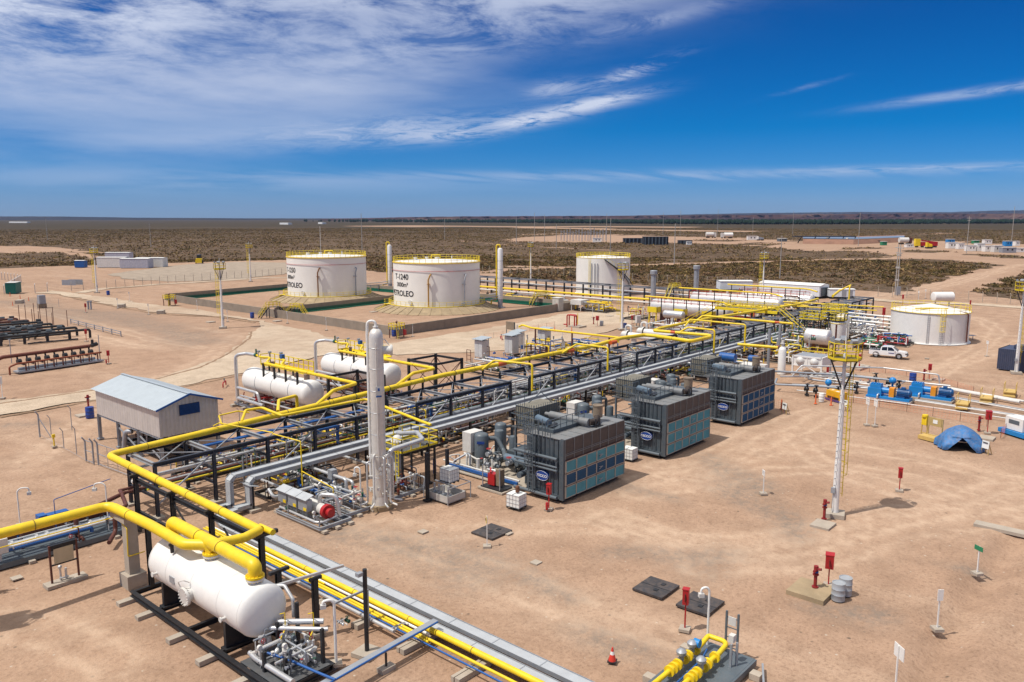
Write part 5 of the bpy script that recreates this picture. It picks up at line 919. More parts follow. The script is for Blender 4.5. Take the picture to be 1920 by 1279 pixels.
mb = MB(); d = V(.75, -.66, 0); mb.cyl(V(0, 0, 11.7), V(0, 0, 11.7)+d*1.05, .30, 18); mb.flange(V(0, 0, 11.7)+d*1.05, d, .40, .12, 20); mb.flange(V(0, 0, 11.7)+d*1.12, d, .36, .08, 20); mb.tube([V(-.1, -.1, 12.3), V(0, 0, 12.5)+d*.6, V(0, 0, 12.1)+d*.9], .04, 5); mb.obj('manway', WHD, t_)
MB().tube([(-.45, -.52, 12.3), (-.45, -.52, 2.5)], .05, 6).tube([(-.30, -.60, 8), (-.30, -.60, 2.0)], .035, 6).obj('down_pipe', ALC, t_)
mb = MB(); mb.cbox((-.42, -.66, 8.6), .40, .03, .62, -.5); mb.obj('blue_nameplate', WHD, t_); mb = MB(); mb.cbox((-.42, -.68, 8.45), .40, .03, .12, -.5); mb.cbox((-.42, -.68, 8.9), .14, .03, .2, -.5); mb.obj('nameplate_print', BLU, t_)
r2 = random.Random(5)
for k in range(26):
    a = r2.uniform(2.4, 5.6) if k < 18 else r2.uniform(5.6, 7.2); z = r2.uniform(.8, 4.3); d = V(math.cos(a), math.sin(a), 0); mb = MB(); mb.cyl(d*rc*.9+V(0, 0, z), d*(rc+.32)+V(0, 0, z), .05, 6); mb.flange(d*(rc+.32)+V(0, 0, z), d, .12, .06, 10); mb.obj('nozzle', WHD, t_)
for k, (a, m_) in enumerate(((3.6, WHD), (4.4, ALU), (5.6, ALU), (2.9, ALU), (4.9, WHD))): d = V(math.cos(a), math.sin(a), 0)*(rc+.33); MB().tube([d*.8+V(0, 0, 4.2-.2*k), d*1.15+V(0, 0, 4.2-.2*k), d*1.15+V(0, 0, .6), d*1.9+V(0, 0, .5)], .075, 8, .2).obj('level_bridle', m_, t_)
cluster('column_pipework', 'dense valves and instrument piping at the left foot of the silver column', 'pipe manifold', (32.2, 44.2, 0), 3.0, 3.6, 1.7, 51, [ALU, WHD, ALU, GLV, BLU, PIP], 11, 14, 7, .10, GLV, rz=0, instr=6)
cluster('column_pipework', 'pipe skid left of the column reaching back under the trays', 'pipe manifold', (33.4, 47.9, 0), 2.4, 5.6, 1.6, 52, [ALU, WHD, ALU, GLV, BLU, BRN], 12, 12, 6, .13, GLV, instr=5)
cluster('column_pipework', 'pipe skid with dark valves at the right foot of the silver column', 'pipe manifold', (37.4, 44.4, 0), 3.1, 2.6, 1.6, 53, [ALU, RUS, GLV, ALU, BRN, BLK], 10, 12, 4, .11, GLV, instr=4)
pipe_thing('silver_line', 'large silver pipe rising right of the column and turning back over the platform', [(36.9, 44.4, .6), (36.9, 44.4, 4.0), (40.2, 44.3, 4.15), (41.3, 46.2, 4.15), (41.3, 48.6, 3.6)], .18, ALU, 12, .5, 3)
for i, (x, y0, z) in enumerate(((35.1, 46.5, 1.6), (34.5, 46.5, 1.9), (34.0, 47, 1.3), (31.8, 46.2, 1.0), (39.0, 46, 1.4))): pipe_thing('silver_line', ('upper', 'highest', 'middle', 'lowest', 'right hand')[i]+' silver line running back from the column skid under the trays', [(x, y0, .5), (x, y0, z), (x, 53.6, z)], .12, ALU, 8, .25, 3, group='silver lines behind the column skid')
for x, y, h in ((39.0, 42.6, 3.7), (41.4, 42.9, 3.4), (41.8, 45.5, 3.3), (38.6, 46.4, 3.2)): tag(MB().bar((x, y, 0), (x, y, h), .22).cbox((x, y, -.05), .5, .5, .15).obj('black_post', BLK, loc=(x, y, 0), world=True), 'black post %s the small yellow platform by the silver column' % {39.0: 'in front of', 41.4: 'at the near right corner of', 41.8: 'at the far right corner of', 38.6: 'behind'}[x], 'post')
t_ = thing('valve_platform', 'small grating platform with yellow rails beside the silver column', 'platform', (40.2, 48, 3.0)); MB().box(-1.2, -2.6, 0, 2.6, .6, .07).obj('deck', GRT, t_); mb = MB(); railing(mb, [(-1.2, -2.6, .05), (2.6, -2.6, .05), (2.6, .6, .05), (-1.2, .6, .05)], 1.1, .03, 1.0, closed=True, kick=True); mb.obj('railing', YELR, t_)
mb = MB(); [mb.bar((-1.3, -2.3+.35*q, -2.9+.0*k), (-1.3, -2.3+.35*q, 1.0), .05) for q in (0, 1) for k in (0,)]; [mb.bar((-1.3, -2.3, -2.8+.35*k), (-1.3, -1.95, -2.8+.35*k), .03) for k in range(10)]; mb.obj('ladder', YELR, t_)
for x, y in ((-1, -2.4), (2.4, -2.4), (-1, .4), (2.4, .4)): MB().bar((x, y, -3.0), (x, y, 0), .14).obj('leg', BLK, t_)
t_ = thing('relief_drum', 'white round top vessel poking through the small yellow platform', 'vessel', (39.9, 47.0, 0)); MB().lathe([(.42, .6), (.42, 3.5), (.5, 3.52), (.5, 3.62), (.42, 3.65), (.36, 3.9), (.2, 4.05), (0, 4.1)], n=20).obj('shell', WHD, t_); MB().lathe([(.35, 0), (.42, .6)], n=16).obj('skirt', CON, t_)
# analyser skid
t_ = cluster('meter_skid', 'grey skid with three hooded cabinets and a red blind flange in front of the trays', 'metering skid', (30.0, 43.5, 0), 2.6, 5.3, 1.2, 31, [ALU, GLV, ALU], 3, 4, 2, .09, GLV, instr=2)
MB().cyl((31.5, 48.6, .95), (31.2, 44.4, .95), .38, 20).obj('meter_body', WHD, t_, world=True); MB().cyl((31.2, 44.45, .95), (31.17, 44.1, .95), .50, 24).obj('red_flange', RED, t_, world=True); MB().cyl((31.17, 44.1, .95), (31.15, 43.75, .95), .30, 20).obj('red_blind', RED, t_, world=True)
MB().tube([(31.3, 45.3, 1.2), (31.3, 45.3, 1.9), (31.9, 44.2, 1.95), (32.0, 44.0, .5)], .14, 12, .4).obj('silver_bend', ALU, t_, world=True); MB().tube([(30.2, 48.6, .5), (30.15, 44.2, .5), (30.4, 43.8, .5), (32.2, 44.1, .5)], .09, 8, .3).obj('silver_bend', ALU, t_, world=True)
for k in range(3):
    y = 45.4+1.25*k; mb = MB(); mb.box(30.3, y, .85, 30.75, y+1.05, 1.65); mb.obj('cabinet', GLV, t_, world=True); MB().bar((30.15, y+.52, 1.72), (30.85, y+.52, 1.95), 1.2, .04, (0, 0, 1)).obj('cabinet_hood', TRY, t_, world=True)
    MB().box(30.27, y+.05, .9, 30.29, y+.4, 1.12).obj('warning_label', YEL, t_, world=True)
    mb = MB(); [mb.bar((30.4, y+.15+.18*j, .3), (30.4, y+.15+.18*j, .85), .04) for j in range(5)]; mb.obj('conduit', GLV, t_, world=True)
pipe_thing('silver_line', 'silver U bend pipe under the tray drop behind the control stand', [(30.2, 50.0, 1.5), (30.2, 49.4, 1.0), (33.5, 49.2, 1.0)], .13, ALU, 10, .3, 2); pipe_thing('yellow_line', 'thin yellow line over the hooded cabinets', [(32.8, 49.6, 1.8), (32.8, 49.6, 2.3), (32.4, 45.2, 2.1), (32.4, 45.2, 1.6)], .04, YEL, 6, .1)
t_ = thing('control_stand', 'hooded control stand on two black legs in front of the trays', 'control stand', G(470, 955)); [MB().bar((0, y, .1), (0, y, 1.9), .11).obj('leg', BLK, t_) for y in (-.45, .45)]; MB().cbox((0, 0, 1.25), .3, .7, .5).obj('box', GRY, t_); MB().bar((-.35, 0, 2.0), (.35, 0, 1.8), 1.5, .04).obj('hood', TRY, t_); MB().cbox((0, 0, -.05), .8, 1.6, .2).obj('footing', CON, t_)
t_ = thing('junction_box', 'grey junction box on struts behind the hooded cabinets', 'electric box', G(625, 935)); MB().cbox((0, 0, 1.6), .5, .5, .7).obj('box', GLV, t_); [MB().bar((0, y, 0), (0, y, 1.6), .07).obj('leg', GLV, t_) for y in (-.2, 0, .2)]
# dosing skid with tote
t_ = thing('dosing_skid', 'white dosing tray with small pumps and pipe legs in front of the silver column', 'dosing skid', (39.3, 40.7, 0)); mb = MB(); mb.box(0, 0, .08, 1.9, 2.4, .12)
for a in ((0, 0, 1.9, .05), (0, 2.35, 1.9, 2.4), (0, 0, .05, 2.4), (1.85, 0, 1.9, 2.4)): mb.box(a[0], a[1], .1, a[2], a[3], .6)
mb.obj('tray', mat('dosing_grey', (.50, .48, .45), .5, dust=.1), t_); [MB().bar((x, y, 0), (x, y, 1.25), .06).obj('leg', GLV, t_) for x, y in ((-.1, -.1), (2.3, -.1), (2.3, 2.3), (-.1, 2.5))]; MB().bar((2.3, -.1, 1.25), (2.3, 2.3, 1.25), .06).bar((-.1, -.1, 1.25), (2.3, -.1, 1.25), .06).bar((.9, -.1, 1.2), (.9, 2.3, 1.2), .08).obj('top_rail', GLV, t_)
for k in range(4): mb = MB(); x, y = .35, .3+.5*k; mb.cyl((x, y, .2), (x, y, 1.25), .08, 8); mb.cyl((x-.15, y, .55), (x+.25, y, .55), .12, 8); mb.obj('dosing_pump', GLV, t_)
def ibc(label, loc, rz=0, dirty=True):
    t_ = thing('ibc_tote', label, 'IBC tank', loc, rz, 'white caged IBC tanks'); MB().cbox((0, 0, .14), .95, 1.1, .96).lathe([(.12, 1.1), (.12, 1.15), (0, 1.16)], n=10).obj('bottle', HDP, t_)
    mb = MB(); 
    for z in (.18, .46, .76, 1.06):
        for a, b_ in (((-.5, -.58), (.5, -.58)), ((.5, -.58), (.5, .58)), ((.5, .58), (-.5, .58)), ((-.5, .58), (-.5, -.58))): mb.bar((*a, z), (*b_, z), .014)
    for k in range(5): 
        for s_ in (-1, 1): mb.bar((-.5+.25*k, .58*s_, .14), (-.5+.25*k, .58*s_, 1.08), .014); mb.bar((.5*s_, -.58+.29*k, .14), (.5*s_, -.58+.29*k, 1.08), .014)
    mb.bar((-.5, 0, 1.12), (.5, 0, 1.12), .04); mb.obj('cage', GLV, t_); mb = MB(); mb.cbox((0, 0, .10), 1.0, 1.16, .04)
    for x in (-.42, 0, .42): mb.cbox((x, -.5, 0), .12, .12, .1); mb.cbox((x, 0, 0), .12, .12, .1); mb.cbox((x, .5, 0), .12, .12, .1)
    mb.obj('pallet', RUB, t_); return t_
ibc('white caged IBC tank raised on the dosing skid beside the silver column', (40.75, 42.0, 1.15)); ibc('white caged IBC tank with rusty fitting standing by the first compressor', (42.3, 36.6, 0), .1); ibc('white caged IBC tank standing between the first two compressors', (57.7, 36.8, 0), .05)
tag(MB().cyl((42.3, 36.5, 1.2), (42.3, 36.5, 1.5), .15, 8).ball((42.3, 36.5, 1.55), .16, 8).obj('rusty_fitting', RUS, loc=(42.3, 36.5, 1.2), world=True), 'rusty red fitting on top of the near IBC tank', 'fitting')
# small yellow valve skid, bottom right
t_ = thing('pigging_skid', 'small skid of yellow flanged pipes at the bottom edge of the photo', 'valve skid', (31.6, 14.2, 0)); a_ = (0, 0)
MB().box(-2.8, .2, .1, 2.3, 2.9, .36).obj('deck', GRY, t_); [MB().bar((-2.8, y, .2), (2.3, y, .2), .12, .3).obj('skid_beam', GRY, t_) for y in (.15, 2.95)]; [MB().cbox((x, y, -.05), .45, .5, .3).obj('sleeper', CON, t_) for x in (-2, 1.4) for y in (-.3, 3.3)]
for y in (2.35, 1.35):
    MB().tube([(-3.4, y, .8), (1.0 if y > 2 else .9, y, .8)], .12, 12).obj('pipe', YEL, t_); mb = MB()
    for x in (-1.9, -1.55, -1.2, -.55, -.2, .5): mb.flange((x, y, .8), (1, 0, 0), .26, .13, 18)
    mb.obj('flange', YEL, t_)
MB().tube([(1.0, 2.35, .8), (1.75, 2.35, .95), (1.8, 2.3, .95), (1.85, 1.35, .95), (.9, 1.35, .8)], .12, 12, .35).obj('return_bend', YEL, t_)
for x, y in ((-.85, 2.35), (-.85, 1.35), (.15, 2.35)): mb = MB(); mb.cyl((x, y, .8), (x, y, 1.15), .12, 10); mb.lathe([(.22, 1.15), (.24, 1.3), (.12, 1.42), (0, 1.44)], (x, y, 0), n=14); mb.obj('actuator', GLV, t_)
MB().cyl((.35, 2.35, 1.25), (.35, 2.05, 1.25), .2, 14).obj('blue_actuator', PMB, t_); MB().tube([(-2.6, 1.85, .5), (.3, 1.9, .55), (.6, 1.8, 1.0)], .05, 6, .2).obj('blue_line', BLU, t_)
[MB().bar((x, y, .35), (x, y, 1.5), .10).obj('post', GLV, t_) for x, y in ((.9, .75), (1.2, .6))]; MB().cbox((1.3, .9, 1.4), .3, .25, .35).obj('control_box', WHD, t_)
mb = MB(); [mb.bar((2.1, y, .3), (2.1, y, 2.4), .09) for y in (1.0, 1.6)]; [mb.bar((2.1, 1.0, z), (2.1, 1.6, z), .04) for z in (.6, 1.1, 1.6, 2.1)]; mb.obj('ladder_frame', GRY, t_); MB().cbox((2.08, 1.3, 1.75), .04, .4, .42).obj('small_board', WHD, t_)
tag(MB().bar((33.9, 14.0, .25), (31.6, 12.9, .2), .09).obj('loose_pipe', GLV, loc=(33, 13.5, 0), world=True), 'grey pipe lying beside the small yellow valve skid', 'pipe')
# ================================================================ COMPRESSOR PACKAGES
def compressor(u0, idx, cols, label):
    t_ = thing('gas_compressor', label, 'gas compressor', (u0, 34.5, 0), 0, 'grey cooler and compressor packages'); L_, W_, Z0, Z1 = 8.0, 3.5, .32, 4.85
    MB().box(.06, .10, Z0, L_-.02, W_, Z1-.05).obj('cooler_housing', CMP, t_)
    mb = MB()
    for y in np.arange(.55, W_-.1, .42): mb.bar((.02, y, Z0+.1), (.02, y, Z1-.1), .06, .05, (0, 1, 0))
    mb.box(-.10, -.04, Z0-.1, .12, .34, Z1); mb.box(-.06, W_-.2, Z0-.1, .08, W_+.03, Z1); mb.box(-.04, .3, Z0-.06, .1, W_, Z0+.22); mb.obj('corner_frame', CMP, t_)
    mb = MB(); mb.box(-.02, .0, Z1-.05, L_+.02, W_-.02, Z1); 
    for k in range(1, 7): mb.box(L_*k/7-.03, .02, Z1, L_*k/7+.03, 1.9, Z1+.03)
    mb.obj('roof', CMR, t_)
    MB().box(.9, 1.7, Z1+.02, 4.6, 3.3, Z1+.28).box(5.2, 1.9, Z1+.02, 7.4, 3.4, Z1+.12).obj('fan_deck', CMP, t_)
    MB().box(.14, -.02, 3.28, L_-.01, .08, Z1-.05).obj('plenum_panel', PLM, t_); mb = MB()
    for k in range(8): x = .14+(L_-.16)*k/7; mb.bar((x, -.035, 3.28), (x, -.035, Z1-.06), .05, .04, (0, 1, 0))
    mb.bar((.14, -.04, 3.62), (L_, -.04, 3.62), .04); mb.bar((.14, -.04, 3.74), (L_, -.04, 3.74), .03); mb.obj('plenum_rib', CMR, t_)
    for r_i in range(3):
        z0 = Z0+.98*r_i; fr = MB(); bl = MB(); fr.box(.14, -.02, z0+.03, L_-.01, .08, z0+.94)
        for k in range(7): x = .14+(L_-.17)*k/6; fr.box(x-.05, -.14, z0+.03, x+.05, -.02, z0+.94)
        fr.box(.14, -.14, z0+.03, L_, -.02, z0+.09); fr.box(.14, -.14, z0+.88, L_, -.02, z0+.94); fr.obj('louver_frame', TAN, t_)
        for k in range(6):
            x0 = .14+(L_-.17)*k/6+.06; x1 = .14+(L_-.17)*(k+1)/6-.06; bl = MB(); n = 6
            for j in range(n): z = z0+.10+.77*(j+.5)/n; bl.add([(x0, -.045, z+.07), (x1, -.045, z+.07), (x1, -.13, z-.045), (x0, -.13, z-.045), (x0, -.055, z+.055), (x1, -.055, z+.055), (x1, -.14, z-.06), (x0, -.14, z-.06)], [(0, 3, 2, 1), (4, 5, 6, 7), (0, 1, 5, 4), (2, 3, 7, 6), (1, 2, 6, 5), (3, 0, 4, 7)])
            bl.obj('louver', (TEL if cols[r_i] == 't' else DLV), t_)
        mb = MB(); mb.bar((L_*.54, -.2, z0+.35), (L_*.58, -.24, z0+.52), .05); mb.bar((L_*.54, -.2, z0+.55), (L_*.60, -.2, z0+.5), .04); mb.obj('louver_lever', GLV, t_)
        MB().box(.14, -.10, z0+.945, L_, .0, z0+.978).obj('rust_strip', BRN, t_)
    mb = MB()
    for z, r1 in ((3.35, .13), (2.72, .085), (2.45, .085), (Z0+.05, .14)): mb.tube([(-.25, .42, z), (-.25, 4.6, z)], r1, 8)
    for y in (.5,): mb.cyl((-.25, y, 2.3), (-.25, y, 3.4), .05, 6)
    mb.obj('header_pipe', GRY, t_)
    mb = MB(); 
    for y, z0, z1 in ((1.15, .4, 5.3), (1.5, 2.4, 4.9), (1.9, 2.5, 6.2), (2.25, 2.4, 6.1), (2.6, .5, 5.6), (2.85, .3, 5.9), (3.15, 1, 4.8)): mb.bar((-.16, y, z0), (-.16, y, z1), .045)
    mb.obj('conduit', GRY, t_); mb = MB()
    for y in (2.55, 2.95): mb.bar((-.5, y, .5), (-.5, y, 5.9), .05)
    for k in range(18): mb.bar((-.5, 2.55, .6+.3*k), (-.5, 2.95, .6+.3*k), .03)
    for k in range(6): z = 2.6+.6*k; mb.tube([(-.5, 2.5, z), (-.9, 2.45, z), (-1.1, 2.75, z), (-.9, 3.05, z), (-.5, 3.0, z)], .02, 4)
    for y, x in ((2.45, -.9), (2.75, -1.1), (3.05, -.9)): mb.bar((x, y, 2.6), (x, y, 5.6), .03)
    mb.obj('caged_ladder', GRY, t_)
    # round badge with the maker's lettering
    lg = MB(); cy = 1.85; cz = 1.82; ring = [(.58*math.cos(2*math.pi*k/32), .36*math.sin(2*math.pi*k/32)) for k in range(32)]
    lg.add([(-.26, cy-a, cz+b_) for a, b_ in ring]+[(.0, cy-a, cz+b_) for a, b_ in ring], [tuple(range(32))]+[(i, (i+1) % 32, 32+(i+1) % 32, 32+i) for i in range(32)]); lgo = lg.obj('badge', LOG, t_)
    rg = MB(); rg.tube([(-.26, cy-a*1.01, cz+b_*1.01) for a, b_ in ring+ring[:1]], .010, 4); rg.obj('badge_rim', HDP, lgo)
    vs, fs = text_verts('SECCO', .27, 'CENTER', .004); MB().add([(-.268-v[2], cy-v[0]*1.15, cz-.095+v[1]) for v in vs], fs).obj('badge_lettering', HDP, lgo)
    # platform at the back, filter house, silencer and stack
    P0 = (3.0, 3.7, 4.0); MB().box(2.9, 3.55, 3.95, 7.3, 7.7, 4.02).box(.2, 3.55, 4.55, 2.9, 4.6, 4.62).obj('platform_deck', GRT, t_)
    mb = MB(); railing(mb, [(2.9, 3.6, 4.02), (2.9, 7.7, 4.02), (7.3, 7.7, 4.02), (7.3, 3.6, 4.02)], 1.1, .022, .9); railing(mb, [(.05, 1.8, Z1), (.05, 4.6, Z1), (2.8, 4.6, Z1)], 1.1, .022, .7); railing(mb, [(.3, 1.75, Z1), (4.9, 1.75, Z1)], 1.1, .022, .8); mb.obj('platform_railing', GRY, t_)
    for x, y in ((2.9, 7.2), (7.2, 7.2), (2.9, 4.2), (7.2, 4.2)): MB().bar((x, y, .2), (x, y, 3.95), .16).obj('platform_leg', GRY, t_)
    MB().bar((2.9, 7.2, .3), (2.9, 4.2, 2.3), .06).bar((2.9, 4.2, .5), (2.9, 7.2, 2.4), .06).bar((2.9, 4.2, 2.6), (2.9, 7.2, 2.6), .08).bar((2.9, 7.2, 2.5), (2.9, 4.2, 3.9), .05).obj('platform_brace', GRY, t_)
    MB().box(3.3, 5.6, 4.1, 6.5, 7.5, 5.75).obj('filter_house', mat('filter_grey_tan', (.20, .185, .14), .6, var=.2, dust=.2), t_); mb = MB()
    for k in range(9): mb.bar((3.27, 5.6+1.9*k/8, 4.1), (3.27, 5.6+1.9*k/8, 6.0), .03); 
    for k in range(12): mb.bar((3.3+3.2*k/11, 5.57, 4.1), (3.3+3.2*k/11, 5.57, 6.0), .03)
    for z in (4.6, 5.2, 5.75): mb.bar((3.27, 5.5, z), (3.27, 7.6, z), .03); mb.bar((3.2, 5.57, z), (6.6, 5.57, z), .03)
    mb.bar((3.2, 6.5, 5.75), (3.2, 6.5, 6.9), .04); mb.bar((4.5, 7.2, 5.75), (5.2, 6.4, 6.7), .06); mb.bar((5.2, 6.4, 6.7), (6.0, 5.9, 5.75), .06); mb.obj('filter_cage', GRY, t_)
    MB().cyl((4.2, 4.6, 5.25), (4.2, .75, 5.25), .30, 16).cyl((4.2, 4.6, 5.25), (4.2, 5.1, 5.25), .16, 10).obj('silencer', CMR, t_)
    MB().tube([(4.2, .8, 5.25), (4.9, .7, 5.15), (5.9, 1.2, 5.2), (6.2, 1.35, 5.5)], [.26, .24, .26, .30], 12).obj('exhaust_elbow', mat('burnt_steel', (.05, .035, .028), .7, var=.3), t_); MB().cyl((6.2, 1.35, 5.25), (6.2, 1.35, 6.2), .40, 16).lathe([(.43, 6.1), (.43, 6.22), (.3, 6.22)], (6.2, 1.35, 0), n=16).obj('stack', FLM, t_)
    MB().bar((4.6, .4, Z1), (4.6, .4, 5.5), .1).bar((5.1, .4, Z1), (5.1, .4, 5.5), .1).bar((4.4, .4, Z1+.02), (5.4, .4, Z1+.02), .35, .06).obj('stack_support', BLK, t_)
    MB().cyl((1.5, 2.6, 5.45), (2.1, 4.2, 5.45), .28, 14).bar((1.5, 2.7, Z1), (1.5, 2.7, 5.3), .3).obj('intake_duct', mat('blue_grey_paint', (.12, .17, .22), .4), t_)
    MB().cyl((1.2, 2.2, 5.15), (2.2, 2.5, 5.15), .22, 12).obj('fan_motor', BLK, t_)
    # scrubbers and machinery behind
    for x, y, r1, h, z0 in ((2.7, 10.9, .62, 2.95, .5), (4.3, 10.3, .42, 3.0, .5), (5.6, 11.3, .52, 3.2, .5), (5.0, 9.3, .36, 2.5, .5)):
        MB().lathe([(r1*.9, .2), (r1, z0), (r1, h-r1*.45), (r1*.85, h-r1*.22), (r1*.5, h-.04), (0, h)], (x, y, 0), n=20).obj('scrubber', GRY, t_)
        if r1 > .5:
            c = V(x, y, h*.74); d = V(-.8, -.6, 0); s_ = V(-d.y, d.x, 0); MB().add([c+d*(r1+.02)-s_*.32+V(0, 0, .12), c+d*(r1+.02)+s_*.32+V(0, 0, .12), c+d*(r1+.02)+s_*.32-V(0, 0, .12), c+d*(r1+.02)-s_*.32-V(0, 0, .12)], [(0, 1, 2, 3)]).obj('blue_label', LOG, t_)
    mb = MB(); mb.tube([(3.3, 10.8, 2.3), (3.9, 10.2, 2.3), (3.9, 9.4, 1.3), (2.9, 8.4, 1.3), (2.9, 7.0, 1.3)], .20, 10, .5); mb.tube([(5.9, 11.2, 2.7), (6.8, 11.0, 2.7), (6.8, 11.0, .8)], .15, 8, .3); mb.tube([(2.2, 9, .9), (6.5, 9, .9)], .22, 10); mb.tube([(2.6, 8.2, 1.3), (2.6, 4.4, 1.3), (-.2, 4.2, 1.3)], .24, 10, .5); mb.obj('process_pipe', GRY, t_)
    MB().cyl((2.6, 8.0, 1.35), (2.6, 5.8, 1.35), .34, 16).obj('pulsation_bottle', mat('blue_grey_paint', (.12, .17, .22)), t_)
    MB().box(3.4, 4.6, .3, 6.8, 7.6, 1.6).box(3.8, 7.6, .6, 6.2, 9.0, 1.5).obj('engine', CMP, t_); mb = MB()
    for k in range(6): mb.cyl((3.7+.5*k, 5.2, 1.6), (3.7+.5*k, 5.2, 2.0), .15, 8); mb.cyl((3.7+.5*k, 6.8, 1.6), (3.7+.5*k, 6.8, 2.0), .15, 8)
    mb.obj('cylinder_head', RUS if idx == 0 else CMP, t_); MB().box(0.0, 4.0, .02, L_+.3, 13.2, .12).obj('base_slab', CON, t_); MB().box(.3, .3, 0, L_-.3, W_-.3, .3).obj('plinth', BLK, t_)
    MB().box(1.9, 11.4, 1.2, 3.4, 12.4, 2.9).box(2.2, 11.6, .1, 3.1, 12.2, 1.2).obj('control_panel', WHD, t_)
    MB().bar((.35, 4.8, .35), (.35, 12.8, .35), .18, .22).obj('blue_rail', BLU, t_); MB().cyl((.6, 4.8, .5), (.6, 13.4, .5), .08, 8).obj('white_pipe', WHD, t_)
    r2 = random.Random(500+idx)
    for k in range(26):
        x, y = r2.uniform(.6, 7.8), r2.uniform(4.6, 12.6); z = r2.uniform(.4, 1.6); m_ = r2.choice([GRY, GLV, ALU, GRY, RUS, WHD, BLK])
        MB().tube([(x, y, .2), (x, y, z), (x+r2.uniform(-1, 1), y+r2.uniform(-1, 1), z), (x+r2.uniform(-1, 1), y+r2.uniform(-1.2, 1.2), z*.6)], r2.uniform(.04, .12), 6, .15).obj('small_pipe', m_, t_)
    for k in range(12): mb = MB(); mw = MB(); valve(mb, mw, (r2.uniform(.6, 2.6), r2.uniform(5, 12.5), r2.uniform(.6, 1.6)), r2.choice([(1, 0, 0), (0, 1, 0)]), r2.uniform(.07, .13)); o = mb.obj('valve', r2.choice([GLV, WHD, GRY]), t_); mw.obj('handwheel', r2.choice([RED, BLK]), o)
    for k in range(3): MB().cyl((.9+.35*k, 9.6-.5*k, .4), (.9+.35*k, 9.6-.5*k, 1.3), .15, 10).obj('filter_pot', WHD, t_)
compressor(45.2, 0, 'tdt', 'grey compressor package nearest the camera, its middle louver row dark blue between two teal rows')
compressor(59.9, 1, 'ttt', 'middle grey compressor package with all louver rows teal')
compressor(74.7, 2, 'ddd', 'farthest grey compressor package with all louver rows dark blue')
t_ = thing('engine_stand', 'black skid with brown and red machine standing left of the first compressor', 'pump skid', (43.8, 39.6, 0)); MB().cbox((.6, .9, .08), 1.3, 2.2, .12).obj('base', BLK, t_); MB().cbox((.6, .9, -.05), 1.6, 2.6, .14).obj('footing', CON, t_); MB().cbox((.7, .6, .3), .5, .5, 1.3).obj('brown_cover', FLM, t_); MB().cbox((.6, 1.2, .3), .6, .7, .9).bar((.3, 1.2, 1.3), (.9, 1.8, 1.4), .12).obj('red_engine', RED, t_); [MB().bar((x, y, .1), (x, y, 1.9), .07).obj('post', GLV, t_) for x, y in ((0, 0), (0, 1.8))]
t_ = thing('gas_bottle', 'dark blue gas bottle beside the black post near the first compressor', 'gas bottle', G(815, 888)); MB().lathe([(.13, 0), (.14, .05), (.14, 1.2), (.06, 1.4), (.05, 1.5), (0, 1.5)], n=14).obj('body', DBL, t_)
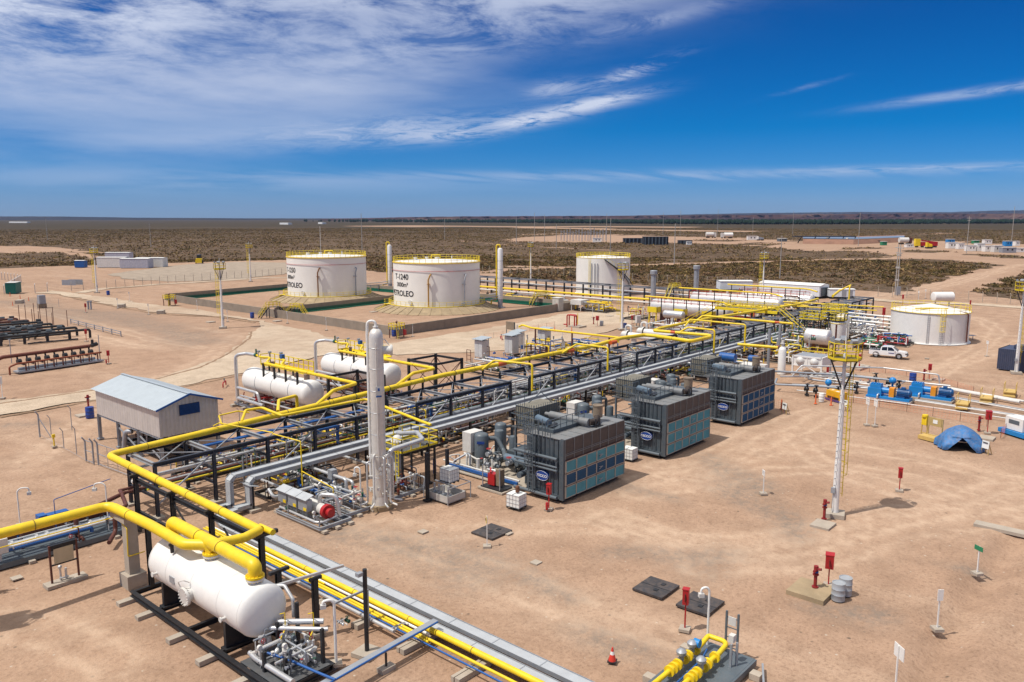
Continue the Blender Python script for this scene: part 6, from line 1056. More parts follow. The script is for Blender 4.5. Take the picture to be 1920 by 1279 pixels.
# ================================================================ SEPARATORS, SHED, CABINETS
def separator(u, v0, v1, label, frame_lab, hv, seed):
    t_ = thing('separator', label, 'vessel', (u, v0, 0), 0, 'white horizontal separators with yellow gas lines'); z = 3.0; r1 = 1.36
    MB().vessel((u, v0, z), (u, v1, z), r1, 40, .5).obj('shell', WHT, t_, world=True); mb = MB(); d = V(0, 1, 0)
    for q in (.22, .5, .78): y = v0+(v1-v0)*q; mb.lathe([(r1+.004, -.05), (r1+.03, 0), (r1+.004, .05)], (u, y, z), d, 40)
    mb.obj('clad_band', GLV, t_, world=True)
    for q in (.12, .85): y = v0+(v1-v0)*q; MB().bar((u, y, .3), (u, y, 2.1), 2.0, .25, (0, 1, 0)).obj('saddle', WHD, t_, world=True)
    MB().ibeam((u-1.6, v0-2, .3), (u-1.6, v1+1.5, .3), .28, .2, .04).ibeam((u+1.6, v0-2, .3), (u+1.6, v1+1.5, .3), .28, .2, .04).ibeam((u-1.6, v1+1.4, .3), (u+1.6, v1+1.4, .3), .28, .2, .04).ibeam((u-1.6, v0-1.8, .3), (u+1.6, v0-1.8, .3), .28, .2, .04).obj('skid_frame', GLV, t_, world=True)
    for v in (v0, v0+5, v1-1, v1+1.2): MB().cbox((u, v, -.05), 4.4, .5, .25).obj('sleeper', CON, t_, world=True)
    for k, v in enumerate(np.linspace(v0+1.2, v1-3.8, 4)): MB().bar((u-.95, v, 3.8), (u-.95, v, 5.35), .18).bar((u-.95, v, 3.9), (u-.5, v, 3.95), .14).obj('pipe_bracket', BLK, t_, world=True)
    for v in (v1-2.2, v1-3.3, v1-5.2, v0+3.5): MB().bar((u+.1, v, 4.2), (u+.1, v, 5.0), .17).obj('platform_post', BLK, t_, world=True)
    MB().box(u+.1, v0+1.5, 4.75, u+1.3, v1-1.6, 4.83).obj('walkway_deck', YELR, t_, world=True); mb = MB(); railing(mb, [(u+1.3, v0+1.5, 4.83), (u+1.3, v1-1.6, 4.83), (u+.1, v1-1.6, 4.83)], 1.15, .04, .9, kick=True); mb.obj('walkway_railing', YELR, t_, world=True)
    mb = MB(); mb.cyl((u, v0+.9, 4.2), (u, v0+.9, 4.9), .3, 14); mb.cyl((u, v0+2.8, 4.2), (u, v0+2.8, 4.8), .25, 12); mb.cyl((u, v1-4.2, 4.2), (u, v1-4.2, 5.5), .2, 12); mb.obj('top_nozzle', mat('dull_brown_nozzle', (.24, .16, .12), .6), t_, world=True)
    mb = MB(); mb.tube([(u-1.7, v1+.6, .5), (u-1.7, v1+.6, 5.9), (u-1.0, v1-.6, 6.1), (u-.9, v1-2.2, 6.1)], .19, 12, .7); mb.tube([(u-1.7, v1+.6, 2.2), (u-1.8, v1-3.8, 2.2), (u-1.8, v1-4.2, 1.2)], .16, 10, .4); mb.tube([(u-1.7, v1+.4, 1.0), (u-1.9, v1-5, 1.0)], .2, 10, .3); mb.obj('silver_pipe', ALU, t_, world=True)
    MB().cyl((u-.9, v1-2.2, 6.1), (u-.9, v1-2.5, 6.1), .22, 10).bar((u-.9, v1-2.4, 6.1), (u-.9, v1-2.4, 6.8), .12).obj('green_valve', DGR, t_, world=True)
    mb = MB(); mb.tube([(u-.9, v1-2.5, 6.1), (u-.9, v1-3.3, 6.0), (u-.4, v1-4.4, 6.0), (u-1.2, v1-5.0, 5.7), (u-1.0, v1-5.2, 5.45)], .13, 8, .3); mb.tube([(u-.3, v1-6.0, 6.0), (u-.3, v1-7.0, 6.0), (u-1.1, v1-7.6, 5.7), (u-1.0, v1-7.8, 5.5)], .14, 8, .3); mb.obj('yellow_branch', YEL, t_, world=True)
    MB().cbox((u-.2, v1-6.4, 6.05), .4, .4, .5).obj('blue_actuator', BLU, t_, world=True); mb = MB()
    for k in range(3): mb.bar((u-1.0+.5*k, v1-3.0-1.4*k, 6.0), (u-1.0+.5*k, v1-3.0-1.4*k, 6.6), .06); mb.cyl((u-1.1+.5*k, v1-3.0-1.4*k, 6.6), (u-.8+.5*k, v1-3.0-1.4*k, 6.6), .13, 8)
    mb.obj('gauge', GLV, t_, world=True)
    mb = MB(); mb.cyl((u, v1+.5, 3), (u, v1+1.0, 3), .5, 20); mb.flange((u, v1+1.0, 3), (0, 1, 0), .62, .1, 24); mb.obj('end_manway', WHT, t_, world=True)
    cluster('separator_pipework', 'valves and pipes beneath the '+label.split(',')[0], 'pipe manifold', (u-1.9, v0-1.5, 0), 3.4, v1-v0+2, 1.7, seed, [ALU, BRN, GLV, BRN, WHD, RED], 18, 16, 16, .12, GLV, skid=False, instr=6)
    h0 = v0-9.6
    pipe_thing('gas_line', 'yellow gas line over the '+label.split(',')[0], hv, .17, YEL, 12, .45, 4, group='yellow gas lines off the separators')
separator(47.3, 69.0, 80.4, 'nearer white horizontal separator, left one with a walkway', '', [(46.0, 75.6, 5.5), (46.0, 59.9, 5.5), (42.6, 58.9, 5.5), (40.2, 58.2, 4.65)], 201)
separator(59.0, 70.2, 82.0, 'farther white horizontal separator, partly behind the silver column', '', [(56.4, 76.4, 5.5), (56.1, 59.8, 5.5), (52.9, 59.6, 5.5), (49.6, 58.3, 4.95)], 202)
for u0, u1, v0, v1, lb in ((48.6, 52.4, 63.6, 68.0, 'black cross braced steel frame at the near end of the nearer separator'), (60.6, 64.9, 64.6, 69.0, 'black cross braced steel frame at the near end of the farther separator')):
    t_ = thing('steel_frame', lb, 'steel frame', (u0, v0, 0), 0, 'black frames by the separators')
    for a in (u0, u1):
        for b_ in (v0, v1): MB().bar((a, b_, 0), (a, b_, 4.9), .26).obj('post', BLK, t_, world=True)
    mb = MB(); [mb.bar(p, q, .16, .24) for p, q in (((u0, v0, 4.7), (u1, v0, 4.7)), ((u0, v1, 4.7), (u1, v1, 4.7)), ((u0, v0, 4.7), (u0, v1, 4.7)), ((u1, v0, 4.7), (u1, v1, 4.7)), ((u0, v0, 2.2), (u1, v0, 2.2)), ((u0, v1, 2.2), (u1, v1, 2.2)))]; mb.obj('top_beam', BLK, t_, world=True)
    mb = MB()
    for a, b_, c_, d in ((u0, v0, u1, v0), (u0, v1, u1, v1), (u1, v0, u1, v1)): mb.bar((a, b_, .8), (c_, d, 4.6), .07); mb.bar((a, b_, 4.6), (c_, d, .8), .07)
    mb.obj('cross_brace', BRN, t_, world=True)
pipe_thing('yellow_riser', 'yellow riser behind the header between the shed and the nearer separator', [(40.8, 62.0, 1.2), (40.8, 62.0, 4.9), (38.6, 61.5, 4.9), (36.9, 59.0, 4.6)], .15, YEL, 10, .35)
pipe_thing('yellow_line', 'thin yellow arched line beside the corrugated shed', [(31.5, 58.6, 4.6), (31.8, 59.6, 5.1), (33.6, 59.8, 5.1), (34.4, 59.3, 4.9)], .06, YEL, 6, .2)
# corrugated shed on legs
t_ = thing('shed', 'raised corrugated metal shed with pale blue edged roof and one blue louvred vent', 'shed', (29.8, 66.0, 0)); a0, a1, b0, b1, zb, ze, zr = 29.8, 35.2, 66.0, 79.0, 2.45, 4.95, 5.85; um = (a0+a1)/2
def corr(mb, p, q, z0, z1, n, amp=.03, top=None):
    """corrugated wall between two plan points; top(t) gives the top height"""
    p = V(*p, 0); q = V(*q, 0); d = (q-p); nrm = V(d.y, -d.x, 0).normalized(); vs = []; 
    for i in range(n*4+1):
        t = i/(n*4); k = (0, 1, 1, 0)[i % 4]; c = p+d*t+nrm*amp*k; h = top(t) if top else z1; vs += [(c.x, c.y, z0), (c.x, c.y, h)]
    mb.add(vs, [(2*i, 2*i+2, 2*i+3, 2*i+1) for i in range(n*4)]); return mb
corr(MB(), (a0, b1), (a0, b0), zb, ze, 26).obj('long_wall', SHW, t_, world=True); corr(MB(), (a1, b0), (a1, b1), zb, ze, 26).obj('long_wall', SHW, t_, world=True)
gab = lambda t: ze+(zr-ze)*(1-abs(2*t-1))-.04
corr(MB(), (a0, b0), (a1, b0), zb, ze, 15, .035, gab).obj('gable_wall', SHW, t_, world=True); corr(MB(), (a1, b1), (a0, b1), zb, ze, 15, .035, gab).obj('gable_wall', SHW, t_, world=True)
for s_ in (-1, 1):
    e = a0-.35 if s_ < 0 else a1+.35; ez = ze-.06; mb = MB(); vs = []; n = 34
    for i in range(n*4+1): y = b0-.3+(b1-b0+.6)*i/(n*4); k = .035*(0, 1, 1, 0)[i % 4]; vs += [(e, y, ez+k), (um, y, zr+.03+k)]
    mb.add(vs, [(2*i, 2*i+1, 2*i+3, 2*i+2) for i in range(n*4)]); mb.obj('roof', ROOF, t_, world=True)
    MB().bar((e, b0-.33, ez), (um, b0-.33, zr+.03), .05, .16).obj('blue_fascia', BLU, t_, world=True)
MB().bar((um, b0-.3, zr+.09), (um, b1+.3, zr+.09), .3, .03).obj('ridge_cap', ROOF, t_, world=True)
MB().box(um-.9, b0-.06, 4.05, um+.95, b0-.02, 5.0).obj('vent_panel', mat('dark_vent', (.01, .018, .05), .5), t_, world=True); mb = MB()
for k in range(9): mb.bar((um-.88, b0-.10, 4.12+.1*k), (um+.93, b0-.10, 4.12+.1*k), .08, .03)
mb.obj('vent_louver', BLU, t_, world=True)
for x in (a0+.1, a1-.1):
    for y in (b0+.1, 70.3, 74.6, 78.9): MB().ibeam((x, y, 0), (x, y, zb), .28, .26, .035).cbox((x, y, -.05), .5, .5, .12).obj('leg', GLV, t_, world=True)
MB().ibeam((a0+.1, b0, zb-.1), (a0+.1, b1, zb-.1), .2, .14, .03).ibeam((a1-.1, b0, zb-.1), (a1-.1, b1, zb-.1), .2, .14, .03).obj('floor_beam', GLV, t_, world=True)
MB().bar((a0+.1, 74.6, 1.9), (a0+.1, 70.3, .4), .1).bar((a0+.1, 70.3, 1.9), (a0+.1, 66.1, .4), .1).bar((a0+.1, 70.4, 1.3), (a0+.1, 66.1, 1.3), .12).obj('leg_brace', GLV, t_, world=True)
cluster('shed_equipment', 'dark machinery and grey pipes in the shade beneath the shed', 'machinery', (30.6, 66.8, 0), 4, 8.5, 2.0, 301, [GLV, BLK, WHD, PIP, RUS], 10, 8, 6, .15, BLK, instr=2)
pipe_thing('grey_bend', 'grey pipe bend standing at the back under the shed', [(30.2, 72.4, 1.8), (29.8, 72.9, 1.8), (29.7, 73.2, .2)], .22, GLV, 10, .4)
# steel fence with leaning posts and gate beside the shed
t_ = thing('gate_fence', 'unfinished galvanised fence with bent top posts and a gate in front of the shed', 'fence', G(75, 820))
for x, y, h, w_ in ((75, 820, 2.6, .12), (96, 815, 2.0, .06), (120, 841, 2.0, .06), (135, 807, 2.6, .06), (144, 852, 2.7, .06), (162, 865, 2.2, .12), (176, 870, 2.3, .12), (185, 872, 2.3, .12), (241, 893, 2.2, .12), (322, 903, 2.0, .08), (450, 806, 2.3, .05), (418, 812, 2.2, .05)):
    p = G(x, y); MB().bar(p, p+V(0, 0, h-.35), w_).bar(p+V(0, 0, h-.35), p+V(-.22, .05, h), w_).obj('post', GLV, t_, world=True)
a, b_ = G(185, 872), G(241, 893); mb = MB(); [mb.bar(a+V(0, 0, z), b_+V(0, 0, z), .05) for z in (.1, 1.0, 1.9)]; [mb.bar(a.lerp(b_, k/3)+V(0, 0, .1), a.lerp(b_, k/3)+V(0, 0, 1.9), .03) for k in range(4)]; a, b_ = G(162, 865), G(176, 870); [mb.bar(a+V(0, 0, z), b_+V(0, 0, z), .05) for z in (.1, 1.0, 1.9)]; mb.obj('gate_leaf', GLV, t_, world=True)
a = G(75, 820); MB().bar(a+V(0, 0, 2), G(96, 822)+V(0, 0, .1), .06).bar(a+V(0, 0, .3), G(162, 865)+V(0, 0, .1), .02).obj('brace', GLV, t_, world=True)
t_ = thing('yellow_post', 'short yellow valve post beside the fence posts', 'post', G(102, 838)); MB().bar((0, 0, 0), (0, 0, 1.1), .1).cbox((0, 0, .9), .25, .2, .3).obj('post', YEL, t_); MB().cbox((0, 0, -.05), .4, .4, .15).obj('footing', CON, t_)
# metering cabinets
def cabinet(label, loc, h, w_=1.5, d=1.6):
    t_ = thing('analyser_cabinet', label, 'cabinet', loc, 0, 'pale cabinets with sheet metal hoods'); mb = MB(); mb.cbox((0, 0, .25), w_, d, h-.55); mb.obj('body', WHD, t_)
    for y in (-d/4, d/4): MB().cbox((-w_/2-.02, y, .35), .04, d/2-.06, h-.75).obj('door', mat('cabinet_grey', (.55, .56, .56), .5, dust=.08), t_)
    MB().bar((-w_*.75, 0, h-.1), (w_*.75, 0, h+.12), d*1.35, .07).obj('hood', ROOF, t_); [MB().bar((x, y, 0), (x, y, h), .08).obj('leg', GLV, t_) for x in (-.7, .7) for y in (-.7, .7)]; return t_
cabinet('pale cabinet with hood, leftmost of the four', (86.3, 81.6, 0), 3.1); cabinet('pale cabinet with hood, second from the left beside yellow piping', (92.0, 80.6, 0), 3.2); cabinet('pale cabinet with hood behind the yellow line, third from the left', (98.0, 84.5, 0), 2.7); cabinet('pale cabinet with hood, rightmost of the four', (100.3, 80.8, 0), 3.2)
for i, (x, y) in enumerate(((879, 680), (914, 673), (1006, 652))):
    t_ = thing('sign_holder', 'black open frame standing %s' % ('left of the leftmost cabinet', 'between the two left cabinets', 'right of the third cabinet')[i], 'frame', G(x, y)); MB().bar((0, -.4, 0), (0, -.4, 1.9), .07).bar((0, .4, 0), (0, .4, 1.9), .07).bar((0, -.4, 1.9), (0, .4, 1.9), .07).bar((0, -.4, 1.1), (0, .4, 1.1), .06).bar((0, -.4, .5), (0, .4, .5), .06).obj('frame', BRN, t_); MB().cbox((0, 0, -.05), .5, 1.4, .14).obj('footing', CON, t_)
cluster('fuel_gas_skid', 'tall fuel gas skid with yellow pipework between the pale cabinets', 'pipe manifold', (90.2, 71.5, 0), 5.5, 7.5, 3.4, 211, [YEL, WHD, ALU, YEL, BRN, BLU], 14, 12, 10, .13, BLK, instr=6)
cluster('fuel_gas_skid', 'low white and blue pipework in front of the rightmost cabinet', 'pipe manifold', (97, 68, 0), 8, 9, 1.9, 212, [WHD, BLU, ALU, WHT, DGR, YEL], 16, 14, 8, .15, BLK, instr=5)
cluster('fuel_gas_skid', 'white pipework in front of the leftmost cabinet', 'pipe manifold', (77, 70, 0), 8, 7, 2.0, 213, [ALU, WHT, WHD, GLV, BLU], 12, 10, 8, .16, BLK, instr=4)
pipe_thing('gas_line', 'yellow gas line on posts in front of the pale cabinets, bending to the header', [(92.5, 79.5, 4.4), (94.0, 80.2, 4.5), (92.2, 76.8, 4.5), (92.0, 60.6, 4.6), (88.5, 59.4, 4.6), (87.0, 57.6, 4.95)], .15, YEL, 8, .4)
for x, v in ((92.2, 76), (92.1, 69), (92.1, 62.5)): tag(MB().bar((x, v, 0), (x, v, 4.4), .18).obj('pipe_post', BRN, loc=(x, v, 0), world=True), 'brown post carrying the yellow cabinet gas line at its %s' % {76: 'back end', 69: 'middle', 62.5: 'front end'}[v], 'post')
t_ = thing('grey_stand', 'open grey steel shelter above the cabinets with pipes', 'shelter', (99, 87, 0)); MB().cbox((0, 0, 2.6), .3, 1.8, 1.3).obj('panel', FLM, t_); [MB().bar((0, y, 0), (0, y, 3.9), .1).obj('leg', GRY, t_) for y in (-.9, .9)]; MB().tube([(.3, -1.2, 3.5), (.3, -1.2, 1.0)], .08, 6).obj('pipe', ALU, t_)
# exchangers by the yellow loop
for u, v0, v1, lb in ((109.4, 64.6, 71.4, 'white shell exchanger with flanged head, front one behind the yellow loop'), (114.5, 64.0, 71.6, 'white shell exchanger with flanged head, rear one behind the yellow loop')):
    t_ = thing('heat_exchanger', lb, 'heat exchanger', (u, v0, 0), 0, 'white shell heat exchangers'); MB().cyl((u, v0, 2.1), (u, v1-1, 2.1), .52, 20).obj('shell', WHT, t_, world=True); MB().lathe([(.85, 0), (.85, .25), (.62, .3), (.62, 1.1), (.4, 1.35), (0, 1.4)], (u, v1-1, 2.1), (0, 1, 0), 20).obj('head', WHD, t_, world=True); MB().bar((u, v0+1, 0), (u, v0+1, 1.7), .9, .2).bar((u, v1-2, 0), (u, v1-2, 1.7), .9, .2).obj('saddle', WHD, t_, world=True)
    MB().tube([(u, v1-.4, 2.4), (u, v1-.4, 3.6), (u, v1-1.4, 3.7), (u, v1-1.4, 2.6)], .2, 8, .4).obj('cross_pipe', WHD, t_, world=True)
# ---------------------------------------------------------------- treaters, walkway, stairs
def treater(u, v0, v1, label, r1=1.5, z=3.0):
    t_ = thing('treater', label, 'vessel', (u, v0, 0), 0, 'big silver treater vessels'); MB().vessel((u, v0, z), (u, v1, z), r1, 32, .45).obj('shell', mat('bright_cladding', (.74, .72, .70), .38, .35, dust=.06), t_, world=True)
    for q in (.15, .5, .85): y = v0+(v1-v0)*q; MB().bar((u, y, 0), (u, y, 2), 2.2, .3).obj('saddle', BRN, t_, world=True)
    mb = MB(); [mb.bar((u-1.2+.9*k, v0, 4.2), (u-1.2+.9*k, v1, 4.2+.2*k), .08) for k in (0, 1)]; 
    for k in range(12): y = v0+(v1-v0)*k/11; mb.bar((u-1.2, y, 3.6), (u-1.2, y, 4.9), .06)
    mb.bar((u-1.2, v0, 4.85), (u-1.2, v1, 4.85), .09); mb.bar((u-1.2, v1+.6, 4.85), (u-1.2, v1+.6, 1.0), .1); mb.obj('spray_pipe', RED, t_, world=True)
    mb = MB(); [mb.cyl((u, v0+(v1-v0)*q, 4.4), (u, v0+(v1-v0)*q, 5.0), .25, 10) for q in (.1, .3, .6, .8)]; mb.obj('nozzle', WHD, t_, world=True)
treater(143.2, 69.5, 86.0, 'long silver treater vessel with red spray pipe, front one beside the yellow walkway'); treater(162.8, 67.5, 87.5, 'long silver treater vessel with red spray pipe, rear one'); treater(176.5, 66, 82, 'silver vessel behind the rear treater', 1.3)
t_ = thing('small_drum', 'short silver drum on a stand in front of the front treater', 'vessel', (136.2, 76, 0)); MB().vessel((136.2, 75.6, 2.5), (136.2, 79.4, 2.5), .75, 24).obj('shell', ALU, t_, world=True); [MB().bar((136.2, y, 0), (136.2, y, 2), .9, .15).obj('leg', BRN, t_, world=True) for y in (76.3, 78.7)]
t_ = thing('small_drum', 'small white horizontal drum low in front of the silver drum', 'vessel', (128.5, 71, 0)); MB().vessel((128.5, 70.2, 1.6), (128.5, 73.4, 1.6), .55, 20).obj('shell', WHT, t_, world=True); [MB().bar((128.5, y, 0), (128.5, y, 1.2), .7, .12).obj('leg', GLV, t_, world=True) for y in (70.8, 72.8)]
cluster('treater_pipework', 'white pipework in front of the front treater', 'pipe manifold', (122, 66, 0), 8, 10, 3.0, 221, [WHT, ALU, WHD, BRN, WHT, GLV], 20, 14, 12, .16, BLK, instr=6); cluster('treater_pipework', 'red and yellow valve deck at the far head of the front treater', 'pipe manifold', (140, 88, 0), 7, 4, 3.0, 222, [YELR, BRN, RED, WHD], 10, 10, 12, .1, BLK, instr=4)
cluster('treater_pipework', 'pipework between the two treaters', 'pipe manifold', (150, 66, 0), 8, 18, 3.6, 223, [WHT, ALU, GLV, BRN, RED, YEL], 20, 14, 14, .18, BLK, instr=6); cluster('treater_pipework', 'pipework around the rear treater by the pale buildings', 'pipe manifold', (168, 63, 0), 10, 16, 4.0, 224, [WHT, ALU, YEL, GLV, BRN, BLK], 20, 14, 14, .18, BLK, instr=6)
for v in (70, 76, 82): tag(MB().box(137.4, v, 2.4, 138.9, v+2.2, 2.5).box(137.4, v, 2.5, 137.5, v+2.2, 3.5).box(137.4, v, 2.5, 138.9, v+.08, 3.5).box(137.6, v+.2, 0, 137.8, v+.4, 2.4).box(137.6, v+1.8, 0, 137.8, v+2, 2.4).obj('yellow_platform', YELR, loc=(138, v, 0), world=True), 'small yellow platform against the front treater, %s' % {70: 'near its right head', 76: 'at its middle', 82: 'near its left head'}[v], 'platform')
for u, v0, v1, z, lb in ((139.4, 70, 86, 5.3, 'thin yellow gas line above the front treater'), (158.5, 68, 89, 5.6, 'thin yellow gas line above the rear treater'), (172, 66, 84, 5.8, 'thin yellow gas line above the vessel behind the treaters')):
    pipe_thing('gas_line', lb, [(u, v1, z), (u, v0, z), (u-1.6, v0-2, z), (u-2.2, v0-3.6, z-.3)], .16, YEL, 8, .3); t_ = thing('line_posts', 'row of black posts under the '+lb, 'posts', (u, v0, 0)); [MB().bar((u, v, 0), (u, v, z-.1), .15).obj('post', BLK, t_, world=True) for v in np.linspace(v0+1, v1-1, 6)]
pipe_thing('yellow_riser', 'large yellow elbow line at the far end of the rack before the last white building', [(168, 58.5, 5.0), (178, 60.5, 5.4)], .26, YEL, 10); pipe_thing('yellow_riser', 'square yellow pipe loop in front of the last white building', [(175, 57.5, 2.0), (175, 57.5, 6.6), (179, 58.6, 6.6), (178, 60.4, 5.4)], .16, YEL, 8, .3)
t_ = thing('walkway', 'yellow railed walkway crossing above the rack with stairs at both ends', 'walkway', (138, 62, 0)); MB().box(135.4, 56.5, 4.55, 138.4, 68.5, 4.65).obj('deck', GRT, t_, world=True); MB().bar((135.3, 56.5, 4.5), (135.3, 68.5, 4.5), .12, .4).bar((138.5, 56.5, 4.5), (138.5, 68.5, 4.5), .12, .4).obj('edge_beam', YELR, t_, world=True)
mb = MB(); railing(mb, [(135.4, 56.5, 4.65), (135.4, 68.5, 4.65)], 1.15, .045, 1.2, kick=True); railing(mb, [(138.4, 57.5, 4.65), (138.4, 68.5, 4.65), (135.4, 68.5, 4.65)], 1.15, .045, 1.2, kick=True); mb.obj('railing', YELR, t_, world=True)
for x, y in ((135.5, 57), (138.3, 57), (135.5, 62.5), (138.3, 62.5), (135.5, 68), (138.3, 68)): MB().bar((x, y, 0), (x, y, 4.5), .26).obj('leg', BLK, t_, world=True)
mb = MB(); stair(mb, (136.0, 56.5, 4.55), (131.0, 47.7, .1), .9, 18); mb.obj('stair', BLK, t_, world=True); mb = MB(); stair_rails(mb, (136.0, 56.5, 4.55), (131.0, 47.7, .1), .9, 1.05); mb.obj('stair_rail', YELR, t_, world=True)
mb = MB(); stair(mb, (136.6, 68.5, 4.55), (135.0, 76.0, .1), .9, 16); mb.obj('stair', BLK, t_, world=True); mb = MB(); stair_rails(mb, (136.6, 68.5, 4.55), (135.0, 76.0, .1), .9, 1.05); mb.obj('stair_rail', YELR, t_, world=True)
for i, (x, y, z) in enumerate(((150, 61.6, 5.0), (146, 60.5, 4.7))): pipe_thing('yellow_line', ('upper', 'lower')[i]+' long thin yellow line right of the yellow walkway', [(x, y, z), (x+3, 44, z)], .11, YEL, 8)
# second rack behind the bund
r2_ = rack([168.5, 171.8], 92, 165, 4.2, 'dark pipe rack in front of the plain tank, behind the columns', lev=(2.6,), brace=False, group=None, deep=.4)
for v in np.arange(98, 165, 6.2):
    for u in (168.5, 171.8): MB().ibeam((u, v, 0), (u, v, 4.0), .34, .3, .05).obj('column', NVY, r2_, world=True)
    MB().bar((168.5, v, 4.0), (171.8, v, 4.0), .2, .3).bar((168.5, v, 2.5), (171.8, v, 2.5), .16, .2).obj('cross_beam', NVY, r2_, world=True)
for i, (u, z, r1, m, lb) in enumerate(((169.2, 2.85, .16, WHT, 'white pipe on the rack before the plain tank, front one'), (170.4, 2.85, .13, ALU, 'silver pipe on the rack before the plain tank'), (166.8, 1.5, .26, YEL, 'thick low yellow pipe in front of the rack before the plain tank'), (166.0, .8, .22, WHD, 'low white pipe in front of the rack before the plain tank'), (167.4, .6, .18, GLV, 'low grey pipe beneath the rack before the plain tank'))): pipe_thing('rack_pipe', lb, [(u, 78, z), (u, 168, z)], r1, m, 8, 0, 10)
cluster('pump_station', 'yellow and white pumps with pipework at the right end of the bund wall', 'pump set', (146.5, 100.5, 0), 6, 9, 2.4, 231, [YEL, WHD, YEL, GLV, BLK, YEL], 16, 10, 8, .2, BLK, instr=4); t_ = thing('white_tank_skid', 'dirty white rectangular cooler on a frame beside the bund wall corner', 'cooler', (147.5, 108.4, 0)); MB().cbox((0, 0, 1.4), 3.2, 3.0, 1.1).obj('body', WHD, t_); [MB().bar((x, y, 0), (x, y, 1.4), .15).obj('leg', WHD, t_) for x in (-1.4, 1.4) for y in (-1.3, 1.3)]
t_ = thing('switch_cabinet', 'pale grey switch cabinet with small red sign at the end of the bund wall', 'cabinet', (142.9, 111.2, 0)); MB().cbox((0, 0, .15), 1.8, 1.8, 2.9).obj('body', mat('cabinet_beige', (.52, .50, .44), .6, dust=.1), t_); MB().bar((-.95, -.4, 1.0), (-.95, -.4, 1.8), .05, .5, (0, 1, 0)).obj('red_sign', RED, t_); MB().bar((-1, 0, 3.1), (1, 0, 3.1), 2.1, .1).obj('roof', WHD, t_)
cluster('bund_pipework', 'yellow and grey pipework inside the bund right of the nearer column', 'pipe manifold', (151.5, 118, 0), 5, 26, 2.0, 232, [YEL, WHD, GLV, YEL, BLK], 14, 10, 6, .24, BLK, instr=2)
cluster('bund_pipework', 'low pipework between the two lettered tanks', 'pipe manifold', (151.5, 150, 0), 5, 26, 2.4, 233, [YEL, WHD, GLV, YEL, BLK], 12, 8, 6, .24, BLK, instr=2)
def stile(label, loc, rz, L_=3.4, h=1.9, w_=1.0, lower=True, m=YELR):
    t_ = thing('step_over', label, 'stairs', loc, rz, 'yellow railed step overs'); MB().box(-L_/2, -w_/2, h, L_/2, w_/2, h+.08).obj('deck', GRT, t_); mb = MB(); railing(mb, [(-L_/2, -w_/2, h), (L_/2, -w_/2, h)], 1.1, .04, .8); railing(mb, [(-L_/2, w_/2, h), (L_/2, w_/2, h)], 1.1, .04, .8); mb.obj('railing', m, t_)
    for s_ in (-1, 1): a, b_ = (s_*L_/2, 0, h), (s_*(L_/2+h*.9), 0, .05); mb = MB(); stair(mb, a, b_, w_-.1, 8); mb.obj('stair', BLK, t_); mb = MB(); stair_rails(mb, a, b_, w_-.1, 1.05); mb.obj('stair_rail', m, t_)
    for x in (-L_/2+.1, L_/2-.1): [MB().bar((x, y, 0), (x, y, h), .13).obj('leg', BLK, t_) for y in (-w_/2, w_/2)]
    return t_
stile('yellow step over with blue barrel beneath crossing the bund wall left of the tanks', (93.9, 150.2, 0), .02, 2.8, 2.2); stile('second yellow step over just behind the first one at the bund wall', (96.4, 145.2, 0), 1.7, 2.6, 2.0)
stile('yellow step over right of the nearer column inside the bund', (150.8, 122.5, 0), 0, 4, 2.2); t_ = stile('tall yellow stepped crossing behind the left grey stack', (170.5, 97, 0), 0.1, 4.2, 4.4)
def hydrant_platform(label, loc, rz=0, blue=True):
    t_ = thing('monitor_platform', label, 'platform', loc, rz, 'yellow fire monitor platforms'); MB().cbox((0, 0, 1.5), 2.2, 1.8, .08).obj('deck', GRT, t_); mb = MB(); railing(mb, [(-1.1, -.9, 1.55), (1.1, -.9, 1.55), (1.1, .9, 1.55), (-1.1, .9, 1.55)], 1.05, .045, .7, closed=True); mb.obj('railing', YELR, t_); [MB().bar((x, y, 0), (x, y, 1.5), .13).obj('leg', BRN if blue else YELR, t_) for x in (-1, 1) for y in (-.8, .8)]
    MB().tube([(0, 0, .1), (0, 0, 2.7), (.5, .3, 2.9)], .1, 8, .2).ball((0, 0, 2.75), .2, 8).obj('fire_monitor', BRN, t_); MB().cbox((.9, -1.1, .4), .5, .4, 1.0).obj('hose_box', RED, t_); mb = MB(); mb.bar((-1.1, -.9, 1.5), (-1.6, -1.4, 0), .05); mb.bar((-.7, -.9, 1.5), (-1.2, -1.4, 0), .05); mb.obj('ladder', YELR, t_); return t_
hydrant_platform('yellow monitor platform at the near corner of the bund wall', G(744, 633), .2); hydrant_platform('yellow monitor platform at the far left end of the bund wall', G(318, 573), .3)
def barrel(label, loc, m=DBL, h=.95, r1=.32):
    t_ = thing('barrel', label, 'barrel', loc); MB().lathe([(0, 0), (r1, 0), (r1, h*.32), (r1*1.04, h*.34), (r1, h*.36), (r1, h*.64), (r1*1.04, h*.66), (r1, h*.68), (r1, h), (r1*.9, h), (r1*.88, h-.03), (0, h-.03)], n=20).obj('drum', m, t_); return t_
for (x, y), lb in (((739, 630), 'blue barrel under the monitor platform at the bund corner'), ((473, 596), 'blue barrel under the yellow step over at the bund wall'), ((203, 553), 'blue barrel by the left gate mast'), ((169, 783), 'blue barrel beside the hydrant left of the shed'), ((1171, 617), 'dark blue barrel at the foot of the mast behind the cabinets'), ((1711, 716), 'blue barrel behind the blue pumps')): o = barrel(lb, G(x, y), h=1.15, r1=.42)
